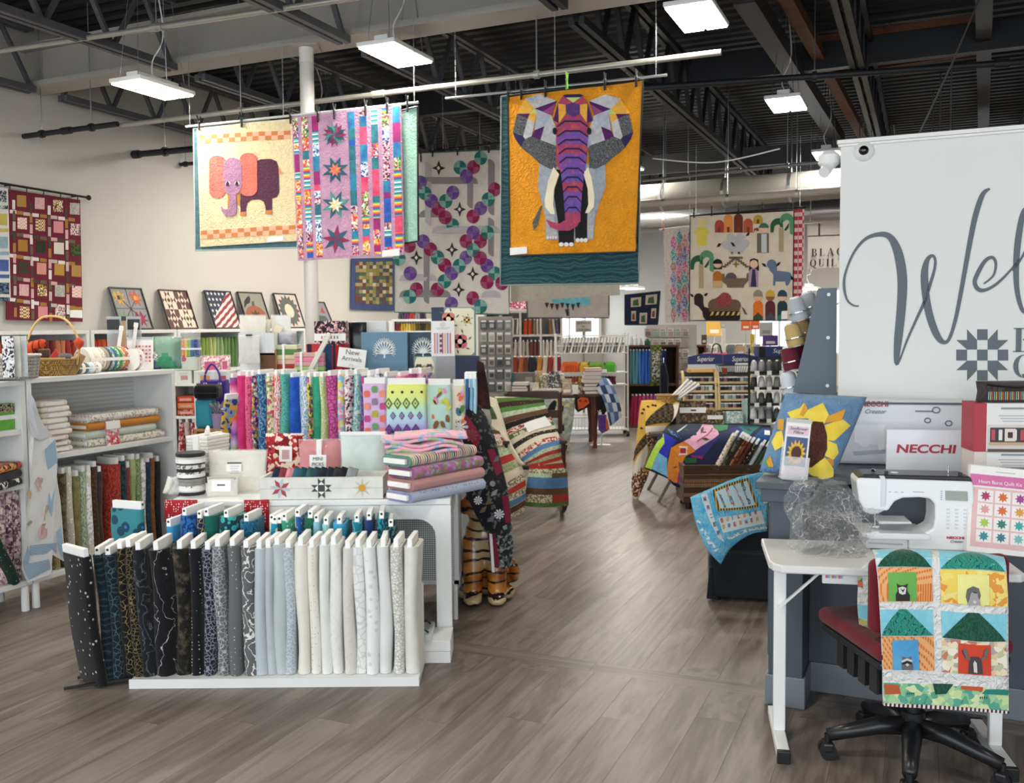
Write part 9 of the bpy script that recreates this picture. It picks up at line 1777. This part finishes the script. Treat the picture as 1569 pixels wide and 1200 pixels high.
# grey notions rack right of the floral boxes
NY=12.2;nx0,nx1=P(733,560,NY).x,P(786,560,NY).x;nr=thing('notions_rack','grey rack of hanging packets behind the cream tree panel','notions rack',V(((nx0+nx1)/2,NY,0)));hw_=(nx1-nx0)/2;MB().box(-hw_,hw_,.05,.08,0,P(760,485,NY).z).out('panel',pl('#a8a6a0',.6),nr);MB().box(-hw_,hw_,-.1,.2,0,.05).out('base',pl('#8c8a84',.6),nr)
r_=random.Random(11)
for j in range(6):
    for i in range(4):
        y0=490+j*19;x=736+i*12.5;c,nm=r_.choice((('#b8b4ac','stone'),('#7c7c80','mid grey'),('#d0ccc4','cream'),('#5c5c64','charcoal'),('#a8a09c','taupe'),('#8c9898','blue grey')));lab=f'{nm} hanging packet in row {("one", "two", "three", "four", "five", "six")[j]} of the grey notions rack'
        t,W,H=bx('notion_packet',lab,'packet',(x,y0,x+10,y0+15),NY+.02,.02,pl(c,.5),group=lab);plate(t,-W*.4,H*.75,W*.4,H*.95,CARD);plate(t,-W*.3,H*.2,W*.3,H*.6,pl(r_.choice(['#6c6468','#c0bcb8','#3c4048','#98a0a0']),.6))
# book and project table with draped quilts
BT_=P(880,605,12.0).z;bt2=thing('book_table','dark wooden table with turned legs and stacked books','table',V((P(860,640,12.0).x,12.0,0)));xa,xb=P(776,640,12).x-bt2.location.x,P(924,640,12).x-bt2.location.x
MB().box(xa,xb,0,.8,BT_-.035,BT_).out('top',pl('#4c2a1c',.4),bt2,bev=.006);MB().box(xa+.04,xb-.04,.03,.06,BT_-.12,BT_-.035).out('apron',DARKW,bt2)
for x in (xa+.08,xb-.1):
    for y in (.06,.72):MB().lathe([(.03,0),(.03,.04),(.022,.07),(.035,.15),(.028,.25),(.045,.42),(.05,.5),(.04,.52),(.045,BT_-.12),(.045,BT_-.036)],10,(x,y,0)).out('leg',pl('#5c2c1c',.35),bt2,smooth=40)
def pile(x0,x1,ybase,Y,cs,lab,hpx,on):
    z=on
    for i,(c,nm) in enumerate(cs):
        t=thing('book',f'{nm} in {lab}','book',V((P((x0+x1)/2+rnd.uniform(-1.5,1.5),ybase,Y).x,Y,z)),rnd.uniform(-.15,.15),f'{nm}s in {lab}');W=(x1-x0)/FPX*Y;h_=hpx/FPX*Y;MB().box(-W/2,W/2,0,.22,0,h_*.94).out('cover',pl(c,.5),t,bev=.004);MB().box(-W*.47,W*.48,-.001,.215,h_*.12,h_*.8).out('pages',pl('#d8d4cc',.6),t);z += h_*.97
pile(895,922,604,12.02,[('#5c3428','brown book'),('#d8d4cc','white book'),('#5c3428','brown book'),('#d8d0c8','white book'),('#cfcac4','white book'),('#dcd8d0','white book'),('#c8743c','orange book')],'the book stack by the denim quilt',6,BT_+.001)
pile(784,808,608,12.02,[('#1c1c20','black book'),('#d0d0d0','pale book'),('#1c1c20','black book'),('#c0c0c4','pale book')],'the black and white stack',5,BT_+.001)
t,W,H=bx('plastic_basket','white perforated plastic basket on the book table','basket',(815,597,853,612),11.95,.2,None,on=BT_+.001)
PB_=MB();PB_.add([(-W*.42,.02,0),(W*.42,.02,0),(W*.42,.18,0),(-W*.42,.18,0),(-W/2,0,H),(W/2,0,H),(W/2,.2,H),(-W/2,.2,H)],[(0,1,5,4),(1,2,6,5),(2,3,7,6),(3,0,4,7),(3,2,1,0)]);PB_.out('shell',pl('#d8d6d0',.5),t,solid=.006)
for k in range(9):
    for j in range(3):x=-W*.42+k*W*.055;MB().box(x,x+W*.03,-.004+.016*(1-j/3),.012,H*(.2+.22*j),H*(.33+.22*j)).out('hole',pl('#4c4a48',.7),t)
t,W,H=bx('picture_box','grey box with a green spine on the book table','box',(782,571,820,590),12.25,.12,pl('#6c6460',.5),on=BT_+.001,bev=.004);plate(t,-W/2,0,-W/2+.05,H,pl('#2c6c5c',.5));plate(t,W*.1,H*.5,W*.4,H*.8,pl('#98948c',.5))
for k,(a,b_,y0,c,nm) in enumerate(((820,832,568,'#c8a878','floral fan'),(828,842,574,'#8c7c5c','brown fan'),(842,857,569,'#2c3860','navy print'),(845,862,574,'#5c5c5c','grey framed'),(862,876,580,'#c0a888','tan print'),(876,890,585,'#8c6448','copper print'),(812,826,586,'#c8beb0','pale open'))):
    t,W,H=bx('project_packet',f'{nm} project packet on the book table','packet',(a,y0,b_,604),12.3-.04*k,.05,f('floral',c,'#d8d0c0',c,sc=1.4),on=BT_+.001,lean=-.15);plate(t,-W*.4,H*.1,W*.4,H*.3,CARD,-.003)
t,W,H=bx('display_stand','small white display stand on the book table edge','stand',(877,590,886,609),11.98,.06,None,on=BT_+.001);MB().box(-W*.4,W*.4,0,.01,0,H*.5).out('stem',CARD,t);MB().box(-W/2,W/2,-.004,.05,H*.5,H).out('head',CARD,t);MB().box(-W/2,W/2,0,.06,0,.01).out('foot',CARD,t)
# quilts on that table
f10=(760,580,7.132);pz_=lambda x,y,Y:P(f10[0]+x/f10[2],f10[1]+y/f10[2],Y)
cqt=thing('cat_quilt','pale quilt with black animal print hanging from the book table','quilt',P(860,690,11.8));D=Drape(cqt,[[pz_(525,225,11.95),pz_(700,218,11.93),pz_(862,215,11.95)],[pz_(540,380,11.9),pz_(710,380,11.86),pz_(850,400,11.9)],[pz_(620,560,11.86),pz_(720,560,11.83),pz_(830,540,11.88)],[pz_(690,700,11.84),pz_(740,700,11.82),pz_(802,690,11.85)],[pz_(730,840,11.84),pz_(765,845,11.82),pz_(800,830,11.85)]],f('floral','#98a4a0','#b0b8b0','#a89c5c','#8c9898','#c4beA8'.lower(),sc=.5),.01)
for pts in ([(600,270),(640,235),(665,265),(650,330),(620,400),(550,380)],[(660,560),(740,500),(745,570),(690,600)],[(720,720),(780,730),(760,820),(735,800)],[(690,300),(740,300),(735,360),(700,400)]):D.trace(pts,f('solid','#1c1c1e'),1,'patch',f10)
pk_=thing('pumpkin_mat','orange and black pumpkin table mat on the book table edge','table mat',P(893,635,11.9));MB().prism([pz_(x,y,11.9) for x,y in ((862,200),(1000,200),(1032,240),(1035,300),(895,370),(862,330))],(0,.01,0)).out('mat',f('solid','#241c1c'),pk_,world=True);MB().prism([pz_(x,y,11.885) for x,y in ((890,235),(930,205),(1005,215),(1022,270),(960,320),(900,340))],(0,.012,0)).out('pumpkin',f('solid','#c8542c'),pk_,world=True)
for x,y in ((920,240),(980,245)):MB().prism([pz_(x+a,y+b_,11.88) for a,b_ in ((-15,10),(0,-12),(15,10))],(0,.012,0)).out('pumpkin_face',BLACK,pk_,world=True)
dq=thing('denim_quilt','blue denim patchwork quilt draped over the book table corner','quilt',P(935,655,11.9));D=Drape(dq,[[pz_(1080,20,12.1),pz_(1160,-10,12.05),pz_(1230,10,12.1)],[pz_(1110,120,12.0),pz_(1200,100,11.95),pz_(1290,110,12.02)],[pz_(1170,220,11.95),pz_(1250,220,11.9),pz_(1330,220,11.98)],[pz_(1210,340,11.93),pz_(1280,340,11.88),pz_(1365,340,11.95)],[pz_(1250,520,11.93),pz_(1300,480,11.9),pz_(1368,420,11.95)]],f('mottle','#4c648c','#7c94b8',sc=.6),.012)
for i in range(5):
    for j in range(4):D.poly([(j/4,i/5),((j+.95)/4,i/5),((j+.95)/4,(i+.95)/5),(j/4,(i+.95)/5)],f('mottle',*[('#2c3c5c','#3c4c70'),('#8ca4c0','#a8bcd0'),('#4c6490','#5c74a0'),('#c0ccd8','#d0d8e0')][(i*3+j*5) % 4]),1)
hm=thing('halloween_mat','black and purple halloween runner hanging below the denim quilt','table runner',P(922,660,11.95));MB().prism([pz_(x,y,11.95) for x,y in ((1100,200),(1180,180),(1262,290),(1190,380),(1110,350))],(0,.01,0)).out('black_part',f('dots','#17161a','#e4e0dc',sc=.35,th=.15),hm,world=True);MB().prism([pz_(x,y,11.96) for x,y in ((1115,400),(1205,395),(1225,570),(1160,600),(1120,560))],(0,.01,0)).out('purple_part',f('mottle','#54307c','#6c4494'),hm,world=True);MB().prism([pz_(x,y,11.955) for x,y in ((1195,400),(1225,470),(1240,560),(1205,560))],(0,.01,0)).out('orange_part',f('solid','#c86428'),hm,world=True);MB().prism([pz_(x,y,11.945) for x,y in ((1110,350),(1190,380),(1205,398),(1115,402))],(0,.01,0)).out('check_band',f('check','#1c1c1c','#e0dcd8',sc=.4),hm,world=True)
t=thing('floor_sign','white sign base standing on the floor by the wire cart','stand',fl(922,683));MB().box(-.16,.12,-.05,.05,0,.015).out('foot',CARD,t);MB().cyl((0,0,.015),(0,0,.25),.012,n=8).out('post',CARD,t)
# ================================================================== notions wall and pattern racks at the right back
ROWN='top second third fourth fifth sixth lowest'.split();PGY=15.2;pg=thing('pattern_rack','tall clear rack of pattern envelopes beside the dark shelf','pattern rack',V((P(1030,560,PGY).x,PGY,0)));W=(1062-985)/FPX*PGY;MB().box(-W/2,W/2,.06,.09,0,P(1020,498,PGY).z).out('panel',pl('#b4b0aa',.6),pg);MB().box(-W/2,W/2,-.15,.2,0,.06).out('foot',pl('#8c8a86',.6),pg)
r_=random.Random(5)
for j in range(7):
    for i in range(6):
        x=988+i*11.5;y0=503+j*16;c,nm=r_.choice((('#7c6c70','mauve'),('#8c8480','stone grey'),('#5c6468','slate'),('#a08c84','tan'),('#6c5c64','plum'),('#8ca094','sage green')));lab=f'pattern envelope with a {nm} picture in the {ROWN[j]} pocket row'
        t,W,H=bx('pattern_envelope',lab,'pattern',(x,y0,x+10,y0+13.5),PGY+.03,.02,pl(r_.choice(['#c4bfb8','#d0ccc6','#a8a29c','#b8b4b0']),.5),group=lab);plate(t,-W*.38,H*.1,W*.38,H*.62,pl(c,.6));plate(t,-W*.38,H*.72,W*.2,H*.85,pl('#8c8884',.6))
PH=17.5;r_=random.Random(8);ph=thing('notions_wall','white pegboard gondola of sewing notions under the nativity quilt','display wall',V((P(1110,540,PH).x,PH,0)));W=(1175-1045)/FPX*PH;MB().box(-W/2,W/2,.06,.1,0,P(1110,527,PH).z).out('pegboard',pl('#c8c6c2',.6),ph);MB().box(-W/2,W/2,-.2,.3,0,.1).out('base',pl('#8c8a86',.6),ph)
for j in range(3):
    for i in range(9):
        x=1050+i*13;y0=528+j*15;c,nm=r_.choice((('#d0ccc8','pale'),('#8c8888','grey'),('#c8b8a8','beige'),('#5c5c60','charcoal'),('#a84848','red'),('#c8b040','yellow'),('#e0dcd8','white')));lab=f'{nm} carded sewing notion in the {ROWN[j]} pegboard row'
        t,W,H=bx('notion_packet',lab,'packet',(x,y0,x+10.5,y0+13),PH+.03,.02,pl(c,.5),group=lab);plate(t,-W*.35,H*.15,W*.35,H*.6,pl(r_.choice(['#4c4c54','#98908c','#d8d0c8','#6c7c78']),.6))
for k,(x0,x1,y0,y1,Y,c,lab) in enumerate(((1083,1106,493,515,17.8,'#d8a848','yellow fabric sample panel behind the nativity quilt'),(1136,1150,492,506,16.5,'#d86028','orange pennant sample below the nativity quilt'),(1151,1164,492,505,16.5,'#d0582c','second orange pennant sample below the nativity quilt'),(1164,1184,494,516,15.0,'#d8dad8','white display board behind the thread carton'),(1169,1192,514,530,14.0,'#5c4490','purple box with white labels behind the navy carton'),(1150,1156,512,536,14.2,'#d8c038','narrow yellow packet behind the thread racks'),(1104,1112,489,503,13.0,'#c8c8c4','small hanging white sign under the nativity quilt'),(1075,1083,513,528,16,'#6c5844','brown frame on the notions wall'),(1052,1062,516,529,16,'#8c7c68','tan framed sample on the notions wall'),(1128,1142,530,545,13.5,'#c8a48c','peach arched sign behind the header cards'))):
    t,W,H=bx('sample_panel',lab,'sample',(x0,y0,x1,y1),Y,.03,pl(c,.6),bev=.004);plate(t,-W*.3,H*.2,W*.3,H*.45,pl('#e4e0d8' if c != '#d8dad8' else '#a8acb0',.6));zb=t.location.z;MB().box(-.01,.01,.01,.02,-zb+.0,0).out('stem',pl('#b8b6b0',.5),t)
t,W,H=bx('sign_post','white sign pole between the notion racks','sign',(1106,503,1112,540),13.0,.02,CARD);MB().box(-.008,.008,.005,.015,-t.location.z,0).out('pole',CARD,t)
# little wood shelf of tan bolts
t_=P(1050,528,15.6);shelfcase('tan_shelf','small brown shelf of tan bolts behind the pattern rack','shelf unit',V((P(1047,560,15.6).x,15.6,0)),0,(1082-1047)/FPX*15.6,.3,P(1060,529,15.6).z,(.5,),pl('#5c4030',.5),.03)
simple_bolts(1049,1070,533,560,15.62,[('#a87c64','clay'),('#b89078','fawn'),('#8c6450','cocoa'),('#c09c80','sand')],'on the small brown shelf',n=7)
# pink bag with black handles
t,W,H=bx('tote_bag','pink tote bag with black loop handles behind the header cards','bag',(1080,541,1115,560),10.2,.15,f('mottle','#b84c74','#c8688c'),bev=.01)
MB().tube(spl([(-.05,0,H),(-.03,0,H+.09),(.03,0,H+.09),(.06,0,H)],5),.008,6).out('handle',BLACK,t);MB().box(-W/2,W/2,0,.15,-(t.location.z-TZ2)+.01,-.001).out('lower_body',f('mottle','#b84c74','#c8688c'),t)
# far sign
t,W,H=bx('service_sign','pale sign board with black print in front of the far window','sign',(882,491,907,509),17,.03,pl('#b4b0a8',.6));ltext(t,'SERVICE',0,H*.7,.05,BLACK,w=W*.8);ltext(t,'for',0,H*.42,.05,BLACK);ltext(t,'QUILTERS',0,H*.12,.05,BLACK,w=W*.8);MB().box(-.02,.02,.03,.05,-t.location.z,0).out('post',pl('#8c8a86',.6),t)
